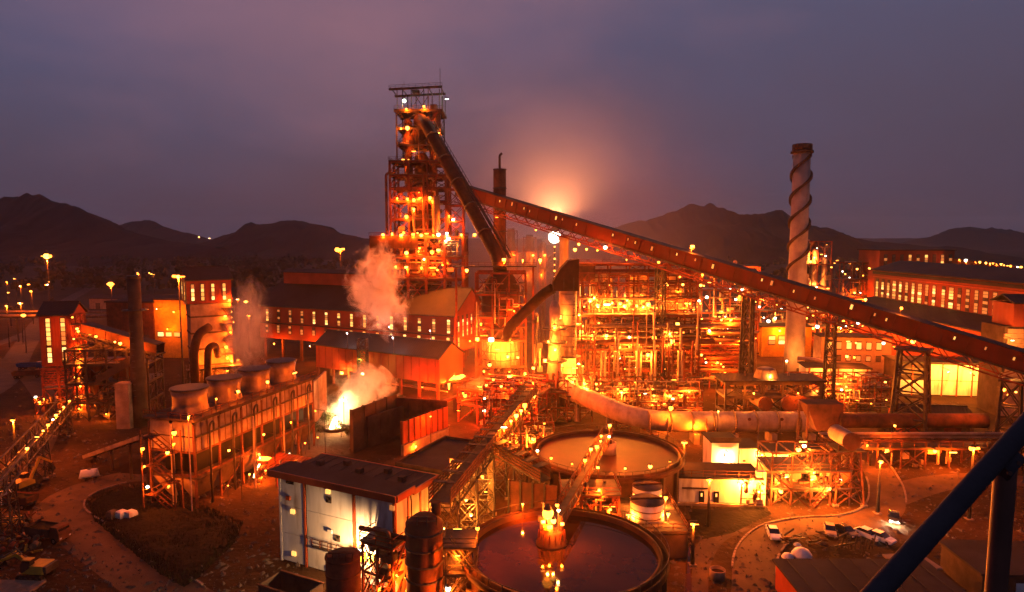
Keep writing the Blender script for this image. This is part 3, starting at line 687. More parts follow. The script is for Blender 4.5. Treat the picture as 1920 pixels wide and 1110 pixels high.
for i in range(4):
    x = 4.7+9.2*i
    s_ = t.lathe('fan_stack', (x, Wc/2, 16.3), [(3.25, 0), (2.95, 1.2), (2.95, 2.6), (3.2, 4.2), (3.0, 4.2), (2.8, 2.6), (2.8, .2)], 'pipe', 32, cap=False)
    t.lathe('rim', (x, Wc/2, 20.4), [(3.22, 0), (3.36, .02), (3.36, .28), (2.98, .3)], 'steel', 32, sub=s_)
    for k in range(5): a = k*1.2566+.3; t.bar('fan_blade', (x, Wc/2, 18.2), (x+2.6*math.cos(a), Wc/2+2.6*math.sin(a), 18.2), .5, 'steel', .1, sub=s_)
    t.cyl('fan_hub', (x, Wc/2, 16.4), .5, 2.1, 'steel', 12, sub=s_)
    t.lamp((x-2.8 if i else x+.6, -.35+.0, 18.6), .75, 700); t.bar('rail_post', (x-2.8 if i else x+.6, -.35, 16.3), (x-2.8 if i else x+.6, -.35, 19.2), .11, 'steel')
# outer stair on the short face
for k in range(5):
    z = 2.6*k+1.2; t.box('landing', (-2.0, Wc*.55+2*(-1)**k, z+1.6), (1.6, 2.2, .12), 'rust'); stair(t, (-2.0, Wc*.55-2*(-1)**k, z-1.0), (-2.0, Wc*.55+2*(-1)**k, z+1.6), 1.0, 'rust')
for x, y in ((-3, Wc*.55-3.4), (-3, Wc*.55+3.4), (-1.1, Wc*.55-3.4), (-1.1, Wc*.55+3.4)): t.bar('post', (x, y, 0), (x, y, 14.5), .22, 'rust')
for i, (y, z) in enumerate(((1.5, 12.7), (8.3, 11.2), (3.0, 11.0), (8.2, 8.0), (7.8, 4.3), (3.2, 4.9), (1.4, 14.6))): t.lamp((-3.0, y, z), .62, 450 if i not in (3,) else 200)
t.lamp((-2.2, -1.0, 17.5), .7, 1500); t.bar('post', (-2.2, -.9, 0), (-2.2, -.9, 18.2), .16, 'pipe_light')
for x, y in ((5, -5.4), (15, -5.4), (24, -5.4), (33, -5.4)): t.bar('lamp_post', (x, y, 0), (x, y, 9.8), .12, 'steel'); t.bar('fill_lamp_arm', (x, y, 9.7), (x, y+2.4, 9.9), .1, 'steel'); t.lamp((x, y+2.4, 9.4), .45, 1500)  # floodlights on posts added to brighten the panels of the long face
for x, z in ((6, 2.2), (12, 2.2), (19, 2.4), (25, 2.2), (31, 2.6), (36, 2.4)): t.lamp((x, -1.6, z), .36, 420); t.bar('lamp_post', (x, -1.6, 0), (x, -1.6, z+.3), .09, 'steel')  # low lamps added to brighten the hopper panels
for x in (11.5, 21): t.bar('post', (x, -3.4, 0), (x, -3.4, 14), .24, 'pipe_light')
for k in range(3): t.bar('handrail', (11.5, -3.4, 1.2+1.1*k), (21, -3.4, 2.0+1.1*k), .14, 'steel')
# molten slag runner under the cooling tower and its roof
p = P(488, 895); t = T('slag_runner', 'glowing stream of molten slag pouring beside the striped red canopy', 'molten slag', (p.x, p.y, 0), w=True)
q = PY(488, 862, p.y); t.pipe('stream', [q+V((0, 0, .6)), q+V((-.05, -.2, -.8)), (p.x-.9, p.y-.6, .9), (p.x-1.0, p.y-.7, .2)], .16, 'molten_white', 8)
t.mesh('pool', [q+V((-.4, -.6, .15)), q+V((1.0, -.9, .05)), q+V((3.0, .2, .1)), q+V((1.2, 1.0, .3)), q+V((-.2, .8, .4))], [(0, 1, 2, 3, 4)], 'molten'); t.box('trough', q+V((1.2, .2, -.3)), (4.2, 2.2, .5), 'rust')
for dx in (-.6, 3.0): t.bar('leg', q+V((dx, .2, -.5)), (q.x+dx, q.y+.2, 0), .3, 'rust')
t.lamp(q+V((.3, -1.3, 1.6)), .35, 1500, (1, .12, .008)); t.lamp((p.x+1.5, p.y-1.0, 1.8), .4, 1300, (1, .12, .008)); t.bar('lamp_bracket', q+V((.3, -1.2, 1.8)), q+V((.3, 0, -.3)), .1, 'steel'); t.bar('lamp_bracket', (p.x+1.5, p.y-1, 0), (p.x+1.5, p.y-1, 2.1), .1, 'steel')
p = P(525, 905); t = T('canopy', 'low sloping canopy of striped red sheets beside the molten slag', 'canopy', (p.x, p.y, 0), rad(-24))
for i in range(9): t.bar('roof_sheet', (-3+i*.95, -2, 3.0), (-3+i*.95, 3.5, 4.6), .8, 'red_steel', .12)
for x in (-3, 1, 5): t.bar('post', (x, -1.8, 0), (x, -1.8, 2.9), .2, 'red_steel'); t.bar('post', (x, 3.2, 0), (x, 3.2, 4.4), .2, 'red_steel')
t.clutter(-2.5, 4.5, -1.5, 2.5, .2, 2.2, 12, 12); t.lamp((4, -1.9, 1.9), .4, 900); t.lamp((-2.6, -2.0, 1.4), .4, 900)
# concrete chute on the yard and the small horizontal tank
t = T('concrete_trough', 'long sloping concrete trough leaning on the cooling tower legs', 'trough', tuple(P(168, 872)), w=True)
a, b = P(168, 862)+V((0, 0, .6)), PY(280, 818, 122)
t.bar('floor', a, b, 2.4, 'concrete', .25); s_ = V((0, 0, 1)).cross((b-a).normalized()).normalized()
for k in (-1, 1): t.bar('side', a+s_*1.25*k+V((0, 0, .3)), b+s_*1.25*k+V((0, 0, .3)), .2, 'concrete', .8)
for f in (.1, .4, .7, .95): m_ = a.lerp(b, f); t.bar('leg', (m_.x, m_.y, 0), m_-V((0, 0, .1)), .4, 'concrete_dark')
p = P(168, 898); t = T('water_bowser', 'small pale horizontal tank standing alone on the yard', 'tank', tuple(p), rad(25))
t.tube('shell', (-1.3, 0, 1.15), (1.3, 0, 1.15), .85, 'white_paint', 20)
for x in (-1.33, 1.33): t.lathe('end_cap', (x, 0, .3), [(.1, 0), (.5, .1), (.1, 1.7)], 'white_paint', 12)
for x in (-.8, .8): t.box('cradle', (x, 0, .2), (.25, 1.3, .45), 'concrete_dark')
t.cyl('manhole', (0, 0, 1.98), .3, .2, 'steel', 12)
for i in range(3):
    p = P(212+i*17, 974); t = T('tarp_bale', ('bale under a grey brown sheet on the mound, nearest the haul road', 'pale sheeted bale in the middle of the three on the mound', 'sheeted bale on the mound, farthest from the haul road')[i], 'bale', (p.x, p.y, .3), rad(18), group='sheeted bales on the mound')
    t.lathe('cover', (0, 0, 0), [(1.05, 0), (1.1, .7), (.95, 1.15), (.6, 1.35)], ('hide', 'white_paint', 'white_paint')[i], 4, smooth=False); t.box('pallet', (0, 0, .08), (1.6, 1.6, .16), 'rust'); t.bar('rope', (-.8, -.8, 1.1), (.8, .8, 1.1), .06, 'black')
# truss conveyor at the left edge
t = T('truss_conveyor', 'open truss conveyor bridge with lamps climbing past the yard at the frame edge', 'conveyor', (-84, 105, 0), w=True)
a, b = V((-68, 76, 11)), V((-111, 160, 5.5)); zz = (b-a).normalized(); ss = V((0, 0, 1)).cross(zz).normalized(); uu = zz.cross(ss); l = (b-a).length; n = 22
t.bar('belt', a+uu*.5, b+uu*.5, 1.4, 'black', .12)
for k in (-1, 1):
    e = ss*1.5*k
    for h in (0, 2.3): t.bar('chord', a+e+uu*h, b+e+uu*h, .22, 'steel')
    for i in range(n):
        p0, p1 = a+zz*(l*i/n)+e, a+zz*(l*(i+1)/n)+e
        t.bar('diagonal', p0+uu*(0 if i % 2 else 2.3), p1+uu*(2.3 if i % 2 else 0), .14, 'steel'); t.bar('upright', p0, p0+uu*2.3, .14, 'steel')
for i in range(n+1): t.bar('cross_tie', a+zz*(l*i/n)-ss*1.5, a+zz*(l*i/n)+ss*1.5, .16, 'steel')
for f in (.40, .50, .56, .62, .68, .73, .78, .84, .93): t.lamp(a+zz*(l*f)+ss*-1.7+uu*2.9, .55, 480)
for f in (.30, .62, .95): m_ = a+zz*(l*f); trestle(t, (m_.x, m_.y, 0), m_.z-.2, 3.4, 2.6, 2.0, n=3, th=.22)
# tall mast lamps on the plain
for px, py, Y, sz, wt, lb in ((88, 480, 380, 3.6, 18000, 'tall mast lamp standing alone on the plain before the big dark hill'), (638, 468, 400, 3.4, 9000, 'tall mast lamp behind the long dark roofed shed'),
        (335, 522, 186, 1.9, 5000, 'mast lamp rising in front of the red top storey of the filter house'), (208, 533, 420, 3.0, 6000, 'shorter mast lamp between the red tower and the exhaust stack')):
    p = PY(px, py, Y); mast(lb, (p.x, p.y), p.z+1.3, sz, wt, group='mast lamps on the plain')
# ================================================================ centre front: white switch house and its neighbours
wb = math.atan2(85-94.2, -15.7+34.5)
t = T('switch_house', 'white panelled switch house with orange red trim and flat dark roof', 'building', (-34.5, 94.2, 0), wb)
LW, WW, HW = 20.9, 9.3, 13.0
xs = [.35, 4.6, 5.3, 13.6, 14.3, 20.5]
t.box('core', (LW/2, WW/2, HW/2), (LW-.5, WW-.5, HW-.1), 'concrete_dark')
for a, b in ((.35, 4.6), (5.3, 13.6), (14.3, 20.5)):
    for z0, z1 in ((.2, 4.4), (4.46, 8.6), (8.66, 12.9)): t.box('panel', ((a+b)/2, .12, (z0+z1)/2), (b-a, .2, z1-z0), 'white_panel')
for x in (.17, 4.95, 13.95, 20.72): t.box('corner_trim', (x, .09, 6.45), (.34, .32, 12.9), 'trim' if x > 1 else 'white_paint')
t.box('window', (2.2, .0, 12.3), (1.5, .1, .5), 'glass_dark')
for y0, y1 in ((.4, 2.9), (3.3, 5.9), (6.3, 9.0)):
    for z0, z1 in ((.2, 6.4), (6.5, 12.9)): t.box('panel', (LW-.12, (y0+y1)/2, (z0+z1)/2), (.2, y1-y0, z1-z0), 'white_panel')
for y in (.2, 3.1, 6.1, 9.15): t.box('corner_trim', (LW-.06, y, 6.45), (.28, .3, 12.9), 'trim')
t.box('roof_slab', (LW/2-.1, 1.35, HW+.75), (LW+1.8, 4.3, .35), 'roof_flat')
t.box('fascia', (LW/2-.1, -.95, HW+.52), (LW+2.0, .25, .95), 'trim'); t.box('fascia', (LW+.95, 1.3, HW+.52), (.25, 4.2, .95), 'trim'); t.box('fascia', (-1.15, 1.3, HW+.52), (.25, 4.2, .95), 'trim')
t.box('roof_slab', (LW/2+.1, 6.6, HW+.15), (LW+.8, 6.1, .3), 'roof_flat'); t.box('fascia', (LW+.65, 6.6, HW-.05), (.25, 6.3, .8), 'trim'); t.box('fascia', (LW/2, 9.75, HW-.05), (LW+1, .25, .8), 'trim')
for i in range(5): t.box('roof_vent', (3+i*3.8, 5.5+(i % 2)*1.8, HW+.65), (.9, .9, .7), 'concrete_dark')
for i in range(10): t.box('roof_seam', (1+i*2.1, 6.6, HW+.33), (.1, 6.0, .06), 'roof')
t.pipe('downpipe', [(LW+.2, 3.4, HW-.6), (LW+.35, 3.4, HW-1.2), (LW+.35, 3.4, .2)], .1, 'rust', 8)
for x, z, mn in ((2.7, 8.0, 'lit_window'), (9.5, 12.2, 'lit_window'), (2.7, 1.6, 'lit_window'), (1.9, 9.9, 'trim'), (9.7, 6.4, 'white_paint'), (20.6, 11.9, 'dim_window'), (9.6, 1.2, 'lit_window')): t.box('wall_fitting', (x, -.12, z), (.7, .3, .6), mn)
for x, z in ((9.5, 11.0), (10.9, 5.6)):
    f = t.box('vent', (x, -.03, z), (1.0, .12, .9), 'hide')
    for k in (-1, 1): t.box('vent_slat', (x+.22*k, -.12, z+.2*k), (.3, .08, .3), 'black', sub=f)
t.lamp((16.8, -2.4, 6.0), 1.0, 3600, (1, .55, .22), 'bulb_white'); t.lamp((15.7, -1.4, 5.0), .7, 1500, (1, .4, .1)); t.bar('lamp_bracket', (16.8, .0, 6.8), (16.8, -2.4, 6.8), .14, 'steel'); t.bar('lamp_bracket', (15.7, 0, 5.6), (15.7, -1.4, 5.6), .14, 'steel')
for dx in (-1.0, -.3, .6, 1.3): t.box('cable_tray', (16.4+dx, -.5, 4.2), (.22, .5, 1.4), 'yellow_paint_lit_wall')
t.box('side_walkway', (LW+1.1, 4, 6.0), (1.5, 8, .2), 'rust'); t.rail((LW+1.8, 0, 6.1), (LW+1.8, 8, 6.1), mn='rust'); stair(t, (LW+1.1, -5, 1.5), (LW+1.1, 0, 6.0), 1.2, 'rust')
# container, drum, silo in front
p = P(545, 1100, 3.0); t = T('skip_container', 'dark open topped steel skip in front of the white switch house', 'skip', (p.x, p.y, 0), wb)
for s in (-1, 1):
    t.box('side', (0, 1.9*s, 1.7), (7.2, .18, 3.4), 'concrete_dark'); t.box('side', (3.6*s, 0, 1.7), (.18, 3.6, 3.4), 'concrete_dark')
    for k in range(5): t.box('rib', (-3+1.5*k, 2.05*s, 1.6), (.16, .12, 3.0), 'concrete_dark')
t.box('floor', (0, 0, .12), (7.0, 3.6, .2), 'black'); t.box('top_rim', (0, -1.98, 3.42), (7.5, .3, .14), 'rust'); t.box('top_rim', (0, 1.98, 3.42), (7.5, .3, .14), 'rust')
t = T('catwalk', 'steel catwalk with railings between the skip and the rusty drum tank', 'catwalk', tuple(P(600, 1105, 0)), wb)
t.box('deck', (0, 4, 3.6), (9, 1.2, .15), 'steel'); t.rail((-4.5, 3.4, 3.7), (4.5, 3.4, 3.7), mn='rust', post=1.5)
for x in (-4, 0, 4): t.bar('leg', (x, 4, 0), (x, 4, 3.5), .2, 'rust')
p = P(643, 1040, 9.2); t = T('drum_tank', 'rusty round tank with flat lid in front of the floodlit white wall', 'tank', (p.x, p.y, 0))
t.lathe('shell', (0, 0, 0), [(2.1, 0), (2.1, 9.0)], 'rust', 32); t.lathe('lid', (0, 0, 9.0), [(2.2, 0), (2.2, .12), (.3, .5), (.1, .55)], 'rust', 32)
for z in (2.2, 4.6, 7.0): t.lathe('hoop', (0, 0, z), [(2.12, 0), (2.2, .02), (2.2, .22), (2.12, .24)], 'rust', 32)
t.rail((-1.6, -1.7, 9.1), (1.6, -1.7, 9.1), mn='rust', post=.8)
t = T('pipe_stand', 'red steel pipe stand with a branching header beside the drum tank', 'pipe stand', tuple(P(722, 1120, 0)), wb)
t.frame(-2.4, 2.4, -1.5, 1.5, [0, 4, 8], 2, 1, 'red_steel', .28, .25, .7, decks=(8.0,), seed=9)
t.pipe('header', [(-4, 0, 8.9), (2, 0, 8.9), (4.6, 0, 8.9), (4.6, 0, 3)], .35, 'rust', 10); t.pipe('header', [(-1, -.8, 9.8), (1.4, -.8, 9.8), (1.4, -.8, 1)], .25, 'pipe', 10)
t.tube('vessel', (1.8, 1.2, .3), (1.8, 1.2, 5.5), .8, 'pipe_light', 16); stair(t, (-3.6, -1, .2), (-3.6, 3, 4.2), 1.0); t.lamp((3.2, -1.6, 4.6), .5, 1300); t.lamp((.4, -1.7, 2.2), .4, 900); t.clutter(-2, 2, -1.2, 1.2, .5, 7, 14, 14)
p = P(795, 970, 13.2); t = T('storage_silo', 'tall dark ribbed silo with a platform beside the near settling tank', 'silo', (p.x, p.y, 0))
t.lathe('shell', (0, 0, 0), [(2.3, 0), (2.3, 12.6), (1.2, 13.5), (.4, 13.6)], 'rust', 32)
for z in (1.5, 3.5, 5.5, 7.5, 9.5, 11.5): t.lathe('hoop', (0, 0, z), [(2.31, 0), (2.45, .03), (2.45, .25), (2.31, .28)], 'steel', 32)
t.cyl('hatch', (1.4, 1.2, 13.1), .6, 1.6, 'rust', 16); t.frame(2.9, 6.4, -2.4, 2.0, [0, 3.5, 7, 10.4], 1, 1, 'steel', .22, .2, 1, decks=(7, 10.4), seed=10)
for k in range(3): stair(t, (3.4 if k % 2 else 5.9, -1.6, 3.5*k), (5.9 if k % 2 else 3.4, -1.6, 3.5*k+3.4), .8, 'steel')
for x, y, z in ((4.4, -2.7, 9.6), (3.2, -2.7, 5.4), (5.9, -2.7, 3.9), (6.7, -.5, 12)): t.lamp((x, y, z), .5, 1300)
t.bar('rail_post', (6.7, -.5, 10.4), (6.7, -.5, 12.6), .12, 'steel'); t.rail((-1.8, -1.9, 13), (1.8, -1.9, 13), mn='steel', post=1)
# flat roofed store behind, its rooftop cabin
fa = rad(-25); t = T('flat_roofed_store', 'low brown building with a broad flat roof behind the white switch house', 'building', (-20.7, 115.5, 0), fa)
t.box('wall', (5.6, 8.5, 3.4), (11, 17, 6.8), 'brick'); t.box('roof_slab', (5.6, 8.5, 6.95), (11.8, 17.8, .3), 'roof_flat')
for a, b in (((-.2, -.2), (11.4, -.2)), ((-.2, 17.2), (11.4, 17.2)), ((-.2, -.2), (-.2, 17.2)), ((11.4, -.2), (11.4, 17.2))): t.bar('parapet', (*a, 7.35), (*b, 7.35), .3, 'concrete_dark', .5, ext=.3)
for y in (3, 8, 13): windows(t, 'r', y, 2.6, 4.8, 1.8, 2, mn='dim_window', W=11.1)
p = P(858, 893, 7.1); t = T('rooftop_cabin', 'small pale cabin with lit wall on the flat brown roof', 'cabin', (p.x, p.y, 7.1), fa)
t.box('wall', (0, 1.2, 1.5), (3.1, 2.4, 3.0), 'white_paint'); t.box('roof_slab', (0, 1.2, 3.12), (3.6, 2.9, .2), 'roof_flat'); t.box('door', (-.6, -.05, 1.1), (.9, .08, 2.0), 'hide'); t.lamp((0, -1.8, 2.6), .3, 420); t.bar('lamp_bracket', (0, -.0, 2.9), (0, -1.8, 2.9), .08, 'steel')
t = T('scrap_pile', 'crumpled pale sheets lying behind the switch house roof', 'scrap', tuple(P(640, 868, 0)))
rs = random.Random(4)
for i in range(12): t.bar('sheet', (rs.uniform(-2.5, 2.5), rs.uniform(-1.5, 1.5), rs.uniform(.1, .8)), (rs.uniform(-2.5, 2.5), rs.uniform(-1.5, 1.5), rs.uniform(.2, 1.2)), rs.uniform(.5, 1.1), rs.choice(('white_paint', 'concrete', 'blue_paint')), .06)
# slag pit walls and the flare
t = T('slag_pit', 'open slag pit with tall concrete walls and a red ribbed side wall', 'slag pit', (-35.6, 142.6, 0), w=True)
A0, A1, B1 = V((-35.6, 142.6, 0)), V((-28.4, 158, 0)), V((-15.5, 154.5, 0)); B0 = V((-24.2, 141, 0))
def wallrun(t, a, b, z0, z1, mn, seg, th=.5, name='wall_panel', rib=None):
    n = max(1, int((b-a).length/seg)); d = (b-a)/n
    for i in range(n):
        c = a+d*(i+.5); t.box(name, (c.x, c.y, (z0+z1)/2), (d.length-.06, th, z1-z0), mn, math.atan2(d.y, d.x))
        if rib: q = a+d*i; t.box('rib', (q.x, q.y, (z0+z1)/2+.1), (.3, th+.4, z1-z0+.2), rib, math.atan2(d.y, d.x))
wallrun(t, A0, A1, 0, 9.8, 'concrete_dark', 3.4, rib='concrete_dark'); wallrun(t, A1, B1, 0, 9.0, 'rust', 3); wallrun(t, B0, B1, 2.6, 7.6, 'trim', 1.8, .25, rib='red_steel'); wallrun(t, B0, B1, 0, 2.4, 'concrete', 4, .8)
wallrun(t, A0+V((2.5, 4, 0)), A0+V((9, 14, 0)), 0, 7.2, 'concrete_dark', 3.2)
t.lamp((-18.5, 146, 7.5), .5, 3500, (1, .1, .006)); t.bar('lamp_post', (-18.5, 146, 0), (-18.5, 146, 8), .14, 'steel'); t.lamp((-21.5, 143, 1.5), .45, 1600, (1, .12, .008)); t.box('lamp_post', (-21.5, 143, .55), (.2, .2, 1.1), 'steel')
p = P(628, 806); t = T('slag_flare', 'blinding white hot slag jet at the foot of the pale steam', 'molten slag', (p.x, p.y, 0))
t.lathe('jet', (0, 0, .2), [(1.5, 0), (1.2, .8), (.8, 1.8), (.3, 2.6), (.1, 2.9)], 'molten_white', 16); t.lathe('basin', (0, 0, 0), [(2.6, 0), (2.8, .9), (2.4, .9), (2.2, .3)], 'concrete_dark', 20)
t.lamp((.8, -2.2, 3.6), 1.1, 12000, (1, .62, .24), 'bulb_white'); t.lamp((2.2, .4, 7.5), 1.0, 9000, (1, .58, .2), 'bulb_white'); t.bar('lamp_post', (.8, -2.2, 0), (.8, -2.2, 4.4), .16, 'steel'); t.bar('lamp_post', (2.2, .4, .8), (2.2, .4, 8.3), .16, 'steel')  # lamps and posts added to carry the jet's light into the steam
t = T('blast_screen', 'pale lit screen wall of panels behind the flare next to the cooling tower', 'wall', tuple(P(590, 800, 0)), w=True)
a = P(588, 795); b = P(612, 768); wallrun(t, a, b, 0, 11, 'concrete', 4)
# ================================================================ cast house, lower shed
ch = math.atan2(225-262, -20+101)
t = T('cast_house', 'long red cast house with rows of lit strip windows and dark roof', 'industrial hall', (-101, 262, 0), ch)
LH, WH = 89.0, 25.0
shed(t, LH, WH, 8, 21, 29.5)
t.box('wall', (LH/2, -.12, 11.0), (LH+.2, .55, 6.0), 'red_clad'); t.box('ledge', (LH/2, -.5, 14.1), (LH+.2, .6, .3), 'roof')
t.box('monitor_wall', (26, WH/2, 31.5), (44, 7, 4.4), 'red_clad'); slab(t, 'monitor_roof', [(3.2, WH/2-4.2, 33.8), (48.8, WH/2-4.2, 33.8), (48.8, WH/2, 35), (3.2, WH/2, 35)], .3, 'roof'); slab(t, 'monitor_roof', [(3.2, WH/2+.01, 35), (48.8, WH/2+.01, 35), (48.8, WH/2+4.2, 33.8), (3.2, WH/2+4.2, 33.8)], .3, 'roof')
for i in range(15):
    s = 3.6+i*5.95
    if s > LH-2: break
    dim = i in (1, 2, 3)
    windows(t, 'f', s, 14.8, 19.6, 1.15, 5, mn=('dim_window' if dim else ['lit_window', 'lit_window', 'dim_window'])); windows(t, 'f', s, 10.3, 13.4, 1.15, 3, mn='dim_window' if i < 6 else ['lit_window', 'dim_window', 'lit_window'], off=.42)
for k, y in enumerate((3, 6.2, 9.4, 12.5, 15.6, 18.8, 22)): windows(t, 'r', y, 13 if k != 0 else 9.5, 20.5, .8, 6, mn=['lit_window', 'lit_window', 'dim_window'], W=LH)
for i in range(10): t.box('column', (2+i*9.4, -.1, 4), (.8, .8, 8), 'rust')
t.lamp((LH+4, 4, 12), .8, 9000, RED); t.lamp((LH+5, 14, 9), .8, 9000, RED); t.bar('lamp_bracket', (LH, 4, 12.8), (LH+4, 4, 12.8), .15, 'steel'); t.bar('lamp_bracket', (LH, 14, 9.8), (LH+5, 14, 9.8), .15, 'steel')  # red lamps added for the runner glow at this end
for x, z in ((10, 6.5), (28, 6.8), (50, 6.5), (66, 6.0)): t.lamp((x, -3.5, z), .6, 2600); t.bar('lamp_bracket', (x, -.4, z+.6), (x, -3.5, z+.6), .12, 'steel')
lh = math.atan2(190-216, -21+65.3)
t = T('slag_shed', 'lower shed with dark roof in front of the long cast house', 'industrial hall', (-65.3, 216, 0), lh)
shed(t, 51, 12, 5, 12.7, 16.4, 'red_clad', 'red_clad_side', o=.5)
for i in range(8): t.box('column', (.5+i*7.1, .3, 2.5), (.7, .7, 5), 'rust'); t.box('column', (.5+i*7.1, 11.5, 2.5), (.7, .7, 5), 'rust')
for i in range(17): t.box('wall_rib', (1.5+i*3, -.06, 8.8), (.2, .14, 7.4), 'red_steel')
t.clutter(1, 50, 1, 10, .5, 4.5, 26, 21); t.lamp((14, -2.5, 5), .7, 3500, (1, .3, .05)); t.lamp((47, -3, 4.2), .9, 7000, RED); t.lamp((51.8, 4, 5), .9, 5000, (1, .16, .012)); t.bar('lamp_bracket', (14, 0, 5.6), (14, -2.5, 5.6), .12, 'steel'); t.bar('lamp_bracket', (47, 0, 5.2), (47, -3, 5.2), .12, 'steel')
for x, y, z in ((15, -.8, 17.6), (34, -.8, 17.6), (21, 12.6, 18.4), (38, 12.6, 18.4)): t.lamp((x, y, z), .4, 450, (1, .80, .74), 'bulb_white'); t.bar('lamp_post', (x, y+.25, z+.5), (x, y+.25, 12.6), .12, 'steel')  # pale lamps on posts added only to whiten the steam
t.bar('lamp_bracket', (50.7, 4, 5.9), (51.8, 4, 5.9), .12, 'steel')
p = PY(680, 660, 196); t = T('lattice_mast', 'lattice steel mast with a greenish lamp in front of the lower shed', 'mast', (p.x, p.y, 0))
trestle(t, (0, 0, 0), 17.5, 2.6, 2.6, 2.6, 'steel', 7, .3); t.box('platform', (0, 0, 8), (3.4, 3.4, .2), 'steel'); t.lamp((0, -.6, 7), .7, 900, (.8, .9, .15), 'bulb_cold'); t.lamp((.3, -.6, 4.2), .6, 900, (.9, .9, .15), 'bulb'); t.lamp((-.5, -1.6, 11.6), .5, 300, (.9, .8, .1))
# ================================================================ blast furnace
FX, FY = -34.5, 252.0
t = F = T('blast_furnace', 'towering blast furnace in a red steel frame hung with lamps', 'blast furnace', (FX, FY, 0))
t.frame(-17, 16.5, -12, 12, [0, 12, 24, 33, 41, 48.5], 5, 2, 'dark_red', .9, .6, .6, decks=(33, 41, 48.5), seed=31, ov=.6)
for i in range(6):
    t.box('parapet_panel', (-15.6+i*2.9, -12.75, 46.2), (2.8, .2, 4.2), 'dark_rust'); t.box('parapet_panel', (-15.6+i*2.9, -12.75, 37.6), (2.8, .2, 2.4), 'dark_rust')
t.frame(-10.2, 10.2, -9, 9, [48.5, 55, 61.5, 66.5, 71, 76], 3, 2, 'dark_red', .8, .55, .75, decks=(55, 61.5, 71, 76), seed=32, ov=.5)
t.frame(-7.8, 8.2, -7, 7, [76, 82, 88, 94], 2, 1, 'steel', .5, .36, .75, decks=(82, 88), seed=33, ov=.3)
t.box('crane_deck', (.3, 0, 94.3), (18, 15, 1.0), 'steel'); t.rail((-8.6, -7.4, 94.8), (9.2, -7.4, 94.8), mn='steel', post=1.7, t=.12)
for x in (-7.6, -5.6, -2.4, 2.2, 3.8, 7.9, 8.8):
    for y in (-6, 6): t.box('gantry_post', (x, y, 98.5), (.28, .28, 7.4), 'steel')
for y in (-6, 6):
    t.bar('gantry_girder', (-10.6, y, 102.0), (9.0, y, 103.0), .55, 'steel', .8); t.bar('brace', (-2.4, y, 95), (2.2, y, 102), .2, 'steel'); t.bar('brace', (2.2, y, 95), (-2.4, y, 102), .2, 'steel')
for x in (-10, -6, -1, 4, 8.6): t.bar('gantry_tie', (x, -6, 102.6), (x, 6, 102.6), .3, 'steel')
t.rail((-10.6, -6, 102.4), (9.0, -6, 103.4), mn='steel', post=2.4, t=.1); t.box('hoist_trolley', (-1, -3, 101.6), (2.6, 3, 1.3), 'steel'); t.box('winch_house', (5.4, -2, 96), (2.4, 3, 2.4), 'steel'); t.bar('antenna', (8.2, -6, 103), (8.2, -6, 109.5), .16, 'steel'); t.bar('antenna', (-5, -6, 102.5), (-5, -6, 105), .12, 'steel')
t.lathe('furnace_shell', (0, 0, 0), [(6.4, 10), (6.8, 22), (7.2, 30), (6.6, 34), (6.0, 40), (5.2, 50), (3.9, 62), (3.4, 66), (3.4, 68), (2.0, 70)], 'dark_rust', 40)
for z in (26, 32, 38, 44, 50, 56): t.lathe('stave_band', (0, 0, z), [(7.2-(z-30)*.10 if z > 30 else 7.1, 0), (7.5-(z-30)*.10 if z > 30 else 7.4, .05), (7.5-(z-30)*.10 if z > 30 else 7.4, .6), (7.2-(z-30)*.10 if z > 30 else 7.1, .65)], 'steel', 32)
t.lathe('charging_hopper', (-4.2, -3, 78), [(.7, 0), (2.2, 3), (2.2, 6.5), (1.4, 8), (.8, 9.5), (1.6, 11), (1.6, 13), (.5, 14)], 'rust', 20); t.lathe('charging_hopper', (0, 2, 70), [(1.2, 0), (2.8, 3), (2.8, 8), (1.6, 10)], 'rust', 20)
for sx_ in (-1, 1):
    for sy_ in (-1, 1): t.pipe('uptake', [(3.0*sx_, 2.6*sy_, 62), (4.8*sx_, 3.4*sy_, 68), (4.8*sx_, 3.4*sy_, 80), (1.0*sx_, .6*sy_, 90)], 1.0, 'rust', 12)
t.tube('bleeder', (6.6, -4, 76), (6.6, -4, 94), 1.35, 'pipe', 16); t.tube('bleeder', (3.6, -5, 88), (3.6, -5, 94), .9, 'pipe', 12)
t.tube('gas_riser', (6.6, -9.6, 48.6), (6.6, -9.6, 63), 1.5, 'pipe', 18); t.tube('gas_riser', (2.2, -9.8, 48.6), (2.2, -9.8, 71), .55, 'rust', 12); t.tube('gas_riser', (-1.5, -9.9, 48.6), (-1.5, -9.9, 58), .5, 'pipe', 12)
t.pipe('vent_pipe', [(-11.8, -8, 49), (-11.8, -8, 71.5), (-9, -8, 71.5)], .5, 'rust', 10)
for k, (z0, z1) in enumerate(((48.6, 55), (55, 61.5), (61.5, 71), (71, 76), (76, 82), (82, 88), (88, 94))): stair(t, (7.4 if k % 2 else 3.9, -9.3 if z0 < 76 else -7.4, z0), (3.9 if k % 2 else 7.4, -9.3 if z0 < 76 else -7.4, z1), 1.0)
t.clutter(-9, 9, -8.5, -5, 49, 70, 60, 33, kinds='vhbke', smax=.6); t.clutter(-16, 15, -11.5, -8, 33.5, 47, 70, 34, kinds='vhbke', smax=.6); t.clutter(-8, 8, -6.5, 6, 77, 92, 26, 35, kinds='vhb'); t.clutter(-16, 15, -11.5, -8, 10, 32, 30, 36, kinds='vhbe', smax=.7)
t.frame(10.8, 16.4, -9, -2, [48.5, 54, 60, 66], 1, 1, 'red_steel', .5, .4, 1, decks=(54, 60), seed=37)
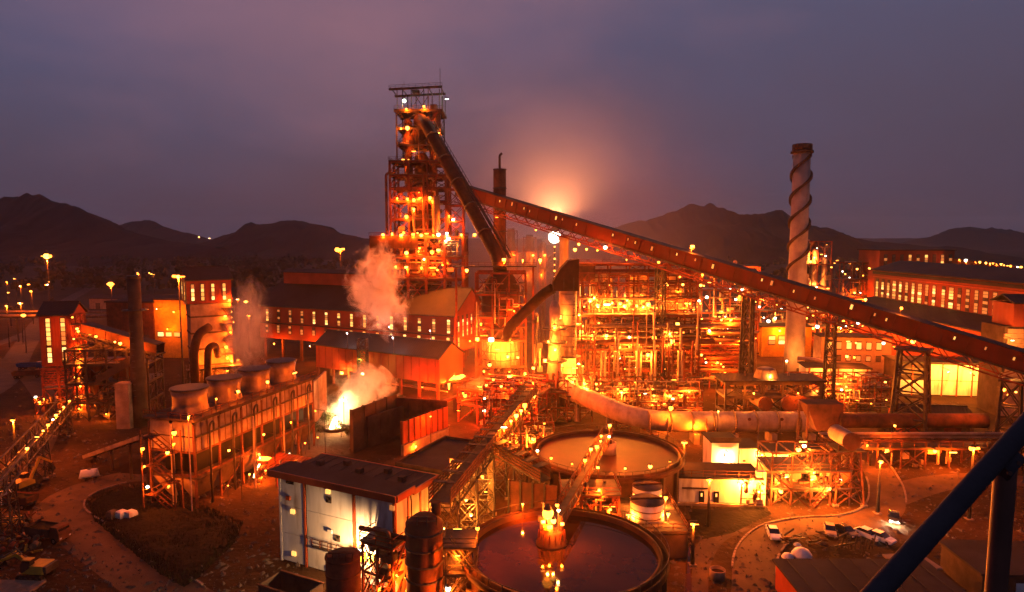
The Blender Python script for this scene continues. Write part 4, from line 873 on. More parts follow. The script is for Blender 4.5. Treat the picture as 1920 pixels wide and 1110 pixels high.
def lamps(t, lst, Y, size=.95, watt=2500, col=SOD, every=1, bulb='bulb'):
    for i, q in enumerate(lst):
        p = PY(q[0], q[1], Y); p = p if t.w else t.Mi @ p
        t.lamp(p, q[2] if len(q) > 2 else size, watt if i % every == 0 else 0, col, bulb)
        t.bar('lamp_bracket', p+V((0, 0, size*.7)), p+V((0, 1.6, size*.7)), .12, 'steel')
lamps(t, [(718, 440), (735, 438), (752, 441), (757, 436), (775, 440), (783, 437), (790, 441), (800, 438), (812, 441), (822, 440, 1.1), (865, 440), (890, 441)], 238.6, 1.0, 1900)
lamps(t, [(745, 372), (764, 373), (776, 375, 1.2), (788, 371), (806, 371), (776, 392), (762, 406), (842, 405, 1.3), (850, 413, 1.2)], 241.6, 1.0, 2200)
lamps(t, [(756, 301, 1.2), (766, 301, 1.2), (776, 284), (752, 241), (764, 240, 1.1), (762, 204), (795, 200)], 243.5, .9, 1500); lamps(t, [(840, 306, .9), (820, 246, .6)], 243, .7, 900)
lamps(t, [(758, 189, 1.2), (838, 186, 1.1)], 244.8, 1.1, 500, COLD, bulb='bulb_cold')
lamps(t, [(762, 474), (785, 471), (810, 473, 1.3), (822, 470, 1.4), (742, 500), (762, 502, 1.2), (790, 502), (812, 502, 1.2), (820, 506), (875, 507, 1.2), (795, 486, .7)], 238.6, 1.0, 2200); lamps(t, [(838, 438, 1.6), (841, 448, 1.2), (836, 452, 1.0)], 239.2, 1.2, 2200, WARM, bulb='bulb_white')
t.lamp((0, -7, 44), .6, 3200, RED); t.lamp((-9, -7, 39), .6, 2500, RED); t.lamp((9, -10.6, 38), .6, 5000, RED); t.lamp((0, -6, 64.5), .6, 3000, RED); t.lamp((-4, -5.5, 56), .6, 4000, SOD)
# downcomer and dust catcher
t = T('downcomer', 'fat gas downcomer pipe slanting from the furnace top to the dust catcher', 'pipe', (-34, 246, 82), w=True)
t.pipe('main_pipe', [(-34.2, 250, 82), (-34.4, 246.5, 92), (-31.5, 241.5, 89.3), (-4.5, 208.5, 42), (-3.6, 205, 37)], 2.15, 'dark_rust', 24, bend=5)
for f in (.12, .3, .48, .66, .84):
    a = V((-31.5, 241.5, 89.3)).lerp(V((-4.5, 208.5, 42)), f); d = (V((-4.5, 208.5, 42))-V((-31.5, 241.5, 89.3))).normalized(); t.tube('flange', a-d*.25, a+d*.25, 2.4, 'steel', 24)
a, b = V((-29.0, 243.5, 89)), V((-.6, 207.5, 41.5)); t.bar('service_stair', a, b, 1.0, 'steel', .35); t.bar('handrail', a+V((.5, 0, 1.2)), b+V((.5, 0, 1.2)), .16, 'steel'); t.bar('handrail', a+V((-.4, 0, 1.2)), b+V((-.4, 0, 1.2)), .16, 'steel')
for i in range(26): p = a.lerp(b, i/25); t.bar('rail_post', p+V((.5, 0, 0)), p+V((.5, 0, 1.2)), .13, 'steel')
lamps(t, [(823, 250, .7), (1, 1, .01)][:1], 240, .7, 500)
t = T('dust_catcher', 'huge domed dust catcher vessel glowing red below the downcomer', 'vessel', (-3.4, 205, 0))
t.lathe('shell', (0, 0, 0), [(1.4, 14), (2.2, 15), (6.0, 21), (6.2, 22), (6.2, 30), (5.6, 33), (4.0, 35.8), (2.4, 37.6)], 'dark_rust', 40)
for z in (23.5, 27, 30.5): t.lathe('band', (0, 0, z), [(6.2, 0), (6.5, .05), (6.5, .5), (6.2, .55)], 'steel', 36)
for i in range(8): a = i*.785+.39; t.bar('leg', (6.9*math.cos(a), 6.9*math.sin(a), 0), (6.9*math.cos(a), 6.9*math.sin(a), 23), .7, 'red_steel'); b = a+.785; t.bar('brace', (6.9*math.cos(a), 6.9*math.sin(a), 8), (6.9*math.cos(b), 6.9*math.sin(b), 14), .35, 'red_steel')
t.lathe('gallery_ring', (0, 0, 31.2), [(6.0, 0), (7.9, .05), (7.9, .3), (6.0, .35)], 'steel', 32); t.lathe('gallery_ring', (0, 0, 20), [(5.2, 0), (8.4, .05), (8.4, .3), (5.4, .35)], 'steel', 32)
t.frame(-7.6, 7.6, -7.6, 7.6, [0, 9, 17, 24, 31, 37.5], 3, 2, 'red_steel', .45, .4, .55, decks=(24, 31), seed=44, ov=.4); t.clutter(-7.4, 7.4, -8.4, -7.7, 17, 36, 26, 45, kinds='vhe', smax=.4)
t.lathe('control_drum', (0, -2.5, 8.5), [(6.0, 0), (6.0, 7.8), (5.6, 8.0)], 'pipe_light', 36)
for i in range(13): a = math.pi+i*.2618; t.box('cladding_rib', (6.05*math.cos(a), -2.5+6.05*math.sin(a), 12.4), (.2, .2, 7.6), 'pipe', a)
for z in (10.5, 13.0): t.lathe('band', (0, -2.5, z), [(6.0, 0), (6.16, .03), (6.16, .25), (6.0, .28)], 'steel', 36)
lamps(t, [(895, 636, 1.5), (921, 638, 1.4), (960, 642, .8), (932, 655), (952, 668), (971, 670)], 192, 1.0, 3600, (1, .20, .016)); t.clutter(-8, 8, -9, 5, 1, 8, 40, 41, kinds='vhbke', smax=.6); t.lamp((-6, -8, 22), .6, 4500, RED); t.lamp((4, -9.5, 26), .6, 3500, RED)  # the red lamps here are added to make the vessel glow
t.box('pipe_bridge_deck', (-2, -1, 39), (26, 2.2, .35), 'steel'); t.rail((-15, -2.1, 39.2), (11, -2.1, 39.2), mn='red_steel')
for px in (945, 980, 1013): p = t.Mi @ PY(px, 509, 203); t.lamp((p.x, -1.6, 41), 1.0, 1800); t.bar('rail_post', (p.x, -1.5, 39.2), (p.x, -1.5, 41.8), .13, 'steel')
for x in (-14, 10): t.box('column', (x, -1, 19.4), (.6, .6, 38.8), 'red_steel')
# two stacks
p = PY(937, 400, 246); t = T('square_topped_stack', 'thick dark stack with a thin pipe on top beside the downcomer', 'chimney', (p.x, p.y, 0))
t.lathe('shell', (0, 0, 0), [(2.5, 0), (2.4, 40), (2.35, 73)], 'rust', 28); t.pipe('vent_pipe', [(0, 0, 72), (0, 0, 78.2), (.9, 0, 79)], .45, 'steel', 10); t.lathe('rim', (0, 0, 72.8), [(2.5, 0), (2.55, .4), (.5, .5)], 'steel', 28)
for z in (50, 58, 66): t.lathe('band', (0, 0, z), [(2.35, 0), (2.6, .05), (2.6, .35), (2.35, .4)], 'steel', 28)
for i, (px, w_, y0, lab) in enumerate(((958, 26, 428, 'pale gas column in a frame behind the dark stack'), (993, 26, 440, 'lattice framed column between the dark stack and the glaring lamp'), (1018, 12, 452, 'slim column standing nearest the glaring lamp behind the gallery'))):
    p = PY(px, y0, 300); t = T('gas_column', lab, 'column', (p.x, p.y, 0), group='gas columns behind the furnace'); r = w_/2*300/1230
    t.lathe('shell', (0, 0, 0), [(r*.6, 0), (r*.6, p.z-2), (r*.5, p.z)], 'pipe', 20); t.frame(-r*.9, r*.9, -r*.9, r*.9, [0, 10, 18, 26, 34, 42, p.z-1], 1, 1, 'red_steel', .35, .3, 1, decks=(34, 42), seed=50+i); t.lamp((r*.5, -r-.8, 40), .7, 1500); t.lamp((-r*.5, -r-.8, 31), .7, 1500)
# glaring lamp on its mast
p = PY(1040, 438, 285); t = mast('glaring floodlight on a mast beneath the inclined gallery', (p.x, p.y), p.z+2, 5.6, 32000, 'bulb_white', (1, .36, .11), name='flood_mast', r=.35, single=True)
for k in range(7): t.lamp((0, -.5, 44-k*2.6), .7, 0, WARM)
fl = bpy.data.lights.new('glow_spot', 'SPOT'); fl.energy = 300000; fl.color = (1, .33, .12); fl.spot_size = rad(165); fl.spot_blend = 1.0; fl.shadow_soft_size = .5   # added spot that lights the smoke into a wide glow
fo = bpy.data.objects.new('glow_spot', fl); C.link(fo); fo.parent = t.o; fo.location = (0, -1.2, p.z+4.6); fo.rotation_euler = (rad(180-12), 0, 0)
# ================================================================ main inclined gallery
GA, GB = PY(862, 366, 250), PY(1920, 696, 140); GB2 = GB+(GB-GA)*.22
t = T('inclined_gallery', 'long red inclined conveyor gallery running from the furnace down across the plant', 'conveyor', (60, 180, 0), w=True)
A, Z, S, U, l = gallery(t, GA, GB2, 4.6, 4.1, 'gallery_red', 4.9, truss=2.6, trussmat='red_steel')
SD = -S if (-S).y < 0 else S
n = 46
for i in range(1, n):
    if (i*7) % 10 in (3, 8, 1): continue
    c = A+Z*(l*(i+.25*math.sin(i*2.1))/n)+SD*2.45+U*(2.6+.3*math.sin(i*1.3)); big = i % 4 == 2
    f = t.put('window', unit('block', 'steel'), m4(SD*.16, U*(1.5 if big else .9), Z*(.8 if big else .5), c)); t.put('pane', unit('block', ('lit_window', 'dim_window', 'lit_window_b', 'dim_window', 'lit_window')[i % 5]), m4(SD*.05, U*(1.2 if big else .7), Z*(.55 if big else .34), c+SD*.11), f)
for f, sz, wt in ((.447, 1.3, 2600), (.70, .9, 1500)): c = A+Z*(l*f)+SD*2.0+U*6.0; t.lamp(c, sz, wt); t.bar('lamp_bracket', c+V((0, 0, .6)), c-U*1.5, .12, 'steel')
for i in range(9): c = A+Z*(l*(.10+.085*i))+SD*1.5-U*3.4; t.lamp(c, .6, 600)
def under(px):   # point of the gallery floor seen at column px
    best = min((A+Z*(l*k/400) for k in range(401)), key=lambda q: abs(960+FPX*q.x/(q.y*math.cos(PITCH)+(CAMH-q.z)*math.sin(PITCH))-px)); return best
for i, (px, lab, w0, th, n_) in enumerate(((1057, 'pale concrete pier holding up the gallery next to the glaring floodlight', 0, 0, 0), (1405, 'slim dark steel trestle under the middle of the gallery', 3, .55, 5), (1712, 'broad black lattice trestle under the lower gallery by the lit white hall', 7.5, .6, 4), (1560, 'narrow trestle under the gallery just past the striped chimney', 2.6, .35, 6), (1900, 'dark trestle under the gallery near the brick tower at the frame edge', 4.5, .5, 3), (1240, 'slender red trestle under the gallery above the stoves', 3.0, .4, 8))):
    q = under(px); t2 = T('gallery_trestle' if w0 else 'gallery_pier', lab, 'trestle' if w0 else 'pier', (q.x, q.y, 0), group='supports of the inclined gallery')
    top = q.z-(3.0)
    if w0: trestle(t2, (0, 0, 0), top, w0, w0*.75, w0*.8, 'steel', n_, th, rz=math.atan2(Z.y, Z.x)); t2.box('cap_beam', (0, 0, top+.1), (w0, w0*.7, .5), 'steel', math.atan2(Z.y, Z.x))
    else: t2.lathe('shaft', (0, 0, 0), [(1.7, 0), (1.5, top-2), (2.0, top)], 'chimney', 20); t2.box('cap_beam', (0, 0, top+.25), (5, 2.4, .5), 'concrete')
# ================================================================ settling tanks
def settling(label, c, R, rim, water, wm='water'):
    t = T('settling_tank', label, 'tank', (c[0], c[1], 0), group='round settling tanks')
    t.lathe('wall', (0, 0, 0), [(R+.15, 0), (R+.15, rim-1.0), (R+.15, rim), (R-.35, rim), (R-.35, .5)], 'dark_rust', 96, cap=False)
    t.lathe('launder', (0, 0, rim-.95), [(R+.15, 0), (R+1.0, .05), (R+1.0, .9), (R+.8, .9), (R+.8, .25), (R+.15, .25)], 'dark_rust', 96, cap=False)
    t.lathe('water_surface', (0, 0, 0), [(R-.3, water), (R*.5, water), (.05, water)], wm, 96, cap=False)
    for i in range(40):
        a = 2*math.pi*i/40; b = 2*math.pi*(i+1)/40; t.bar('rail_post', ((R+.95)*math.cos(a), (R+.95)*math.sin(a), rim), ((R+.95)*math.cos(a), (R+.95)*math.sin(a), rim+1.0), .08, 'steel')
        t.bar('handrail', ((R+.95)*math.cos(a), (R+.95)*math.sin(a), rim+1.0), ((R+.95)*math.cos(b), (R+.95)*math.sin(b), rim+1.0), .08, 'steel')
        if i % 2 == 0: t.box('buttress', ((R+.45)*math.cos(a), (R+.45)*math.sin(a), rim/2-.5), (.6, .5, rim-1.0), 'concrete_dark', a)
    return t
T1, T2 = V((6.7, 81.4, 0)), V((17.9, 120.6, 0))
t = settling('near round settling tank of dark water with a floodlit centre drive', T1, 12.3, 8.0, 7.3)
t.lathe('drive_base', (-1.4, 3.0, 7.1), [(2.1, 0), (2.1, .5), (1.5, .9), (1.5, 2.0), (1.0, 2.2)], 'rust', 24)
for i in range(14): a = i*.4488; t.bar('cage_bar', (-1.4+1.9*math.cos(a), 3.0+1.9*math.sin(a), 7.6), (-1.4+1.7*math.cos(a), 3.0+1.7*math.sin(a), 9.2), .12, 'red_steel')
t.clutter(-2.6, -.2, 2, 4, 9, 10.6, 12, 71, mats=('yellow_paint_lit_wall', 'rust', 'pipe'), smax=.3)
t.lamp((-2.0, 1.6, 12.0), 1.1, 900, (1, .24, .03), 'bulb'); t.lamp((-.6, 1.7, 12.4), .75, 700, (1, .30, .05), 'bulb_white'); t.lamp((-1.3, 1.2, 11.2), .7, 500, (1, .24, .03)); t.lamp((-2.6, 2.2, 10.6), .6, 300); t.lamp((-.1, 2.0, 10.4), .8, 300); t.lamp((-1.8, 1.4, 10.2), .7, 300); t.lamp((-.8, 1.5, 13.2), .6, 300)
for x, y in ((-2.0, 2.2), (-.6, 2.3)): t.bar('lamp_post', (x, y, 9), (x, y, 12.9), .1, 'steel'); t.bar('lamp_post', (x, y, 12.9), (x, y-.6, 12.8), .1, 'steel')
for px, py in ((858, 992), (980, 945)): p = t.Mi @ P(px, py, 9.6); t.lamp(p, .6, 1500); t.bar('lamp_post', (p.x, p.y+.3, 7.2), (p.x, p.y+.3, 10.2), .1, 'steel')
t = settling('far round settling tank of rusty brown water behind the near one', T2, 13.3, 8.0, 7.3, 'muddy_water')
for i in range(7): a = 3.5+i*.32; t.lamp(((13.3+.9)*math.cos(a), (13.3+.9)*math.sin(a), 9.6), .5, 300); t.bar('lamp_post', (14.2*math.cos(a), 14.2*math.sin(a), 8), (14.2*math.cos(a), 14.2*math.sin(a), 10.1), .09, 'steel')
# bridge over both tanks
t = T('rake_bridge', 'long steel truss walkway crossing both settling tanks with lamps', 'footbridge', (T1.x, T1.y, 0), w=True)
a, b = V((5.6, 84.6, 9.3)), V((18.6, 124, 10.0)); zz = (b-a).normalized(); ss = V((0, 0, 1)).cross(zz).normalized(); l = (b-a).length; n = 20; u_ = V((0, 0, 1))
t.bar('deck', a, b, 1.7, 'steel', .16)
for k in (-1, 1):
    e = ss*.95*k
    for h in (0, 1.5): t.bar('chord', a+e+u_*h, b+e+u_*h, .17, 'rust')
    for i in range(n):
        p0, p1 = a+zz*(l*i/n)+e, a+zz*(l*(i+1)/n)+e; t.bar('upright', p0, p0+u_*1.5, .11, 'rust'); t.bar('diagonal', p0+u_*(0 if i % 2 else 1.5), p1+u_*(1.5 if i % 2 else 0), .11, 'rust')
for f, h in ((.30, 9.2), (.62, 9), (.93, 9)): p = a+zz*(l*f); [t.bar('leg', (p.x+ss.x*k, p.y+ss.y*k, 0), p+ss*k, .3, 'rust') for k in (-1, 1)]; t.bar('brace', (p.x-ss.x, p.y-ss.y, 1), p+ss, .2, 'rust')
for px, py, z in ((1097, 863, 12), (1108, 842, 12), (1127, 817, 12), (1143, 798, 13.5), (1142, 819, 12), (1119, 838, 11.5), (1126, 827, 11.5)): p = P(px, py, z); t.lamp(p, .6, 550); t.bar('lamp_post', p+V((0, .3, .45)), p+V((0, .3, 10-z)), .09, 'steel')
t.lathe('feed_well', (18.4, 121, 6.9), [(1.3, 0), (1.3, 2.6), (1.1, 2.6), (1.1, .3)], 'pipe_light', 24)
# concrete platform with two pale tanks
t = T('tank_plinth', 'raised dark concrete plinth beside the near settling tank', 'plinth', (21.5, 101.5, 0))
t.box('slab', (.3, 0, 4.1), (9.2, 14.2, .4), 'concrete_dark'); 
for x in (-3.9, 0, 4.5):
    for y in (-6.6, 0, 6.6): t.box('column', (x, y, 1.95), (.7, .7, 3.9), 'concrete_dark')
t.box('wall', (.3, -6.9, 1.9), (8.6, .3, 3.6), 'concrete_dark'); t.rail((-4.2, -7.0, 4.3), (4.8, -7.0, 4.3), mn='rust'); t.rail((4.8, -7, 4.3), (4.8, 7, 4.3), mn='rust')
for lab, x, y, h, r in (('nearer pale round tank with a dark lid on the concrete plinth', 20.9, 98.2, 7.5, 2.55), ('farther pale round tank with a dark lid on the concrete plinth', 22.2, 104.4, 7.4, 2.35)):
    t = T('dosing_tank', lab, 'tank', (x, y, 4.3), group='pale tanks on the plinth'); t.lathe('shell', (0, 0, 0), [(r, 0), (r, h-4.3)], 'white_paint', 36); t.lathe('lid', (0, 0, h-4.3), [(r+.08, 0), (r+.08, .12), (.3, .2), (.2, .22)], 'hide', 36)
    for z in (1.0, 2.1): t.lathe('hoop', (0, 0, z), [(r+.01, 0), (r+.07, .02), (r+.07, .16), (r+.01, .18)], 'pipe', 36)
    t.bar('stirrer_beam', (-r, 0, h-4.0), (r, .3, h-4.0), .25, 'rust')
    t.lamp((-r-.5, -r*.5, 1.5), .55, 900, (1, .26, .035)); t.lamp((r+.5, -r*.4, 1.5), .55, 900, (1, .26, .035)); t.bar('lamp_post', (-r-.5, -r*.5+.2, 0), (-r-.5, -r*.5+.2, 2), .09, 'steel'); t.bar('lamp_post', (r+.5, -r*.4+.2, 0), (r+.5, -r*.4+.2, 2), .09, 'steel')
t = T('pipe_cluster', 'tangle of pipes in a steel frame between the two settling tanks', 'pipe frame', (12, 100.5, 0))
t.frame(-4, 4.6, -2, 4, [0, 4, 8.2], 3, 1, 'red_steel', .28, .25, .8, decks=(4, 8.2), seed=61); t.clutter(-4, 4.4, -2, 3.5, .5, 8, 50, 62, kinds='vhbke', smax=.35); t.clutter(-3.5, 4, -2.4, -2.1, .5, 8, 14, 63, kinds='eh', smax=.3)
for x, z in ((1.4, 9.3), (-1.5, 6), (3.2, 6.2), (-3, 3)): t.lamp((x, -2.6, z), .55, 1500)
t = T('baffle_wall', 'dark wall of panels between the two settling tanks', 'wall', tuple(P(990, 940)), w=True)
a, b = P(985, 962), P(1100, 985); wallrun(t, V((-.5, 104, 0)), V((7.2, 101.6, 0)), 0, 8.5, 'rust', 1.8, .3, rib='steel')
# ------------------------------------------------ walkway gallery from the silo up to the dust catcher
t = T('belt_bridge', 'dark slatted belt bridge running from the silo up past the far settling tank', 'conveyor', (-3.1, 108, 0), w=True)
a, b = V((-9.8, 86, 12.2)), V((4.6, 150, 12.6)); zz = (b-a).normalized(); ss = V((0, 0, 1)).cross(zz).normalized(); l = (b-a).length; n = 32
t.bar('deck', a, b, 3.0, 'steel', .25)
for k in (-1, 1):
    e = ss*1.55*k
    for h in (.45, .95, 1.45, 1.95): t.bar('side_slat', a+e+u_*h, b+e+u_*h, .14, 'rust', .26)
    for h in (-1.5,): t.bar('chord', a+e+u_*h, b+e+u_*h, .22, 'steel')
    for i in range(n):
        p0, p1 = a+zz*(l*i/n)+e, a+zz*(l*(i+1)/n)+e; t.bar('upright', p0-u_*1.5, p0+u_*2.1, .16, 'steel'); t.bar('diagonal', p0-u_*(0 if i % 2 else 1.5), p1-u_*(1.5 if i % 2 else 0), .13, 'steel')
for i in range(16): p0 = a+zz*(l*(i+.5)/16); t.bar('roof_slat', p0-ss*1.6+u_*2.2, p0+ss*1.6+u_*2.2, .9, 'roof', .1)
for f in (.05, .2, .36, .5, .7, .88): p = a+zz*(l*f); trestle(t, (p.x, p.y, 0), p.z-1.6, 3.2, 3.0, 2.2, 'steel', 3, .24)
for px, py in ((945, 801), (958, 789), (968, 779), (977, 770), (984, 760)): p = P(px, py, 14.8); t.lamp(p, .75, 1700); t.bar('rail_post', p+V((0, .2, .6)), p+V((0, .2, -2.5)), .1, 'steel')
for f, s in ((.08, 1.2), (.16, -1.3), (.24, 1.0), (.3, -1.2), (.4, 1.2)): p = a+zz*(l*f)+ss*s; t.lamp((p.x, p.y, 6.2), .5, 2300, (1, .30, .04)); t.bar('lamp_bracket', (p.x, p.y, 6.6), (p.x, p.y, 10.7), .09, 'steel')
t = T('branch_bridge', 'short dark belt bridge branching off toward the near settling tank', 'conveyor', (2, 106, 0), w=True)
a, b = V((-2.6, 109.6, 11.4)), V((5.4, 102.5, 9.0)); zz = (b-a).normalized(); ss = V((0, 0, 1)).cross(zz).normalized(); l = (b-a).length; t.bar('deck', a, b, 2.6, 'steel', .25)
for k in (-1, 1):
    for h in (.4, .9, 1.4, 1.9): t.bar('side_slat', a+ss*1.3*k+u_*h, b+ss*1.3*k+u_*h, .14, 'rust', .26)
    for i in range(7): p0 = a+zz*(l*i/6)+ss*1.3*k; t.bar('upright', p0, p0+u_*2.1, .15, 'steel')
for i in range(5): p0 = a+zz*(l*(i+.5)/5); t.bar('roof_slat', p0-ss*1.4+u_*2.15, p0+ss*1.4+u_*2.15, 1.5, 'roof', .1)
trestle(t, (1.4, 106, 0), 9.9, 2.4, 2.2, 2, 'steel', 3, .22); t.box('bent_post', (-3.6, 111.5, 7), (1.3, 1.3, 14), 'concrete')
# ------------------------------------------------ red glowing runner deck and pipe jungle right of the cast house
t = T('runner_deck', 'glowing red runner deck crowded with pipes beside the cast house', 'platform', (-14, 168, 0), rad(-24))
t.frame(0, 22, 0, 14, [0, 5, 9], 4, 2, 'red_steel', .4, .35, .6, decks=(5, 9), seed=71); t.clutter(.5, 21, .3, 12, .5, 8.6, 80, 72, kinds='vhbke', smax=.5); t.clutter(.5, 21, .3, 12, 9.3, 12, 24, 73, kinds='hbe', smax=.5)
t.bar('runner', (-6, -1, 4.2), (6, 9, 9.2), 1.6, 'rust', .6); t.bar('runner', (2, -2, 6), (20, 8, 10), 1.2, 'rust', .5)
for i, (x, y, z) in enumerate(((2, -1, 8), (8, -1, 4), (14, -1, 11), (19, 5, 11), (4, 7, 12.4), (11, 8, 12.6))): t.lamp((x, y, z), .6, 5200 if i < 4 else 2500, RED if i < 4 else (1, .1, .008))  # added red lamps stand for the glow of the runners
lamps(t, [(900, 725, .7), (925, 712, .7), (955, 706, .8), (970, 732, .7), (985, 700, .7), (930, 744, .8), (963, 750), (1000, 690, .7), (860, 770, .7), (872, 742, .7), (985, 730, .9), (918, 684, .9), (985, 775, .7)], 164, .8, 1800, (1, .13, .01), every=2)
t = T('iron_runner', 'bright molten iron pouring at the corner of the lower shed', 'molten iron', tuple(PY(853, 716, 178)))
t.mesh('pool', [(-1.8, -.8, .5), (1.5, -1.2, .9), (3.0, .2, 1.6), (2.0, 1.2, 1.9), (-.8, .8, 1.2)], [(0, 1, 2, 3, 4)], 'molten'); t.lathe('stream', (-1.6, -.6, -2.0), [(.15, 0), (.3, 1.2), (.4, 2.4)], 'molten', 8); t.bar('trough', (-2.4, .2, .1), (3.6, .6, 1.0), 2.6, 'rust', .7); t.box('pedestal', (.6, .6, -5.2), (2.2, 2.2, 9.6), 'concrete_dark'); t.lamp((0, -2.2, 2.2), .4, 6000, (1, .11, .006)); t.bar('lamp_bracket', (0, .2, 2.6), (0, -2.2, 2.6), .1, 'steel')
t.bar('lamp_bracket', (0, .2, .5), (0, .2, 2.6), .1, 'steel')
# ------------------------------------------------ scrubber tower, tall gas cylinder with dark hood
p = PY(1066, 600, 186); t = T('gas_cooler', 'tall pale riveted cylinder with a dark hood among the stoves', 'vessel', (p.x, p.y, 0))
t.lathe('shell', (0, 0, 0), [(2.3, 6), (2.3, 33.5), (2.0, 34)], 'pipe_light', 32); t.lathe('base_cone', (0, 0, 0), [(3.2, 0), (2.4, 6)], 'concrete_dark', 24)
for z in range(8, 33, 3): t.lathe('rivet_band', (0, 0, z), [(2.3, 0), (2.37, .02), (2.37, .2), (2.3, .22)], 'pipe', 32)
hp = [(-4.6, 33), (-4.6, 35.6), (-2.8, 39), (-.4, 41.5), (2.6, 42), (2.6, 33)]
t.mesh('hood', [(x, -2.6, z) for x, z in hp]+[(x, 2.6, z) for x, z in hp], [tuple(range(6)), tuple(range(11, 5, -1))]+[(i, i+6, (i+1) % 6+6, (i+1) % 6) for i in range(6)], 'dark_rust')
for x, z in ((-4.6, 34.4), (-1.6, 34.4), (1.2, 34.4)): t.box('hood_rib', (x, -2.66, 35), (.2, .16, 3.6), 'steel'); t.pipe('gas_duct', [(-4.5, 0, 33.6), (-7, .8, 32), (-17, 4, 22), (-18, 4.5, 18)], 1.5, 'dark_rust', 18, bend=3)
for z in (14, 23): t.lathe('gallery_ring', (0, 0, z), [(2.3, 0), (3.7, .05), (3.7, .2), (2.3, .25)], 'steel', 24)
for z in range(8, 32, 1): t.box('rung', (1.4, -2.1, z), (.5, .2, .1), 'steel')
lamps(t, [(1050, 594, .9), (1052, 685, 1.1), (1078, 690, .8), (1085, 682, .8), (1068, 714), (1075, 708)], 181.5, .9, 2600, (1, .22, .025))
p = PY(1040, 650, 176); t = T('scrubber_tower', 'stepped scrubber tower with ring platforms in front of the pale cylinder', 'tower', (p.x, p.y, 0))
t.lathe('shell', (0, 0, 0), [(1.2, 6), (1.4, 8), (2.3, 9), (1.8, 14.5), (1.7, 20), (1.4, 21), (1.5, 29), (.8, 31)], 'pipe_light', 28)
for z in (9.2, 14.5, 19.6, 23.3): t.lathe('gallery_ring', (0, 0, z), [(1.6, 0), (3.4, .05), (3.4, .3), (1.6, .35)], 'steel', 24); [t.bar('rail_post', (3.3*math.cos(a*.7), 3.3*math.sin(a*.7), z+.3), (3.3*math.cos(a*.7), 3.3*math.sin(a*.7), z+1.4), .1, 'steel') for a in range(9)]
for i in range(6): a = i*1.047; t.bar('leg', (2.6*math.cos(a), 2.6*math.sin(a), 0), (1.6*math.cos(a), 1.6*math.sin(a), 9), .35, 'steel')
lamps(t, [(1041, 655, 1.2), (1022, 676, .9), (1028, 640, .6), (1040, 612, .7)], 172, .8, 2400, (1, .22, .025)); t.clutter(-4, 3, -2, 3, 1, 8, 24, 81, kinds='vhbe'); t.clutter(-5.5, -3.8, -2, 2, 10, 28, 16, 82, kinds='vb')
# ------------------------------------------------ hot blast stoves
for i, (px, lab) in enumerate(((1127, 'hot blast stove nearest the pale riveted cylinder, lit yellow'), (1196, 'middle hot blast stove of the three, glowing yellow'), (1260, 'hot blast stove nearest the pipe racks, lit yellow'))):
    p = PY(px, 580, 207); t = T('hot_blast_stove', lab, 'stove', (p.x, p.y, 0), group='hot blast stoves')
    t.lathe('shell', (0, 0, 0), [(3.6, 0), (3.6, 33), (3.3, 35), (2.2, 37), (.8, 38.2)], 'pipe_light', 36)
    for z in (8, 14, 20, 25, 29, 33): t.lathe('band', (0, 0, z), [(3.6, 0), (3.72, .03), (3.72, .35), (3.6, .38)], 'pipe', 36)
    for k in range(-3, 4): a = -1.57+k*.38; t.box('cladding_rib', (3.63*math.cos(a), 3.63*math.sin(a), 28.5), (.12, .12, 8), 'pipe', a)
    for k in range(5): a = -1.57+(k-2)*.5; t.bar('crown_strut', (3.8*math.cos(a), 3.8*math.sin(a), 33), (1.6*math.cos(a), 1.6*math.sin(a), 38), .2, 'red_steel')
    t.pipe('burner_duct', [(0, -3.6, 18), (0, -6.2, 18), (0, -6.2, 12)], .9, 'rust', 14); t.tube('burner_end', (1.6, -5.2, 20.6), (1.6, -5.6, 20.6), 1.3, 'pipe_light', 18)
t = T('stove_platform', 'dense red steel frame of platforms and pipes around the stoves', 'steel frame', (20, 196, 0))
XL, XR = 0.5, 36.5
t.frame(XL, XR, 0, 5.5, [0, 8, 14.5, 18.6, 24.8], 8, 1, 'red_steel', .45, .4, .55, decks=(14.5, 18.6, 24.8), seed=91); t.frame(XL-1, XR, 16, 22, [0, 12, 25, 36, 39.5], 6, 1, 'red_steel', .5, .45, .5, decks=(36, 39.5), seed=92)
for x in (XL+1, XL+9.5, XL+17, XL+24.5, XR-1): t.bar('crown_girder', (x, 5.5, 37.2), (x, 16, 37.2), .5, 'red_steel', .8); t.box('column', (x, 5.6, 18.6), (.5, .5, 37.2), 'red_steel')
t.bar('crown_girder', (XL, 5.4, 37.9), (XR, 5.4, 37.9), .5, 'red_steel', .9); t.bar('crown_girder', (XL, 5.3, 34.0), (XR, 5.3, 34.0), .4, 'red_steel', .6); t.box('roof_panel', ((XL+XR)/2, 11, 39.9), (XR-XL+2, 9, .25), 'rust'); t.box('clad_box', (XL+1.5, 8, 37), (7, 6, 5), 'rust')
t.clutter(XL, XR, .3, 5, 8.5, 24, 130, 93, kinds='vhbkee', smax=.55, mats=('pipe', 'rust', 'pipe_light', 'rust', 'steel')); t.clutter(XL, XR, -.8, -.2, 14.6, 24, 30, 94, kinds='hhe', smax=.5); t.clutter(XL, XR, 1, 6, .5, 7.8, 50, 95, kinds='vhbke', smax=.6)
t.tube('hot_blast_main', (XL-1, -1.6, 17.0), (XR+4, -1.6, 17.0), .9, 'rust', 18); t.tube('hot_blast_main', (XL+2, -1.5, 21.6), (XR+2, -1.5, 21.6), .55, 'pipe', 14)
for px in (1128, 1134, 1152, 1158, 1194, 1200, 1222, 1228, 1272, 1278): p = t.Mi @ PY(px, 700, 194.2); t.tube('riser_pipe', (p.x, -1.8, .5), (p.x, -1.8, 14.2), .42, 'pipe_light', 12)
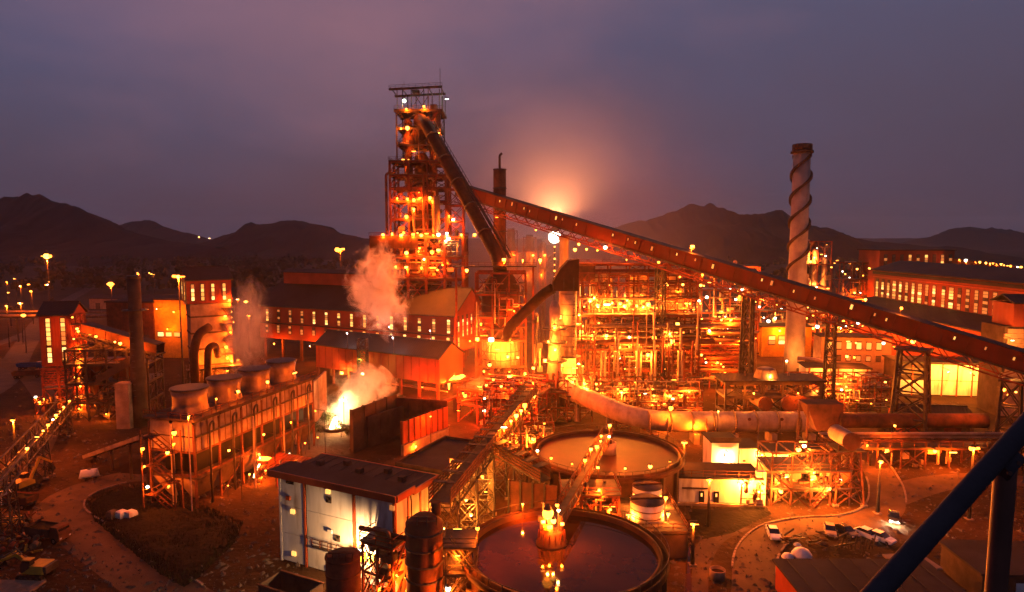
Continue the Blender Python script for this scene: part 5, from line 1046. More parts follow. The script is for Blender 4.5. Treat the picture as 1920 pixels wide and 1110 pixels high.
t.clutter(XL, XR, 3.2, 5.2, 25, 37, 60, 96, kinds='vvhe', smax=.4, mats=('red_steel', 'rust', 'pipe')); t.frame(XL, XR, 3.0, 5.0, [25, 29.5, 33.5, 37.4], 12, 1, 'red_steel', .26, .24, .35, decks=(29.5,), seed=97)
rb = random.Random(515)
for k in range(46): x, z = rb.uniform(XL, XR), rb.choice((9, 12, 15.8, 17, 20, 22, 26, 27.5, 31, 34))+rb.uniform(-.6, .6); t.lamp((x, -.75 if z < 25 else 2.4, z), rb.uniform(.3, .6), 0); t.bar('lamp_bracket', (x, -.75 if z < 25 else 2.4, z+.35), (x, .2 if z < 25 else 3.1, z+.35), .07, 'steel')
for k in range(6): t.box('valve_wheel', (XL+3+k*6, -2.4, 20.2), (.9, .5, .9), 'pipe_light')
lamps(t, [(1107, 563, 1.1), (1121, 573, 1.4), (1138, 571), (1148, 567, 1.1), (1163, 569), (1172, 574, 1.1), (1206, 575, 1.1), (1215, 571, 1.2), (1229, 572, 1.0)], 197.5, 1.0, 4600, (1, .24, .028)); lamps(t, [(1090, 622), (1110, 628), (1137, 629), (1157, 629, 1.1), (1180, 632), (1226, 634, 1.3), (1256, 625), (1270, 608), (1086, 590, 1.2)], 194.3, .95, 4200, (1, .22, .025))
lamps(t, [(1085, 683), (1098, 718), (1118, 720), (1140, 727), (1163, 730), (1186, 733), (1209, 734), (1236, 732), (1282, 740), (1215, 665, 1.5), (1162, 651, .6), (1180, 650, .5), (1260, 640, 1.1)], 193.5, .9, 3800, (1, .20, .02)); lamps(t, [(1273, 544, 1.0), (1166, 513, .8), (1235, 492, .9), (1190, 470, .9), (1135, 464, 1.0), (1100, 467, .8), (1078, 468, .8), (1120, 469)], 203, .9, 1600)
for k in range(4): stair(t, (XR-3.5, -1.2, 2+3.2*k), (XR-.5, -1.2, 3.6+3.2*k), .9); stair(t, (XL+13, -1.2, 1+3.2*k), (XL+10.5, -1.2, 3.6+3.2*k), .9)
for x, z in ((5, 30), (15, 29), (25, 30.5), (33, 28)): t.lamp((x, 2.5, z), .6, 3600, (1, .22, .02)); t.bar('lamp_bracket', (x, 2.5, z+.5), (x, 5.4, 34), .1, 'steel')
for px, y0, y1 in ((1087, 532, 555), (1105, 532, 555), (1087, 562, 590), (1158, 545, 560), (1172, 548, 560), (1231, 548, 560)):
    p0, p1 = t.Mi @ PY(px, y0, 204), t.Mi @ PY(px, y1, 204); t.box('lit_slot', (p0.x, p0.y, (p0.z+p1.z)/2), (.55, .15, p0.z-p1.z), 'lit_window')
# ------------------------------------------------ pipe racks right of the stoves
t = T('pipe_rack', 'broad rack of stacked horizontal pipes between the stoves and the dark trestle', 'pipe rack', (53, 205, 0))
t.frame(0, 24, 0, 8, [0, 6, 10, 14, 18, 22], 5, 1, 'red_steel', .4, .35, .4, decks=(), seed=101)
rp = random.Random(5)
for k, z in enumerate((6.4, 7.6, 8.8, 10.4, 11.6, 12.8, 14.4, 15.6, 17, 18.4, 19.8, 21.2, 22.6)):
    for y in (-.6, 2.2): t.tube('pipe', (rp.uniform(-2, 2), y, z), (rp.uniform(19, 25), y, z), rp.uniform(.16, .42), rp.choice(('pipe', 'rust', 'pipe_light', 'red_steel')), 10)
for x, z in ((19.5, 20.5), (21.5, 18), (23, 16)): t.pipe('elbow_pipe', [(2, -1.6, z), (x, -1.6, z), (x, -1.6, .5)], .65, 'pipe', 14, bend=1.6)
for k in range(24): x, z = rp.uniform(0, 24), rp.uniform(5, 23); t.lamp((x, -1.2, z), rp.uniform(.3, .6), 0); t.bar('lamp_bracket', (x, -1.2, z+.35), (x, 0, z+.35), .07, 'steel')
t.clutter(0, 24, -1, 6, .5, 6, 40, 102, kinds='vhbke', smax=.5); lamps(t, [(1365, 705, 1.0), (1330, 620, .7), (1305, 655, .6), (1370, 600, .7), (1390, 640, .6), (1345, 680, .5)], 202.5, .8, 3600)
# ------------------------------------------------ far process frames with many lamps
for i, (x0, x1, ytop, Y, nl, lab) in enumerate(((1290, 1425, 500, 260, 46, 'far steel process frame full of lamps under the middle of the gallery'), (1510, 1560, 452, 330, 12, 'far column plant with vertical vessels just behind the striped chimney'), (1575, 1640, 492, 340, 14, 'far low process frame between the chimney and the big window hall'), (1425, 1480, 560, 285, 12, 'far pipe yard just before the foot of the striped chimney'), (1500, 1620, 560, 265, 30, 'far pipe yard with lamps just past the striped chimney'))):
    p0, p1 = PY(x0, ytop, Y), PY(x1, ytop, Y); t = T('process_plant', lab, 'process plant', (p0.x, Y, 0), group='far process frames'); L_ = p1.x-p0.x; H_ = p0.z
    t.frame(0, L_, 0, 8, [0, H_*.28, H_*.5, H_*.75, H_], max(2, int(L_/5.5)), 1, 'red_steel', .4, .35, .6, decks=(H_*.5, H_*.75), seed=110+i, rails=False); t.clutter(0, L_, -.5, 7, 1, H_, 40 if i else 80, 120+i, kinds='vhbke', smax=.8, mats=('pipe', 'rust', 'pipe_light', 'steel'))
    if i == 0: [t.bar('ramp', (0, -1-k, H_*.95), (L_, -1-k, H_*.45), .35, 'red_steel') for k in (0, 2)]
    if i == 1: [t.lathe('column_vessel', (x, 2, 0), [(1.3, 0), (1.3, H_*f), (.8, H_*f+1)], 'pipe_light', 18) for x, f in ((2, 1.0), (6, .9), (11, .8))]
    rr = random.Random(130+i)
    for k in range(nl):
        x, z = rr.uniform(0, L_), rr.uniform(.25, 1.0)*H_; t.lamp((x, -1.6, z), rr.uniform(.55, 1.1), 5000 if k % 5 == 0 else 0, rr.choice((SOD, (1, .3, .06))), rr.choice(('bulb', 'bulb', 'bulb_white'))); t.bar('lamp_bracket', (x, -1.6, z+.5), (x, 0, z+.5), .1, 'steel')
p = PY(1475, 640, 262); t = T('lit_substation', 'low hall with a bright yellow lit wall behind the striped chimney', 'hall', (p.x-8, 262, 0))
t.box('wall', (8, 5, 6), (20, 10, 12), 'yellow_paint_lit_wall'); t.box('roof_slab', (8, 5, 12.2), (21, 11, .4), 'roof_flat'); [windows(t, 'f', 2+i*4, 5, 8.5, 2.6, 2) for i in range(4)]; t.lamp((4, -2.5, 11), .9, 3500); t.lamp((11, -2.5, 11), .9, 3500); t.bar('lamp_bracket', (4, 0, 11.8), (4, -2.5, 11.8), .1, 'steel'); t.bar('lamp_bracket', (11, 0, 11.8), (11, -2.5, 11.8), .1, 'steel')  # yellow lamplight on the wall put into its colour
# ------------------------------------------------ striped chimney
p = P(1488, 700); t = T('striped_chimney', 'tall pale chimney wound with a dark spiral strake', 'chimney', (p.x, p.y, 0))
HT = PY(1505, 270, p.y).z
t.lathe('shell', (0, 0, 0), [(3.5, 0), (3.2, 20), (2.95, 45), (2.8, HT-2)], 'chimney', 40); t.lathe('crown_ring', (0, 0, HT-3.2), [(3.0, 0), (3.7, .1), (3.7, .8), (3.1, .9)], 'concrete_dark', 40); t.lathe('crown', (0, 0, HT-2.3), [(3.1, 0), (3.1, 2.2), (2.6, 2.3)], 'concrete_dark', 40)
for i in range(16): a = i*.3927; t.box('crown_rib', (3.12*math.cos(a), 3.12*math.sin(a), HT-1.2), (.25, .3, 2.0), 'concrete_dark', a)
for s in range(2):
    vs, fs = [], []; n = 120
    for i in range(n+1):
        z = HT-4-(HT*.50)*i/n; a = -i*.128+s*math.pi+2.2; r = 2.8+.2*(1-z/HT)
        for rr_ in (r-.05, r+.85):
            for dz in (-.5, .5): vs.append((rr_*math.cos(a), rr_*math.sin(a), z+dz))
    for i in range(n):
        q = 4*i; fs += [(q, q+4, q+6, q+2), (q+1, q+3, q+7, q+5), (q+2, q+6, q+7, q+3), (q, q+1, q+5, q+4)]
    t.mesh('strake', vs, fs, 'concrete_dark')
t.lamp((-6, -8, 6), .6, 6000, (1, .26, .05)); t.bar('lamp_post', (-6, -8, 0), (-6, -8, 6.6), .12, 'steel'); t.lamp((3, -9, 5), .6, 4000, (1, .26, .05)); t.bar('lamp_post', (3, -9, 0), (3, -9, 5.6), .12, 'steel')
t.box('door', (0, -3.72, 1.3), (1.2, .2, 2.6), 'steel')
t = T('loop_pipe', 'looping pale pipe lit white beside the chimney foot', 'pipe', tuple(P(1560, 720)), w=True)
t.pipe('main_pipe', [PY(1495, 672, 215), PY(1540, 675, 212), PY(1578, 695, 208), PY(1592, 720, 205)], .7, 'pipe_light', 14, bend=4); t.lamp(PY(1567, 703, 206), 1.3, 4000, (1, .85, .65), 'bulb_white')
for px, py, Y in ((1500, 680, 214), (1540, 684, 211.5), (1590, 715, 205.5), (1567, 699, 206.5)): q = PY(px, py, Y); t.bar('support', (q.x, q.y, 0), q+V((0, 0, .5)), .25, 'steel')
# ================================================================ right: gas main, white blocks, frames
t = T('gas_main', 'fat pale gas main on saddles stretching across behind the white blocks', 'pipe', (50, 150, 0), w=True)
t.pipe('main_pipe', [(12.5, 176, 7.5), (19, 165, 7.2), (30, 151, 4.9), (72, 151, 4.9)], 2.35, 'pipe_light', 28, bend=9)
for x in range(32, 72, 5): t.tube('flange', (x-.18, 151, 4.9), (x+.18, 151, 4.9), 2.55, 'pipe', 28)
for x in (33.5, 43, 52, 61, 70): t.box('saddle', (x, 151, 1.2), (1.2, 4.4, 2.4), 'concrete')
for q in ((17, 168.5), (24, 158.5)): t.box('saddle', (*q, 2.4), (1.3, 1.3, 4.8), 'concrete')
for x in (55, 62.5): t.tube('manhole', (x, 149.2, 5.9), (x, 148.6, 6.1), .35, 'rust', 12)
t.tube('main_pipe', (75, 152, 4.8), (112, 152, 4.8), 1.7, 'rust', 22)
for x in (78, 88, 98, 108): t.box('saddle', (x, 152, 1.6), (1.0, 3, 3.2), 'concrete_dark')
for x in (36, 45, 57, 66): t.tube('drain_pipe', (x, 148.4, .3), (x, 148.4, 6.4), .16, 'pipe', 8)
t.lamp((47, 146.5, 8.6), .5, 1500, (1, .24, .03)); t.bar('lamp_post', (47, 146.6, 0), (47, 146.6, 9.1), .12, 'steel'); lamps(t, [(1258, 765, 1.0), (1305, 800, .6)], 147.5, .8, 2600)
t = T('hopper_block', 'dark steel block with round lit end plates above the gas main', 'process plant', (56, 163, 0))
t.frame(-2, 22, 0, 7, [0, 4, 8, 11.5], 5, 1, 'steel', .45, .4, .5, decks=(8, 11.5), seed=141, rails=False)
for px, r in ((1440, 1.7), (1487, 2.0), (1507, 2.0)): p = t.Mi @ PY(px, 765, 160); t.tube('drum', (p.x, -1.2, 6.3), (p.x, 6, 6.3), r, 'pipe_light', 22); t.tube('end_plate', (p.x, -1.5, 6.3), (p.x, -1.2, 6.3), r*1.06, 'rust', 22); [t.box('bolt', (p.x+r*.85*math.cos(a), -1.6, 6.3+r*.85*math.sin(a)), (.2, .2, .2), 'steel') for a in (0, .785, 1.57, 2.36, 3.14, 3.93, 4.71, 5.5)]
t.box('roof_panel', (10, 3.5, 12), (26, 9, .4), 'roof'); t.lathe('hood', (9.2, 3, 12.2), [(3.2, 0), (2.4, 2.2), (1.4, 2.6)], 'pipe', 8, smooth=False); t.lamp((9.2, -.2, 13.5), .7, 1500, (1, .3, .06)); t.bar('lamp_bracket', (9.2, -.2, 14), (9.2, 2, 14), .1, 'steel'); t.clutter(0, 20, 0, 6, .5, 11, 50, 142, kinds='vhbe', smax=.5); t.lamp((4, -3, 9.5), .4, 1200); t.lamp((15, -3, 9.5), .4, 1200)
t.bar('lamp_bracket', (4, -3, 9.9), (4, 0, 9.9), .1, 'steel'); t.bar('lamp_bracket', (15, -3, 9.9), (15, 0, 9.9), .1, 'steel')
# white control blocks
t = T('control_block', 'bright white control block with a lamp on its wall below the gas main', 'building', (40.9, 131, 0))
t.box('wall', (2.75, 3, 3.1), (5.5, 6, 6.2), 'white_panel'); t.box('roof_slab', (2.75, 3, 6.35), (6.1, 6.6, .3), 'roof_flat'); t.box('parapet', (2.75, -.2, 6.9), (6.1, .25, .8), 'concrete_dark'); t.lamp((2.9, -.9, 3.9), .9, 3000, (1, .40, .08), 'bulb_white'); t.bar('lamp_bracket', (2.9, 0, 4.6), (2.9, -.9, 4.6), .1, 'steel'); t.clutter(1.2, 4.5, -1.2, -.4, .2, 1.8, 10, 151, kinds='b', smax=.3)
t = T('control_annex', 'lower white annex beside the bright control block', 'building', (46.6, 131, 0))
t.box('wall', (2, 2.8, 2.5), (4, 5.6, 5.0), 'white_panel'); t.box('roof_slab', (2, 2.8, 5.15), (4.5, 6.2, .3), 'roof_flat'); t.box('vent', (1.0, -.05, 2.4), (.5, .1, .4), 'hide'); t.lamp((4.3, -.8, 4.0), .75, 2600, (1, .3, .04)); t.bar('lamp_bracket', (4.0, 0, 4.6), (4.3, -.8, 4.6), .1, 'steel')
t.box('wall', (9.5, 3.4, 1.9), (10.4, 5, 3.8), 'brick'); t.box('roof_slab', (9.5, 3.4, 3.95), (11, 5.6, .3), 'roof_flat'); t.lamp((8.2, -.2, 3.1), .7, 2600, (1, .28, .04)); t.lamp((10.2, -.2, 3.2), .7, 2600, (1, .28, .04)); t.bar('lamp_bracket', (8.2, .9, 3.7), (8.2, -.2, 3.7), .1, 'steel'); t.bar('lamp_bracket', (10.2, .9, 3.8), (10.2, -.2, 3.8), .1, 'steel')
t = T('long_white_store', 'long low pale store with two dark doorways beside the settling tanks', 'building', (30.2, 115, 0), rad(-4))
t.box('wall', (7.2, 3.6, 2.4), (14.4, 7.2, 4.8), 'white_panel'); t.box('roof_slab', (7.2, 3.6, 5.0), (15.2, 8, .35), 'roof_flat'); t.rail((0, -.2, 5.2), (14.6, -.2, 5.2), mn='rust'); t.box('plinth', (7.2, -.4, .2), (15, .8, .4), 'concrete')
for x in (4.0, 6.6): f = t.box('door', (x, -.06, 1.25), (.95, .14, 2.4), 'black'); t.box('door_light', (x, -.16, 1.8), (.3, .08, .6), 'lit_window', sub=f)
t.box('cable_duct', (3, -.15, 3.0), (5, .2, .25), 'concrete_dark'); t.lamp((11.2, -1.2, 3.4), .7, 2000, (1, .25, .035)); t.lamp((12, -1, 4.6), .6, 1500, (1, .25, .035)); t.bar('lamp_bracket', (11.2, 0, 4), (11.2, -1.2, 4), .1, 'steel'); t.clutter(10, 14.5, -2.2, -.8, .3, 3.5, 22, 153, kinds='vhbk', smax=.3)
t.bar('lamp_bracket', (12, 0, 5.1), (12, -1, 5.1), .1, 'steel'); t.box('lit_panel', (14.5, .6, 3.1), (1.6, 1.0, 6.2), 'white_paint')
t = T('stair_platform', 'open stair frame with lamps next to the long pale store', 'steel frame', (46.5, 114, 0))
t.frame(0, 14, 0, 7, [0, 3.2, 6.4, 9.8], 4, 1, 'rust', .25, .22, .6, decks=(3.2, 6.4), seed=161); t.clutter(.5, 13, .3, 6, .3, 6, 50, 162, kinds='vhbke', smax=.4)
stair(t, (.5, -1, 5.8), (6, -1, .3), 1.1, 'rust'); stair(t, (7, -1.2, .3), (11.5, -1.2, 5.5), 1.1, 'rust'); lamps(t, [(1412, 898, .5), (1430, 912, .6), (1385, 905, .8), (1395, 908, .5), (1475, 892, .8), (1459, 905, .5), (1505, 828, .8), (1508, 836, .8), (1497, 843, .6), (1527, 885, .8), (1524, 896, 1.0), (1553, 917, .9), (1425, 918, .7), (1464, 921, .6), (1540, 916, .5)], 112.6, .7, 1700, (1, .23, .028))
t.lamp((3, 3, 5.7), .5, 2500, (1, .23, .028)); t.lamp((10, 3, 5.7), .5, 2500, (1, .23, .028)); t.lamp((8, 3.4, 9.2), .5, 1800, (1, .23, .028)); t.bar('lamp_bracket', (8, 3.4, 9.5), (8, 7, 9.5), .1, 'steel')
p = P(1581, 940); t = T('lattice_tank_tower', 'lattice tower carrying a round ended tank beside the service road', 'tower', (p.x, p.y, 0))
trestle(t, (0, 0, 0), 10, 5.2, 3.6, 4.5, 'rust', 3, .3); t.box('platform', (0, 0, 10.1), (5, 4.6, .25), 'steel'); t.tube('tank', (-.4, -2.6, 12.0), (-.4, 3, 12.0), 1.5, 'pipe_light', 24); t.tube('end_plate', (-.4, -2.8, 12.0), (-.4, -2.6, 12.0), 1.62, 'rust', 24); t.rail((-2.4, -2.2, 10.2), (2.4, -2.2, 10.2), mn='rust'); t.tube('vessel', (.3, 0, 4), (.3, 0, 9.5), .9, 'pipe', 18); t.lamp((-2, -2.6, 5), .4, 1200); t.frame(-6, -2.8, 2, 5, [0, 5, 9], 1, 1, 'rust', .25, .2, 1, decks=(5, 9), seed=166)
t.mesh('chute', [(-5.5, 4, 17), (1.5, 4, 17), (-.5, 4, 12), (-3.5, 4, 12), (-5.5, 8, 17), (1.5, 8, 17), (-.5, 6.5, 12), (-3.5, 6.5, 12)], [(3, 2, 1, 0), (4, 5, 6, 7), (0, 1, 5, 4), (1, 2, 6, 5), (2, 3, 7, 6), (3, 0, 4, 7)], 'rust')
for x in (-5.2, 1.2):
    for y in (4.2, 7.8): t.bar('leg', (x, y, 0), (x, y, 17), .3, 'rust')
t = T('pipe_bridge', 'low pipe bridge on many posts with lamps running past the lattice tank tower', 'pipe rack', (66, 133, 0))
t.frame(0, 40, 0, 3.5, [0, 4.4, 6.2], 8, 1, 'rust', .3, .28, .4, decks=(4.4,), seed=171)
for k in range(6): t.tube('pipe', (-1, .4+k*.5, 6.5+.2*(k % 2)), (41, .4+k*.5, 6.5+.2*(k % 2)), .22, ('pipe', 'rust', 'pipe_light')[k % 3], 10)
lamps(t, [(1626, 835, .6), (1662, 845, .8), (1753, 846, .9), (1786, 848, .8), (1678, 798, .8)], 132, .7, 1500); t.clutter(0, 40, .3, 3, .3, 4, 40, 172, kinds='vb', smax=.4)
# ------------------------------------------------ big halls at the right
t = T('melt_shop', 'huge dark roofed hall with a long row of tall yellow windows', 'industrial hall', (167, 302, 0), rad(-90.8))
LM = 150
t.box('wall', (LM/2, .2, 23.5), (LM, .4, 19), 'red_clad'); t.box('gable', (.2, 12, 17), (.4, 24, 34), 'red_clad_side'); t.box('wall', (LM/2, 24, 17), (LM, .4, 34), 'red_clad')
slab(t, 'roof_sheet', [(-1, -1.2, 33), (LM, -1.2, 33), (LM, 12, 37), (-1, 12, 37)], .4, 'roof'); slab(t, 'roof_sheet', [(-1, 12.05, 37), (LM, 12.05, 37), (LM, 25, 33), (-1, 25, 33)], .4, 'roof')
t.box('eave_band', (LM/2, -.5, 32), (LM, .7, 1.3), 'roof'); t.box('eave_band', (LM/2, -.35, 30.2), (LM, .4, .4), 'trim')
for i in range(21):
    dim = i in (8, 12, 13, 14, 15, 16)
    windows(t, 'f', 3+i*4.6+(i > 9)*1.2, 21.2, 29.2, 1.7 if i % 4 != 3 else 2.4, 7, mn='dim_window' if dim else ['lit_window', 'lit_window', 'dim_window', 'lit_window'])
t = T('melt_shop_annex', 'orange lit lower annex under the row of tall yellow windows', 'industrial hall', (153, 300, 0), rad(-90.8))
t.box('wall', (70, .2, 9), (140, .4, 18), 'red_clad'); slab(t, 'roof_sheet', [(-1, -1, 17.6), (140, -1, 17.6), (140, 13.3, 20.6), (-1, 13.3, 20.6)], .4, 'roof'); t.box('gable', (.2, 6.6, 9), (.4, 13, 18), 'red_clad_side'); t.box('ledge', (70, -.3, 10), (140, .6, .5), 'roof')
for x, z in ((15, 12), (40, 12), (62, 12), (84, 11)): t.lamp((x, -6, z), .7, 6500, SOD); t.bar('lamp_bracket', (x, 0, z+.7), (x, -6, z+.7), .16, 'steel')
p0, p1 = PY(1650, 470, 330), PY(1790, 475, 330); t = T('furnace_bay', 'tall dark block with glowing window strips rising above the hall roof', 'industrial hall', (p0.x, 330, 0))
Lb = p1.x-p0.x; t.box('wall', (Lb/2, 10, p0.z/2), (Lb, 20, p0.z), 'red_clad'); t.box('roof_slab', (Lb/2, 10, p0.z+.3), (Lb+1.5, 21.5, .6), 'roof')
for i in range(9): windows(t, 'f', 3+i*(Lb-5)/8, p0.z-11.5, p0.z-2, 1.4, 6, mn=(['dim_window', 'lit_window'] if i in (3, 5, 7) else ['hide', 'dim_window', 'hide']))
t = T('rooftop_conveyor', 'far conveyor with a string of lamps above the hall roof', 'conveyor', (210, 300, 0), w=True)
A_, Z_, S_, U_, l_ = gallery(t, PY(1792, 494, 325), PY(2000, 522, 262), 3, 2.5, 'rust', 6)
for px in (1800, 1812, 1830, 1838, 1849, 1857, 1862, 1869, 1877, 1883, 1890, 1895, 1908, 1915):
    q = min((A_+Z_*(l_*k/200) for k in range(201)), key=lambda c: abs(960+FPX*c.x/(c.y*math.cos(PITCH)+(CAMH-c.z)*math.sin(PITCH))-px)); t.lamp(q+V((-1.5, -1.8, 2.2)), 1.1, 1200 if px % 3 == 0 else 0, (1, .2, .03))
for f in (.05, .5, .95): q = A_+Z_*(l_*f); t.bar('support', (q.x, q.y, 0), q, .6, 'steel')
t = T('panelled_hall', 'white hall with tall yellow lit panels in red frames behind the lattice trestle', 'building', (118, 198, 0), rad(-8))
t.box('core', (13, 5, 5), (26, 9.6, 10), 'concrete_dark'); t.box('roof_slab', (13, 5, 10.2), (27, 11, .4), 'roof_flat')
for i in range(6):
    for z0, z1 in ((.3, 4.6), (4.8, 9.6)):
        if i < 2 and z0 > 1: t.box('window', (2.2+i*4.2, -.05, 7.2), (3.6, .2, 2.2), 'hide')
        else: t.box('panel', (2.2+i*4.2, -.05, (z0+z1)/2), (3.8, .25, z1-z0), 'white_panel')
for i in range(7): t.box('frame_post', (.1+i*4.2, -.12, 4.9), (.35, .4, 9.8), 'trim')
for x in (4, 12, 18, 23): t.lamp((x, -5, 8.5), .5, 3800, (1, .30, .04)); t.bar('lamp_bracket', (x, 0, 9), (x, -5, 9), .12, 'steel')
for x, z in ((14.5, 7.2), (21.5, 6.6)): t.box('wall_hole', (x, -.2, z), (.5, .1, .6), 'black')
t = T('row_house', 'low hall with a row of small square lit windows under the gallery', 'building', (105, 216, 0), rad(-8))
t.box('wall', (9, 4, 7.5), (22, 8, 15), 'brick'); t.box('roof_slab', (9, 4, 15.2), (23, 9, .4), 'roof_flat')
for i in range(6): windows(t, 'f', .5+i*3.1, 11, 13.6, 1.5, 1); windows(t, 'f', .5+i*3.1, 7.2, 9, 1.3, 1, mn='dim_window')
lamps(t, [(1590, 640), (1605, 643), (1588, 668), (1602, 670), (1596, 620), (1586, 612, .8), (1597, 612, .8), (1618, 612, .6), (1676, 650), (1687, 655), (1702, 638), (1712, 640, 1.1), (1622, 724, 1.0), (1630, 726, .7)], 206, .8, 1700, every=2)
t = T('white_shop', 'pale low workshop with red door frames left of the lattice trestle', 'building', (96, 205, 0), rad(-8))
t.box('wall', (7, 4, 3.4), (19, 8, 6.8), 'white_panel'); t.box('roof_slab', (7, 4, 7), (20, 9, .4), 'roof_flat')
for i in range(5): t.box('frame_post', (-1.6+i*4.3, -.1, 3.4), (.35, .3, 6.8), 'trim'); t.box('door', (.4+i*4.3, -.06, 1.6), (2.4, .2, 3.2), 'trim' if i % 2 else 'hide')
t.lamp((2, -3, 6.5), .5, 2200, (1, .25, .03)); t.lamp((11, -3, 6.5), .5, 2200, (1, .25, .03)); t.bar('lamp_bracket', (2, 0, 6.9), (2, -3, 6.9), .1, 'steel'); t.bar('lamp_bracket', (11, 0, 6.9), (11, -3, 6.9), .1, 'steel')
p = PY(1882, 640, 172); t = T('brick_tower', 'pale brick transfer tower with a dark top house at the frame edge', 'tower', (p.x, 172, 0), rad(-6))
zt = PY(1882, 612, 172).z
for k in range(18):
    for i in range(6): t.box('brick_block', (.8+i*1.65+(.8 if k % 2 else 0), -.02+.04*((i*7+k*3) % 3), .5+k*(zt-1)/18+.6), (1.58, .5, (zt-1)/18-.08), 'brick')
t.box('core', (5.6, 5.3, zt/2), (11, 10, zt-.1), 'concrete_dark'); t.box('top_house', (6.5, 4.5, zt+3), (9, 9, 6), 'red_clad'); slab(t, 'roof_sheet', [(1.5, -.6, zt+6), (11.5, -.6, zt+6), (11.5, 4.5, zt+8), (1.5, 4.5, zt+8)], .3, 'roof'); slab(t, 'roof_sheet', [(1.5, 4.52, zt+8), (11.5, 4.52, zt+8), (11.5, 9.6, zt+6), (1.5, 9.6, zt+6)], .3, 'roof'); t.lamp((-1, -5, zt-3), .5, 3200, (1, .3, .05)); t.bar('lamp_bracket', (0, 0, zt-2.5), (-1, -5, zt-2.5), .12, 'steel')
p = P(1735, 806); t = T('lit_kiosk', 'small kiosk glowing bright yellow at the foot of the lattice trestle', 'kiosk', tuple(p))
t.box('wall', (0, 1.5, 2.2), (3.6, 3, 4.4), 'rust'); t.box('roof_slab', (.4, 1.2, 5.6), (7, 4.6, .3), 'roof_flat'); t.box('window', (-.2, -.06, 2.4), (1.5, .14, 3.4), 'lit_window'); t.box('window', (-1.5, -.06, 2.8), (.6, .14, 1.6), 'lit_window')
for x in (-2.6, 3.4): t.bar('post', (x, -.6, 0), (x, -.6, 5.4), .2, 'steel')
t.bar('post', (0, 2.4, 4.4), (0, 2.4, 5.5), .3, 'steel'); t.lamp((-4.8, -.5, 5.0), .9, 1800, (.9, .95, 1), 'bulb_white'); t.bar('lamp_post', (-4.8, -.3, 0), (-4.8, -.3, 5.6), .14, 'steel')
for px, py, z, sz, wt, lb in ((1825, 845, 12, .95, 3200, 'street lamp glaring near the handrail with long rays of light'), (1877, 733, 13, 1.0, 6000, 'street lamp in front of the brick tower beneath the gallery')):
    p = P(px, py, z); mast(lb, (p.x, p.y), z+.9, sz, wt, group='street lamps at the yard')
for px, py, z, lb in ((1650, 868, 9, 'street lamp at the head of the curved service road'), (1330, 902, 8, 'street lamp near the dark doorways of the long pale store'), (1300, 985, 6, 'low lamp beside the drain channel'), (25, 790, 9, 'street lamp on the bright yard under the truss conveyor'), (-60, 850, 10, 'street lamp behind the truss conveyor outside the frame'), (1283, 742 + 90, 9, 'street lamp next to the far settling tank by the gas main')):
    p = P(px, py, z); mast(lb, (p.x, p.y), z+.6, .6, 1800 if px > 100 else 6000, group='street lamps at the yard')
t = T('gas_holder_shed', 'low dark shed in the yard below the brick tower', 'shed', (96, 158, 0), rad(-8)); shed(t, 16, 8, 0, 4.5, 6, 'red_clad', 'red_clad_side', o=.4); t.box('door', (8, -.08, 1.8), (3, .14, 3.6), 'steel'); lamps(t, [(1905, 735, .5)], 156, .5, 900)
# far lamps scattered across the plain
rl = random.Random(77); k = 0
for (xa, xb, ya, yb, n) in ((0, 105, 520, 548, 7), (0, 60, 545, 600, 4), (250, 300, 508, 516, 5), (415, 470, 560, 608, 8), (372, 392, 444, 447, 2), (1540, 1640, 486, 560, 10), (1200, 1290, 520, 560, 4)):
    for i in range(n):
        px, py = xa+(xb-xa)*(i+.5)/n+rl.uniform(-9, 9), rl.uniform(ya, yb)
        Y = 1100 if py < 450 else max(270, min(900, 30/math.tan(max(.03, (py-445)/FPX)))); p = PY(px, py, Y); p.z = max(p.z, 4)
        where = ['on the plain beside the access road', 'along the yard fence', 'on the far plain', 'in the steam behind the cooling tower', 'at the foot of the far hills', 'before the melt shop', 'behind the stoves'][((0, 60), (0, 105), (250, 300), (415, 470), (372, 392), (1540, 1640), (1200, 1290)).index((xa, xb)) if (xa, xb) != (0, 105) else 0]
        mast('small distant lamp post '+where, (p.x, p.y), p.z+.6, rl.uniform(.6, 1.4) if Y < 600 else 2.0, (5000 if xb < 110 else 1500) if i % 2 == 0 else 0, bulb='bulb_white' if py < 450 else 'bulb', group='distant lamps '+where, name='distant_lamp', r=.12)
t = T('long_far_shed', 'long low pale shed far out on the plain', 'shed', (-285, 440, 0), rad(-3)); shed(t, 60, 12, 0, 7, 9, 'brick', 'brick', o=.4); [t.box('door', (6+i*8, -.08, 2), (3, .14, 4), 'hide') for i in range(7)]
t = T('overhead_pipe', 'long overhead pipe on posts crossing the plain behind the red tower', 'pipe', (-180, 300, 0)); t.tube('main_pipe', (-80, 0, 12), (42, 0, 12), .8, 'pipe', 12); t.tube('main_pipe', (-80, 0, 14), (42, 0, 14), .5, 'pipe', 12); [t.bar('support', (x, 0, 0), (x, 0, 14.4), .4, 'steel') for x in range(-76, 42, 14)]
t = T('overhead_pipe', 'overhead pipe on posts between the filter house and the cast house', 'pipe', (-110, 300, 0)); t.tube('main_pipe', (0, 0, 14), (48, -10, 14), .6, 'pipe_light', 12); [t.bar('support', (4+x, -x*.21, 0), (4+x, -x*.21, 14), .4, 'steel') for x in (0, 20, 40)]
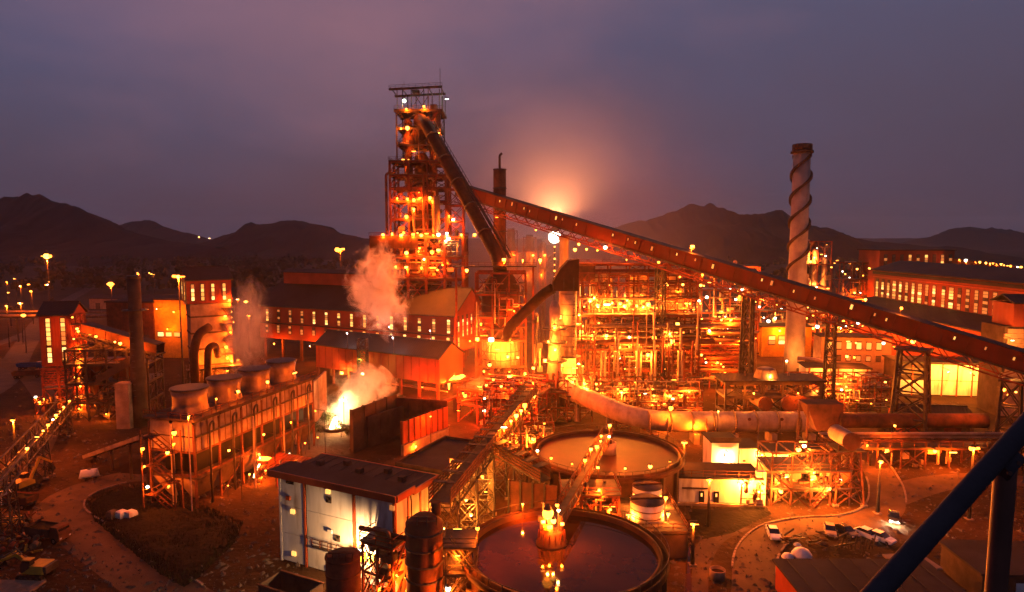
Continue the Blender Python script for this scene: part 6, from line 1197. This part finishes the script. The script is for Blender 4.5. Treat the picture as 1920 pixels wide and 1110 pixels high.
# ================================================================ near sheds at the lower right
p = P(1455, 1052, 4.0); t = T('dark_roofed_shed', 'near dark flat shed roof at the bottom beside the service road', 'shed', (p.x, p.y-12, 0))
t.box('wall', (10, 6, 1.9), (20, 12, 3.8), 'trim'); t.box('roof_slab', (10, 6, 4.0), (20.8, 12.8, .3), 'roof_flat'); [t.box('roof_seam', (1.5+i*2.9, 6, 4.2), (.12, 12.6, .08), 'roof') for i in range(7)]
p = P(1760, 1010, 4.5); t = T('barrack', 'low building with a row of pale windows behind the handrail post', 'building', (p.x, p.y-9, 0), rad(-3))
t.box('wall', (11, 4.5, 1.9), (22, 9, 3.8), 'concrete_dark'); t.box('roof_slab', (11, 4.5, 4.05), (23, 10, .3), 'roof_flat'); [t.box('window', (2+i*3.2, -.05, 2.2), (1.8, .1, 1.2), 'white_paint') for i in range(6)]
p = P(1700, 1048, 3); t = T('tool_shed', 'small grey roofed shed between the parked cars and the handrail', 'shed', (p.x-2, p.y-3, 0), rad(6)); t.box('wall', (2.5, 2, 1.4), (5, 4, 2.8), 'concrete_dark'); t.box('roof_slab', (2.5, 2, 2.95), (5.6, 4.6, .25), 'concrete'); t.box('door', (1.2, -.05, 1.0), (.9, .1, 2), 'rust')
# ================================================================ vehicles
def wheelset(t, xs, y, r, wd=.28):
    for x in xs:
        for s in (-1, 1):
            w_ = t.tube('wheel', (x, s*(y-wd/2), r), (x, s*(y+wd/2), r), r, 'rubber', 14); t.tube('rim', (x, s*(y+wd/2), r), (x, s*(y+wd/2+.02), r), r*.55, 'pipe', 10, sub=w_)
def hull(t, name, secs, mn, sub=None):   # closed body from (x, half width, z bottom, z top) sections
    vs, fs = [], []
    for x, hw, z0, z1 in secs: vs += [(x, -hw, z0), (x, hw, z0), (x, hw*.92, z1), (x, -hw*.92, z1)]
    for i in range(len(secs)-1):
        q = 4*i
        for a, b in ((0, 1), (1, 2), (2, 3), (3, 0)): fs.append((q+a, q+4+a, q+4+b, q+b))
    fs.append((0, 1, 2, 3)[::-1] and (3, 2, 1, 0)[::-1]); q = 4*(len(secs)-1); fs.append((q+3, q+2, q+1, q))
    o = t.mesh(name, vs, fs, mn, sub=sub); return o
def car(label, p, rz, paint='car_white', lights=False, pickup=False):
    t = T('parked_car' if not lights else 'pickup_truck', label, 'car' if not pickup else 'pickup', (p.x, p.y, 0), rz, group='cars beside the service road')
    hull(t, 'body', [(-2.15, .7, .45, .75), (-2.05, .84, .3, .9), (-1.0, .88, .28, .95), (1.0, .88, .28, .95), (1.95, .84, .3, .82), (2.15, .7, .42, .68)], paint)
    if pickup: cb = hull(t, 'cabin', [(-.4, .8, .95, 1.05), (-.2, .78, .95, 1.65), (.7, .76, .95, 1.68), (1.2, .8, .95, 1.0)], 'glass_dark'); t.box('cabin_roof', (.25, 0, 1.68), (.95, 1.3, .06), paint); t.box('load_bed', (-1.3, 0, 1.0), (1.5, 1.5, .12), 'black')
    else: cb = hull(t, 'cabin', [(-1.75, .78, .9, 1.0), (-1.1, .74, .92, 1.40), (.25, .74, .92, 1.44), (1.05, .80, .92, .98)], 'glass_dark'); t.box('cabin_roof', (-.42, 0, 1.43), (1.35, 1.26, .06), paint)
    wheelset(t, (-1.3, 1.35), .76, .32, .2)
    for s in (-1, 1): t.box('headlight', (2.14, .55*s, .62), (.08, .34, .18), 'bulb_white' if lights else 'white_paint'); t.box('tail_light', (-2.15, .58*s, .68), (.06, .28, .16), 'trim'); t.box('mirror', (.85, .95*s, 1.0), (.12, .16, .12), paint)
    if lights:
        for s in (-1, 1): t.lamp((2.45, .55*s, .75), .45, 350, (1, .8, .5), 'bulb_white', name='headlamp')
    return t
car('white parked car nearer the service road bend, beside another white car', P(1628, 1008), rad(-62)); car('white parked car next to the tool shed with a dark windscreen', P(1651, 1014), rad(-58)); car('pale parked car alone at the inner bend of the service road', P(1450, 1006), rad(-100)); car('dark pickup with glowing headlights coming down the service road', P(1676, 976), rad(-118), 'car_dark', True, True); car('dark blue parked car standing behind the low timber posts', P(1586, 1002), rad(-75), 'car_dark')
car('pale grey car parked behind the pipe racks of the yard', P(1556, 1000), rad(-110), 'pipe_light')
# lumber posts and covered heaps in the parking yard
rq = random.Random(12); t = T('scrap_stack', 'stack of beams and rusty frames beside the dark flat shed', 'scrap', tuple(P(1520, 1020)))
for i in range(26): a = V((rq.uniform(-4, 4), rq.uniform(-1.8, 1.8), rq.uniform(.1, 1.2))); t.bar('beam', a, a+V((rq.uniform(-3, 3), rq.uniform(-1, 1), rq.uniform(-.1, .8))), rq.uniform(.12, .3), rq.choice(('rust', 'steel', 'hide')))
for i, (x, y, r, lab) in enumerate(((1477, 1047, .9, 'smaller pale domed cover beside the dark flat shed'), (1503, 1044, 1.5, 'larger pale domed cover at the edge of the dark flat shed'), (1495, 1024, .6, 'small orange lit domed cover behind the other covers'))):
    p = P(x, y); t = T('domed_cover', lab, 'cover', tuple(p), group='domed covers'); t.lathe('shell', (0, 0, 0), [(r, 0), (r*.95, r*.35), (r*.7, r*.7), (r*.3, r*.9), (.02, r*.95)], 'white_paint', 24); t.lathe('base_ring', (0, 0, 0), [(r*1.05, 0), (r*1.08, .15), (r, .16)], 'hide', 24)
t = T('post_fence', 'row of dark leaning posts behind the parked white cars', 'fence', tuple(P(1600, 1030)))
for i in range(9): t.bar('post', (-2.5+i*.7, rq.uniform(-.4, .4), 0), (-2.4+i*.7, rq.uniform(-.6, .6), rq.uniform(1.6, 2.6)), .14, 'hide')
t.bar('wire_rail', (-2.6, 0, 1.2), (3.2, 0, 1.2), .06, 'steel')
p = P(1345, 1085); t = T('round_vat', 'small round open vat beside the inner road', 'vat', tuple(p)); t.lathe('shell', (0, 0, 0), [(1.1, 0), (1.1, 1.4), (1.0, 1.4), (1.0, .3)], 'concrete', 24); t.cyl('liquid', (0, 0, .9), .98, .05, 'water', 24)
# machines on the yard at the left
def excavator(label, p, rz, paint='yellow_paint_lit_wall', boom=1.0):
    t = T('excavator', label, 'excavator', (p.x, p.y, 0), rz, group='machines on the yard')
    for s in (-1, 1):
        k = hull(t, 'track', [(-1.9, .3, .25, .6), (-1.6, .3, 0, .85), (1.6, .3, 0, .85), (1.9, .3, .25, .6)], 'rubber'); k.location = (0, 1.1*s, 0)
        for i in range(4): t.tube('track_roller', (-1.2+i*.8, 1.1*s-.34, .4), (-1.2+i*.8, 1.1*s+.34, .4), .26, 'steel', 10, sub=None)
    t.cyl('slew_ring', (0, 0, .8), .8, .25, 'steel', 16); hull(t, 'body', [(-2.2, 1.15, 1.1, 2.0), (-1.9, 1.25, 1.05, 2.2), (.4, 1.25, 1.05, 2.15), (1.1, 1.2, 1.05, 1.7)], paint); t.box('counterweight', (-2.3, 0, 1.6), (.5, 2.3, 1.0), 'steel')
    hull(t, 'cab', [(-.1, .5, 1.9, 2.95), (.9, .5, 1.2, 2.95), (1.35, .48, 1.2, 2.3)], 'glass_dark').location = (0, .7, 0); t.box('cab_roof', (.4, .7, 3.0), (1.2, 1.0, .1), paint)
    e = V((3.0, -.2, 3.9*boom)); f = V((5.4, -.2, 2.6*boom)); t.bar('boom', (.8, -.2, 1.7), e, .36, paint, .5); t.bar('stick', e, f, .28, paint, .36); t.bar('boom_cylinder', (1.2, -.2, 1.5), (2.0, -.2, 3.2*boom), .14, 'pipe'); t.bar('stick_cylinder', (2.2, -.2, 3.9*boom), (3.6, -.2, 4.1*boom), .12, 'pipe')
    t.mesh('bucket', [(5.2, -.7, 2.5*boom), (5.2, .4, 2.5*boom), (5.9, .4, 1.6*boom), (5.9, -.7, 1.6*boom), (4.9, -.7, 1.3*boom), (4.9, .4, 1.3*boom)], [(0, 1, 2, 3), (3, 2, 5, 4), (0, 3, 4), (1, 5, 2)], 'steel')
    return t
excavator('yellow excavator with raised boom under the truss conveyor', P(48, 918), rad(75), boom=1.4); excavator('dark excavator parked at the very bottom of the yard', P(68, 1082), rad(175), 'yellow_paint_lit_wall', .8)
def lorry(label, p, rz, cabp, bedp, ln=6.5):
    t = T('lorry', label, 'lorry', (p.x, p.y, 0), rz, group='lorries on the yard')
    t.box('chassis', (0, 0, .75), (ln, .9, .25), 'steel'); hull(t, 'cab', [(ln/2-1.7, 1.15, .7, 2.7), (ln/2-.3, 1.15, .6, 2.7), (ln/2+.1, 1.1, .6, 1.6)], cabp); t.box('windscreen', (ln/2-.12, 0, 2.05), (.1, 1.8, .7), 'glass_dark')
    t.mesh('tipper_bed', [(-ln/2, -1.2, 1.0), (ln/2-1.9, -1.2, 1.0), (ln/2-1.9, 1.2, 1.0), (-ln/2, 1.2, 1.0), (-ln/2-.3, -1.3, 2.3), (ln/2-1.8, -1.3, 2.3), (ln/2-1.8, 1.3, 2.3), (-ln/2-.3, 1.3, 2.3)], [(3, 2, 1, 0), (0, 1, 5, 4), (1, 2, 6, 5), (2, 3, 7, 6), (3, 0, 4, 7)], bedp); t.box('load', (-.9, 0, 1.6), (ln-2.2, 2.3, .9), 'coal')
    wheelset(t, (-ln/2+.8, -ln/2+2.0, ln/2-1.0), 1.0, .5, .32)
    for s in (-1, 1): t.box('headlight', (ln/2+.1, .8*s, .95), (.08, .3, .2), 'white_paint')
lorry('pale cabbed lorry parked under the truss conveyor', P(30, 950), rad(170), 'white_paint', 'rust'); lorry('blue lorry standing beside the access road near the red tower', P(58, 692), rad(10), 'blue_paint', 'blue_paint', 8); lorry('red brown lorry behind the blue one near the access road', P(52, 708), rad(20), 'rust', 'rust', 8)
lorry('rusty lorry among the scrap frames on the yard', P(92, 1012), rad(-15), 'rust', 'steel')
rm = random.Random(31)
for j, (x, y, lab) in enumerate(((20, 985, 'heap of red scrap frames beside the pale cabbed lorry'), (45, 1015, 'heap of tangled scrap steel in the middle of the yard edge'), (12, 1045, 'low heap of scrap pipes at the bottom frame corner'))):
    t = T('scrap_heap', lab, 'scrap', tuple(P(x, y)), group='scrap heaps on the yard')
    for i in range(34):
        a = V((rm.uniform(-3.5, 3.5), rm.uniform(-2, 2), rm.uniform(.1, 1.3))); mn = rm.choice(('rust', 'steel', 'red_steel', 'yellow_paint_lit_wall', 'hide'))
        if i % 5 == 0: t.tube('drum', a, a+V((rm.uniform(-.5, .5), rm.uniform(.3, 1), rm.uniform(-.1, .5))), rm.uniform(.25, .5), mn, 12)
        else: t.bar('beam', a, a+V((rm.uniform(-2, 2), rm.uniform(-1.2, 1.2), rm.uniform(-.1, 1.0))), rm.uniform(.1, .3), mn)
t = T('ground_slab', 'pale concrete slab at the bottom corner of the yard', 'slab', tuple(P(20, 1105))); t.box('slab', (-1, 0, .15), (9, 4, .3), 'concrete'); t.box('edge', (-1, -2.1, .2), (9.2, .25, .4), 'concrete_dark')
# ================================================================ handrail in front of the camera
t = T('handrail', 'thick dark blue grey handrail on a post coloured brown for its lit side in the corner before the camera', 'handrail', (1.2, 1.8, 46.4), w=True)
a, b = PY(1600, 1160, 1.42), PY(1960, 758, 1.75); d = (b-a).normalized(); t.tube('rail', a-d*.8, b+d*.6, .025, 'rail', 32)
q = PY(1893, 870, 1.70); t.tube('post', q+V((-.01, .0, .0)), q+V((-.02, .0, -1.2)), .026, 'rail_post', 24); t.tube('post_dark_side', q+V((.03, .035, .0)), q+V((.012, .035, -1.2)), .017, 'rail', 24); t.tube('coupling', q+V((-.012, 0, .0))-d*.035, q+V((-.012, 0, .0))+d*.035, .029, 'rail', 24)  # lit brown side and dark side of the post drawn as two tubes
for k in (-.022, .022): t.tube('bolt', q+V((-.012, -.034, .0))+d*k, q+V((-.012, -.027, .0))+d*k, .006, 'rail_post', 8)
t.tube('toe_rail', a-d*.8+V((0, 0, -.95)), b+d*.6+V((0, 0, -.95)), .02, 'rail', 16)
# ================================================================ more of the pipe jungle
for i, (x0, x1, y0, y1, H_, n_, lab) in enumerate(((-7, 6, 158, 164, 12, 60, 'tangle of red pipes and valves in front of the dust catcher'), (8, 21, 168, 176, 11, 60, 'pipe jungle at the foot of the pale riveted cylinder'), (22, 52, 176, 182, 9, 90, 'low pipe manifold in front of the stoves with a row of lamps'), (-1, 9, 140, 146, 8, 40, 'small valve station behind the far settling tank'), (26, 47, 160, 165, 6, 60, 'low pipe bank between the stoves and the gas main'), (78, 104, 176, 184, 10, 70, 'dark pipe yard before the white workshop'))):
    t = T('pipe_jungle', lab, 'pipework', (x0, y0, 0), group='pipe jungles of the plant'); L_, D_ = x1-x0, y1-y0
    t.frame(0, L_, 0, D_, [0, H_*.35, H_*.7, H_], max(3, int(L_/3.2)), 1, 'red_steel', .26, .22, .55, decks=(H_*.7,), seed=300+i)
    t.clutter(0, L_, -.6, D_, .3, H_, n_, 310+i, kinds='vvhhekb', smax=.4, mats=('pipe', 'rust', 'red_steel', 'pipe_light', 'steel')); t.clutter(0, L_, -1.2, -.3, .3, H_*1.15, n_//3, 320+i, kinds='vve', smax=.3)
    rr = random.Random(330+i)
    for k in range(max(5, int(L_*.55))):
        x, z = rr.uniform(0, L_), rr.uniform(.3, 1.1)*H_; t.lamp((x, -1.7, z), rr.uniform(.4, .75), 3400 if k % 4 == 0 else 0, RED if i == 0 and k % 3 else (1, .2, .02)); t.bar('lamp_bracket', (x, -1.7, z+.4), (x, 0, z+.4), .08, 'steel')
# columns and light members hung before the stove platforms
t = T('duct_bank', 'bank of tall thin ducts and ladders hung on the front of the stoves', 'duct', (20, 190.5, 0)); rr = random.Random(400)
for k in range(34):
    x = rr.uniform(0, 36.5); z0 = rr.choice((0.2, 8, 14.8)); z1 = z0+rr.uniform(6, 14); t.tube('duct', (x, rr.uniform(0, 1.6), z0), (x, rr.uniform(0, 1.6), min(z1, 37)), rr.uniform(.12, .38), rr.choice(('pipe', 'rust', 'red_steel', 'pipe_light')), 8)
for k in range(5): x = 2+k*8.2; [t.bar('ladder_rail', (x+d_, .2, 0), (x+d_, .2, 25), .1, 'steel') for d_ in (0, .6)]; [t.bar('rung', (x, .2, 1+j*.9), (x+.6, .2, 1+j*.9), .08, 'steel') for j in range(26)]
# ================================================================ litter of the yards
rg = random.Random(15); vs, fs = [], []
for i in range(9000):
    if i % 3 == 0: p = P(rg.uniform(-60, 560), rg.uniform(780, 1120))
    elif i % 3 == 1: p = P(rg.uniform(1260, 1960), rg.uniform(850, 1120))
    else: p = P(rg.uniform(0, 1900), rg.uniform(700, 900))
    s_ = rg.choice((.06, .09, .12, .2, .34))*rg.uniform(.6, 1.3); a = rg.uniform(0, 6.28); k = len(vs); c_, n_ = math.cos(a)*s_, math.sin(a)*s_; e = rg.uniform(.5, 2.2)
    vs += [(p.x-c_*e, p.y-n_*e, 0), (p.x+n_, p.y-c_, 0), (p.x+c_*e, p.y+n_*e, 0), (p.x-n_, p.y+c_, 0), (p.x+c_*.2, p.y+n_*.2, s_*rg.uniform(.5, 1.2))]; fs += [(k, k+1, k+4), (k+1, k+2, k+4), (k+2, k+3, k+4), (k+3, k, k+4)]
solo('rubble', 'loose stones and litter strewn over the dirt yards', 'rubble', vs, fs, 'hide', kind='stuff')
# ================================================================ steam
def steam(label, c, size, dens, seed, bend=(0, 0), tint=(1, .98, .97), scale=2.4, taper=.5, cover=.35, aniso=0.2):
    bm = bmesh.new(); bmesh.ops.create_icosphere(bm, subdivisions=3, radius=1); me = bpy.data.meshes.new('steam'); bm.to_mesh(me); bm.free()
    o = bpy.data.objects.new('steam', me); C.link(o); o.location = c; o.scale = size; props(o, label, 'steam', None, 'stuff')
    m = bpy.data.materials.new('steam'); m.use_nodes = True; nt = m.node_tree; nt.nodes.clear(); out = nt.nodes.new('ShaderNodeOutputMaterial'); pv = nt.nodes.new('ShaderNodeVolumePrincipled'); nt.links.new(pv.outputs[0], out.inputs['Volume'])
    pv.inputs['Color'].default_value = (*tint, 1); pv.inputs['Anisotropy'].default_value = aniso
    tc = nt.nodes.new('ShaderNodeTexCoord'); sp = nt.nodes.new('ShaderNodeSeparateXYZ'); nt.links.new(tc.outputs['Object'], sp.inputs[0])
    z = sp.outputs[2]; z2 = mth(nt, 'MULTIPLY', z, z)
    x = mth(nt, 'SUBTRACT', sp.outputs[0], mth(nt, 'ADD', mth(nt, 'MULTIPLY', z, bend[0]), mth(nt, 'MULTIPLY', z2, bend[1])))
    w_ = mth(nt, 'MULTIPLY_ADD', z, taper*.5, 1-taper*.5)
    x = mth(nt, 'DIVIDE', x, w_); y = mth(nt, 'DIVIDE', sp.outputs[1], w_)
    r = mth(nt, 'SQRT', mth(nt, 'ADD', mth(nt, 'ADD', mth(nt, 'MULTIPLY', x, x), mth(nt, 'MULTIPLY', y, y)), mth(nt, 'MULTIPLY', z2, .8)))
    n = nt.nodes.new('ShaderNodeTexNoise'); n.inputs['Scale'].default_value = scale; n.inputs['Detail'].default_value = 5; n.inputs['Roughness'].default_value = .6; n.inputs['Distortion'].default_value = 1.2
    mp = nt.nodes.new('ShaderNodeMapping'); mp.inputs['Location'].default_value = (seed, seed*.7, 0); nt.links.new(tc.outputs['Object'], mp.inputs[0]); nt.links.new(mp.outputs[0], n.inputs[0])
    d = mth(nt, 'SUBTRACT', mth(nt, 'ADD', .72, mth(nt, 'MULTIPLY_ADD', n.outputs[0], 2.4, -1.2-cover+.35)), r)
    d = mth(nt, 'MULTIPLY', mth(nt, 'MULTIPLY', d, 2.6, clamp=True), dens); nt.links.new(d, pv.inputs['Density'])
    me.materials.append(m); return o
steam('billowing pinkish white steam cloud in front of the cast house roof', PY(706, 548, 203), (14, 9, 17), .5, 1.3, (-.08, .22), scale=2.3, taper=.3, cover=.42)
steam('pale yellow steam streaming up from the white hot slag flare', PY(664, 752, 165), (12.5, 6, 11.5), .42, 4.1, (.62, .0), scale=1.9, taper=.6, cover=.22)
steam('thin veil of steam rising off the cooling tower fans', PY(462, 625, 138), (6.5, 5, 13), .10, 7.7, (.25, .12), scale=1.8, taper=.2, cover=.3)
def smoke(label, c, size, dens, tint, power=2.0, aniso=0.0):   # smooth fume added to carry lamp glow, thinning out to nothing at its edge
    bm = bmesh.new(); bmesh.ops.create_icosphere(bm, subdivisions=3, radius=1); me = bpy.data.meshes.new('smoke'); bm.to_mesh(me); bm.free()
    o = bpy.data.objects.new('smoke', me); C.link(o); o.location = c; o.scale = size; props(o, label, 'smoke', None, 'stuff')
    m = bpy.data.materials.new('smoke'); m.use_nodes = True; nt = m.node_tree; nt.nodes.clear(); out = nt.nodes.new('ShaderNodeOutputMaterial'); pv = nt.nodes.new('ShaderNodeVolumePrincipled'); nt.links.new(pv.outputs[0], out.inputs['Volume'])
    pv.inputs['Color'].default_value = (*tint, 1); pv.inputs['Anisotropy'].default_value = aniso
    tc = nt.nodes.new('ShaderNodeTexCoord'); ln = nt.nodes.new('ShaderNodeVectorMath'); ln.operation = 'LENGTH'; nt.links.new(tc.outputs['Object'], ln.inputs[0])
    n = nt.nodes.new('ShaderNodeTexNoise'); n.inputs['Scale'].default_value = 2.2; n.inputs['Detail'].default_value = 3; nt.links.new(tc.outputs['Object'], n.inputs[0])
    d = mth(nt, 'POWER', mth(nt, 'SUBTRACT', .97, ln.outputs['Value'], clamp=True), power)
    nt.links.new(mth(nt, 'MULTIPLY', mth(nt, 'MULTIPLY', d, mth(nt, 'MULTIPLY_ADD', n.outputs[0], 1.6, .2)), dens), pv.inputs['Density']); me.materials.append(m)
smoke('glowing smoke added around the glaring floodlight behind the gallery', PY(1045, 400, 290), (105, 50, 95), .020, (.95, .85, .8))  # volume added to spread the floodlight's glow
smoke('thin fume added to carry the red glow over the runner deck and dust catcher', V((-4, 184, 12)), (46, 34, 30), .003, (.95, .8, .75))  # volume added for the red glow over this zone
# ================================================================ haze
bm = bmesh.new(); bmesh.ops.create_cube(bm, size=1); me = bpy.data.meshes.new('haze'); bm.to_mesh(me); bm.free()
hz_ = bpy.data.objects.new('haze', me); C.link(hz_); hz_.scale = (14400, 9700, 330); hz_.location = (0, 4400, 165-12); props(hz_, 'thin smoky haze hanging over the whole plant and plain', 'haze', None, 'stuff')
m = bpy.data.materials.new('haze'); m.use_nodes = True; nt = m.node_tree; nt.nodes.clear(); out = nt.nodes.new('ShaderNodeOutputMaterial'); pv = nt.nodes.new('ShaderNodeVolumePrincipled'); nt.links.new(pv.outputs[0], out.inputs['Volume'])
pv.inputs['Color'].default_value = (.92, .88, .90, 1); pv.inputs['Density'].default_value = .00008; pv.inputs['Anisotropy'].default_value = .6
me.materials.append(m)
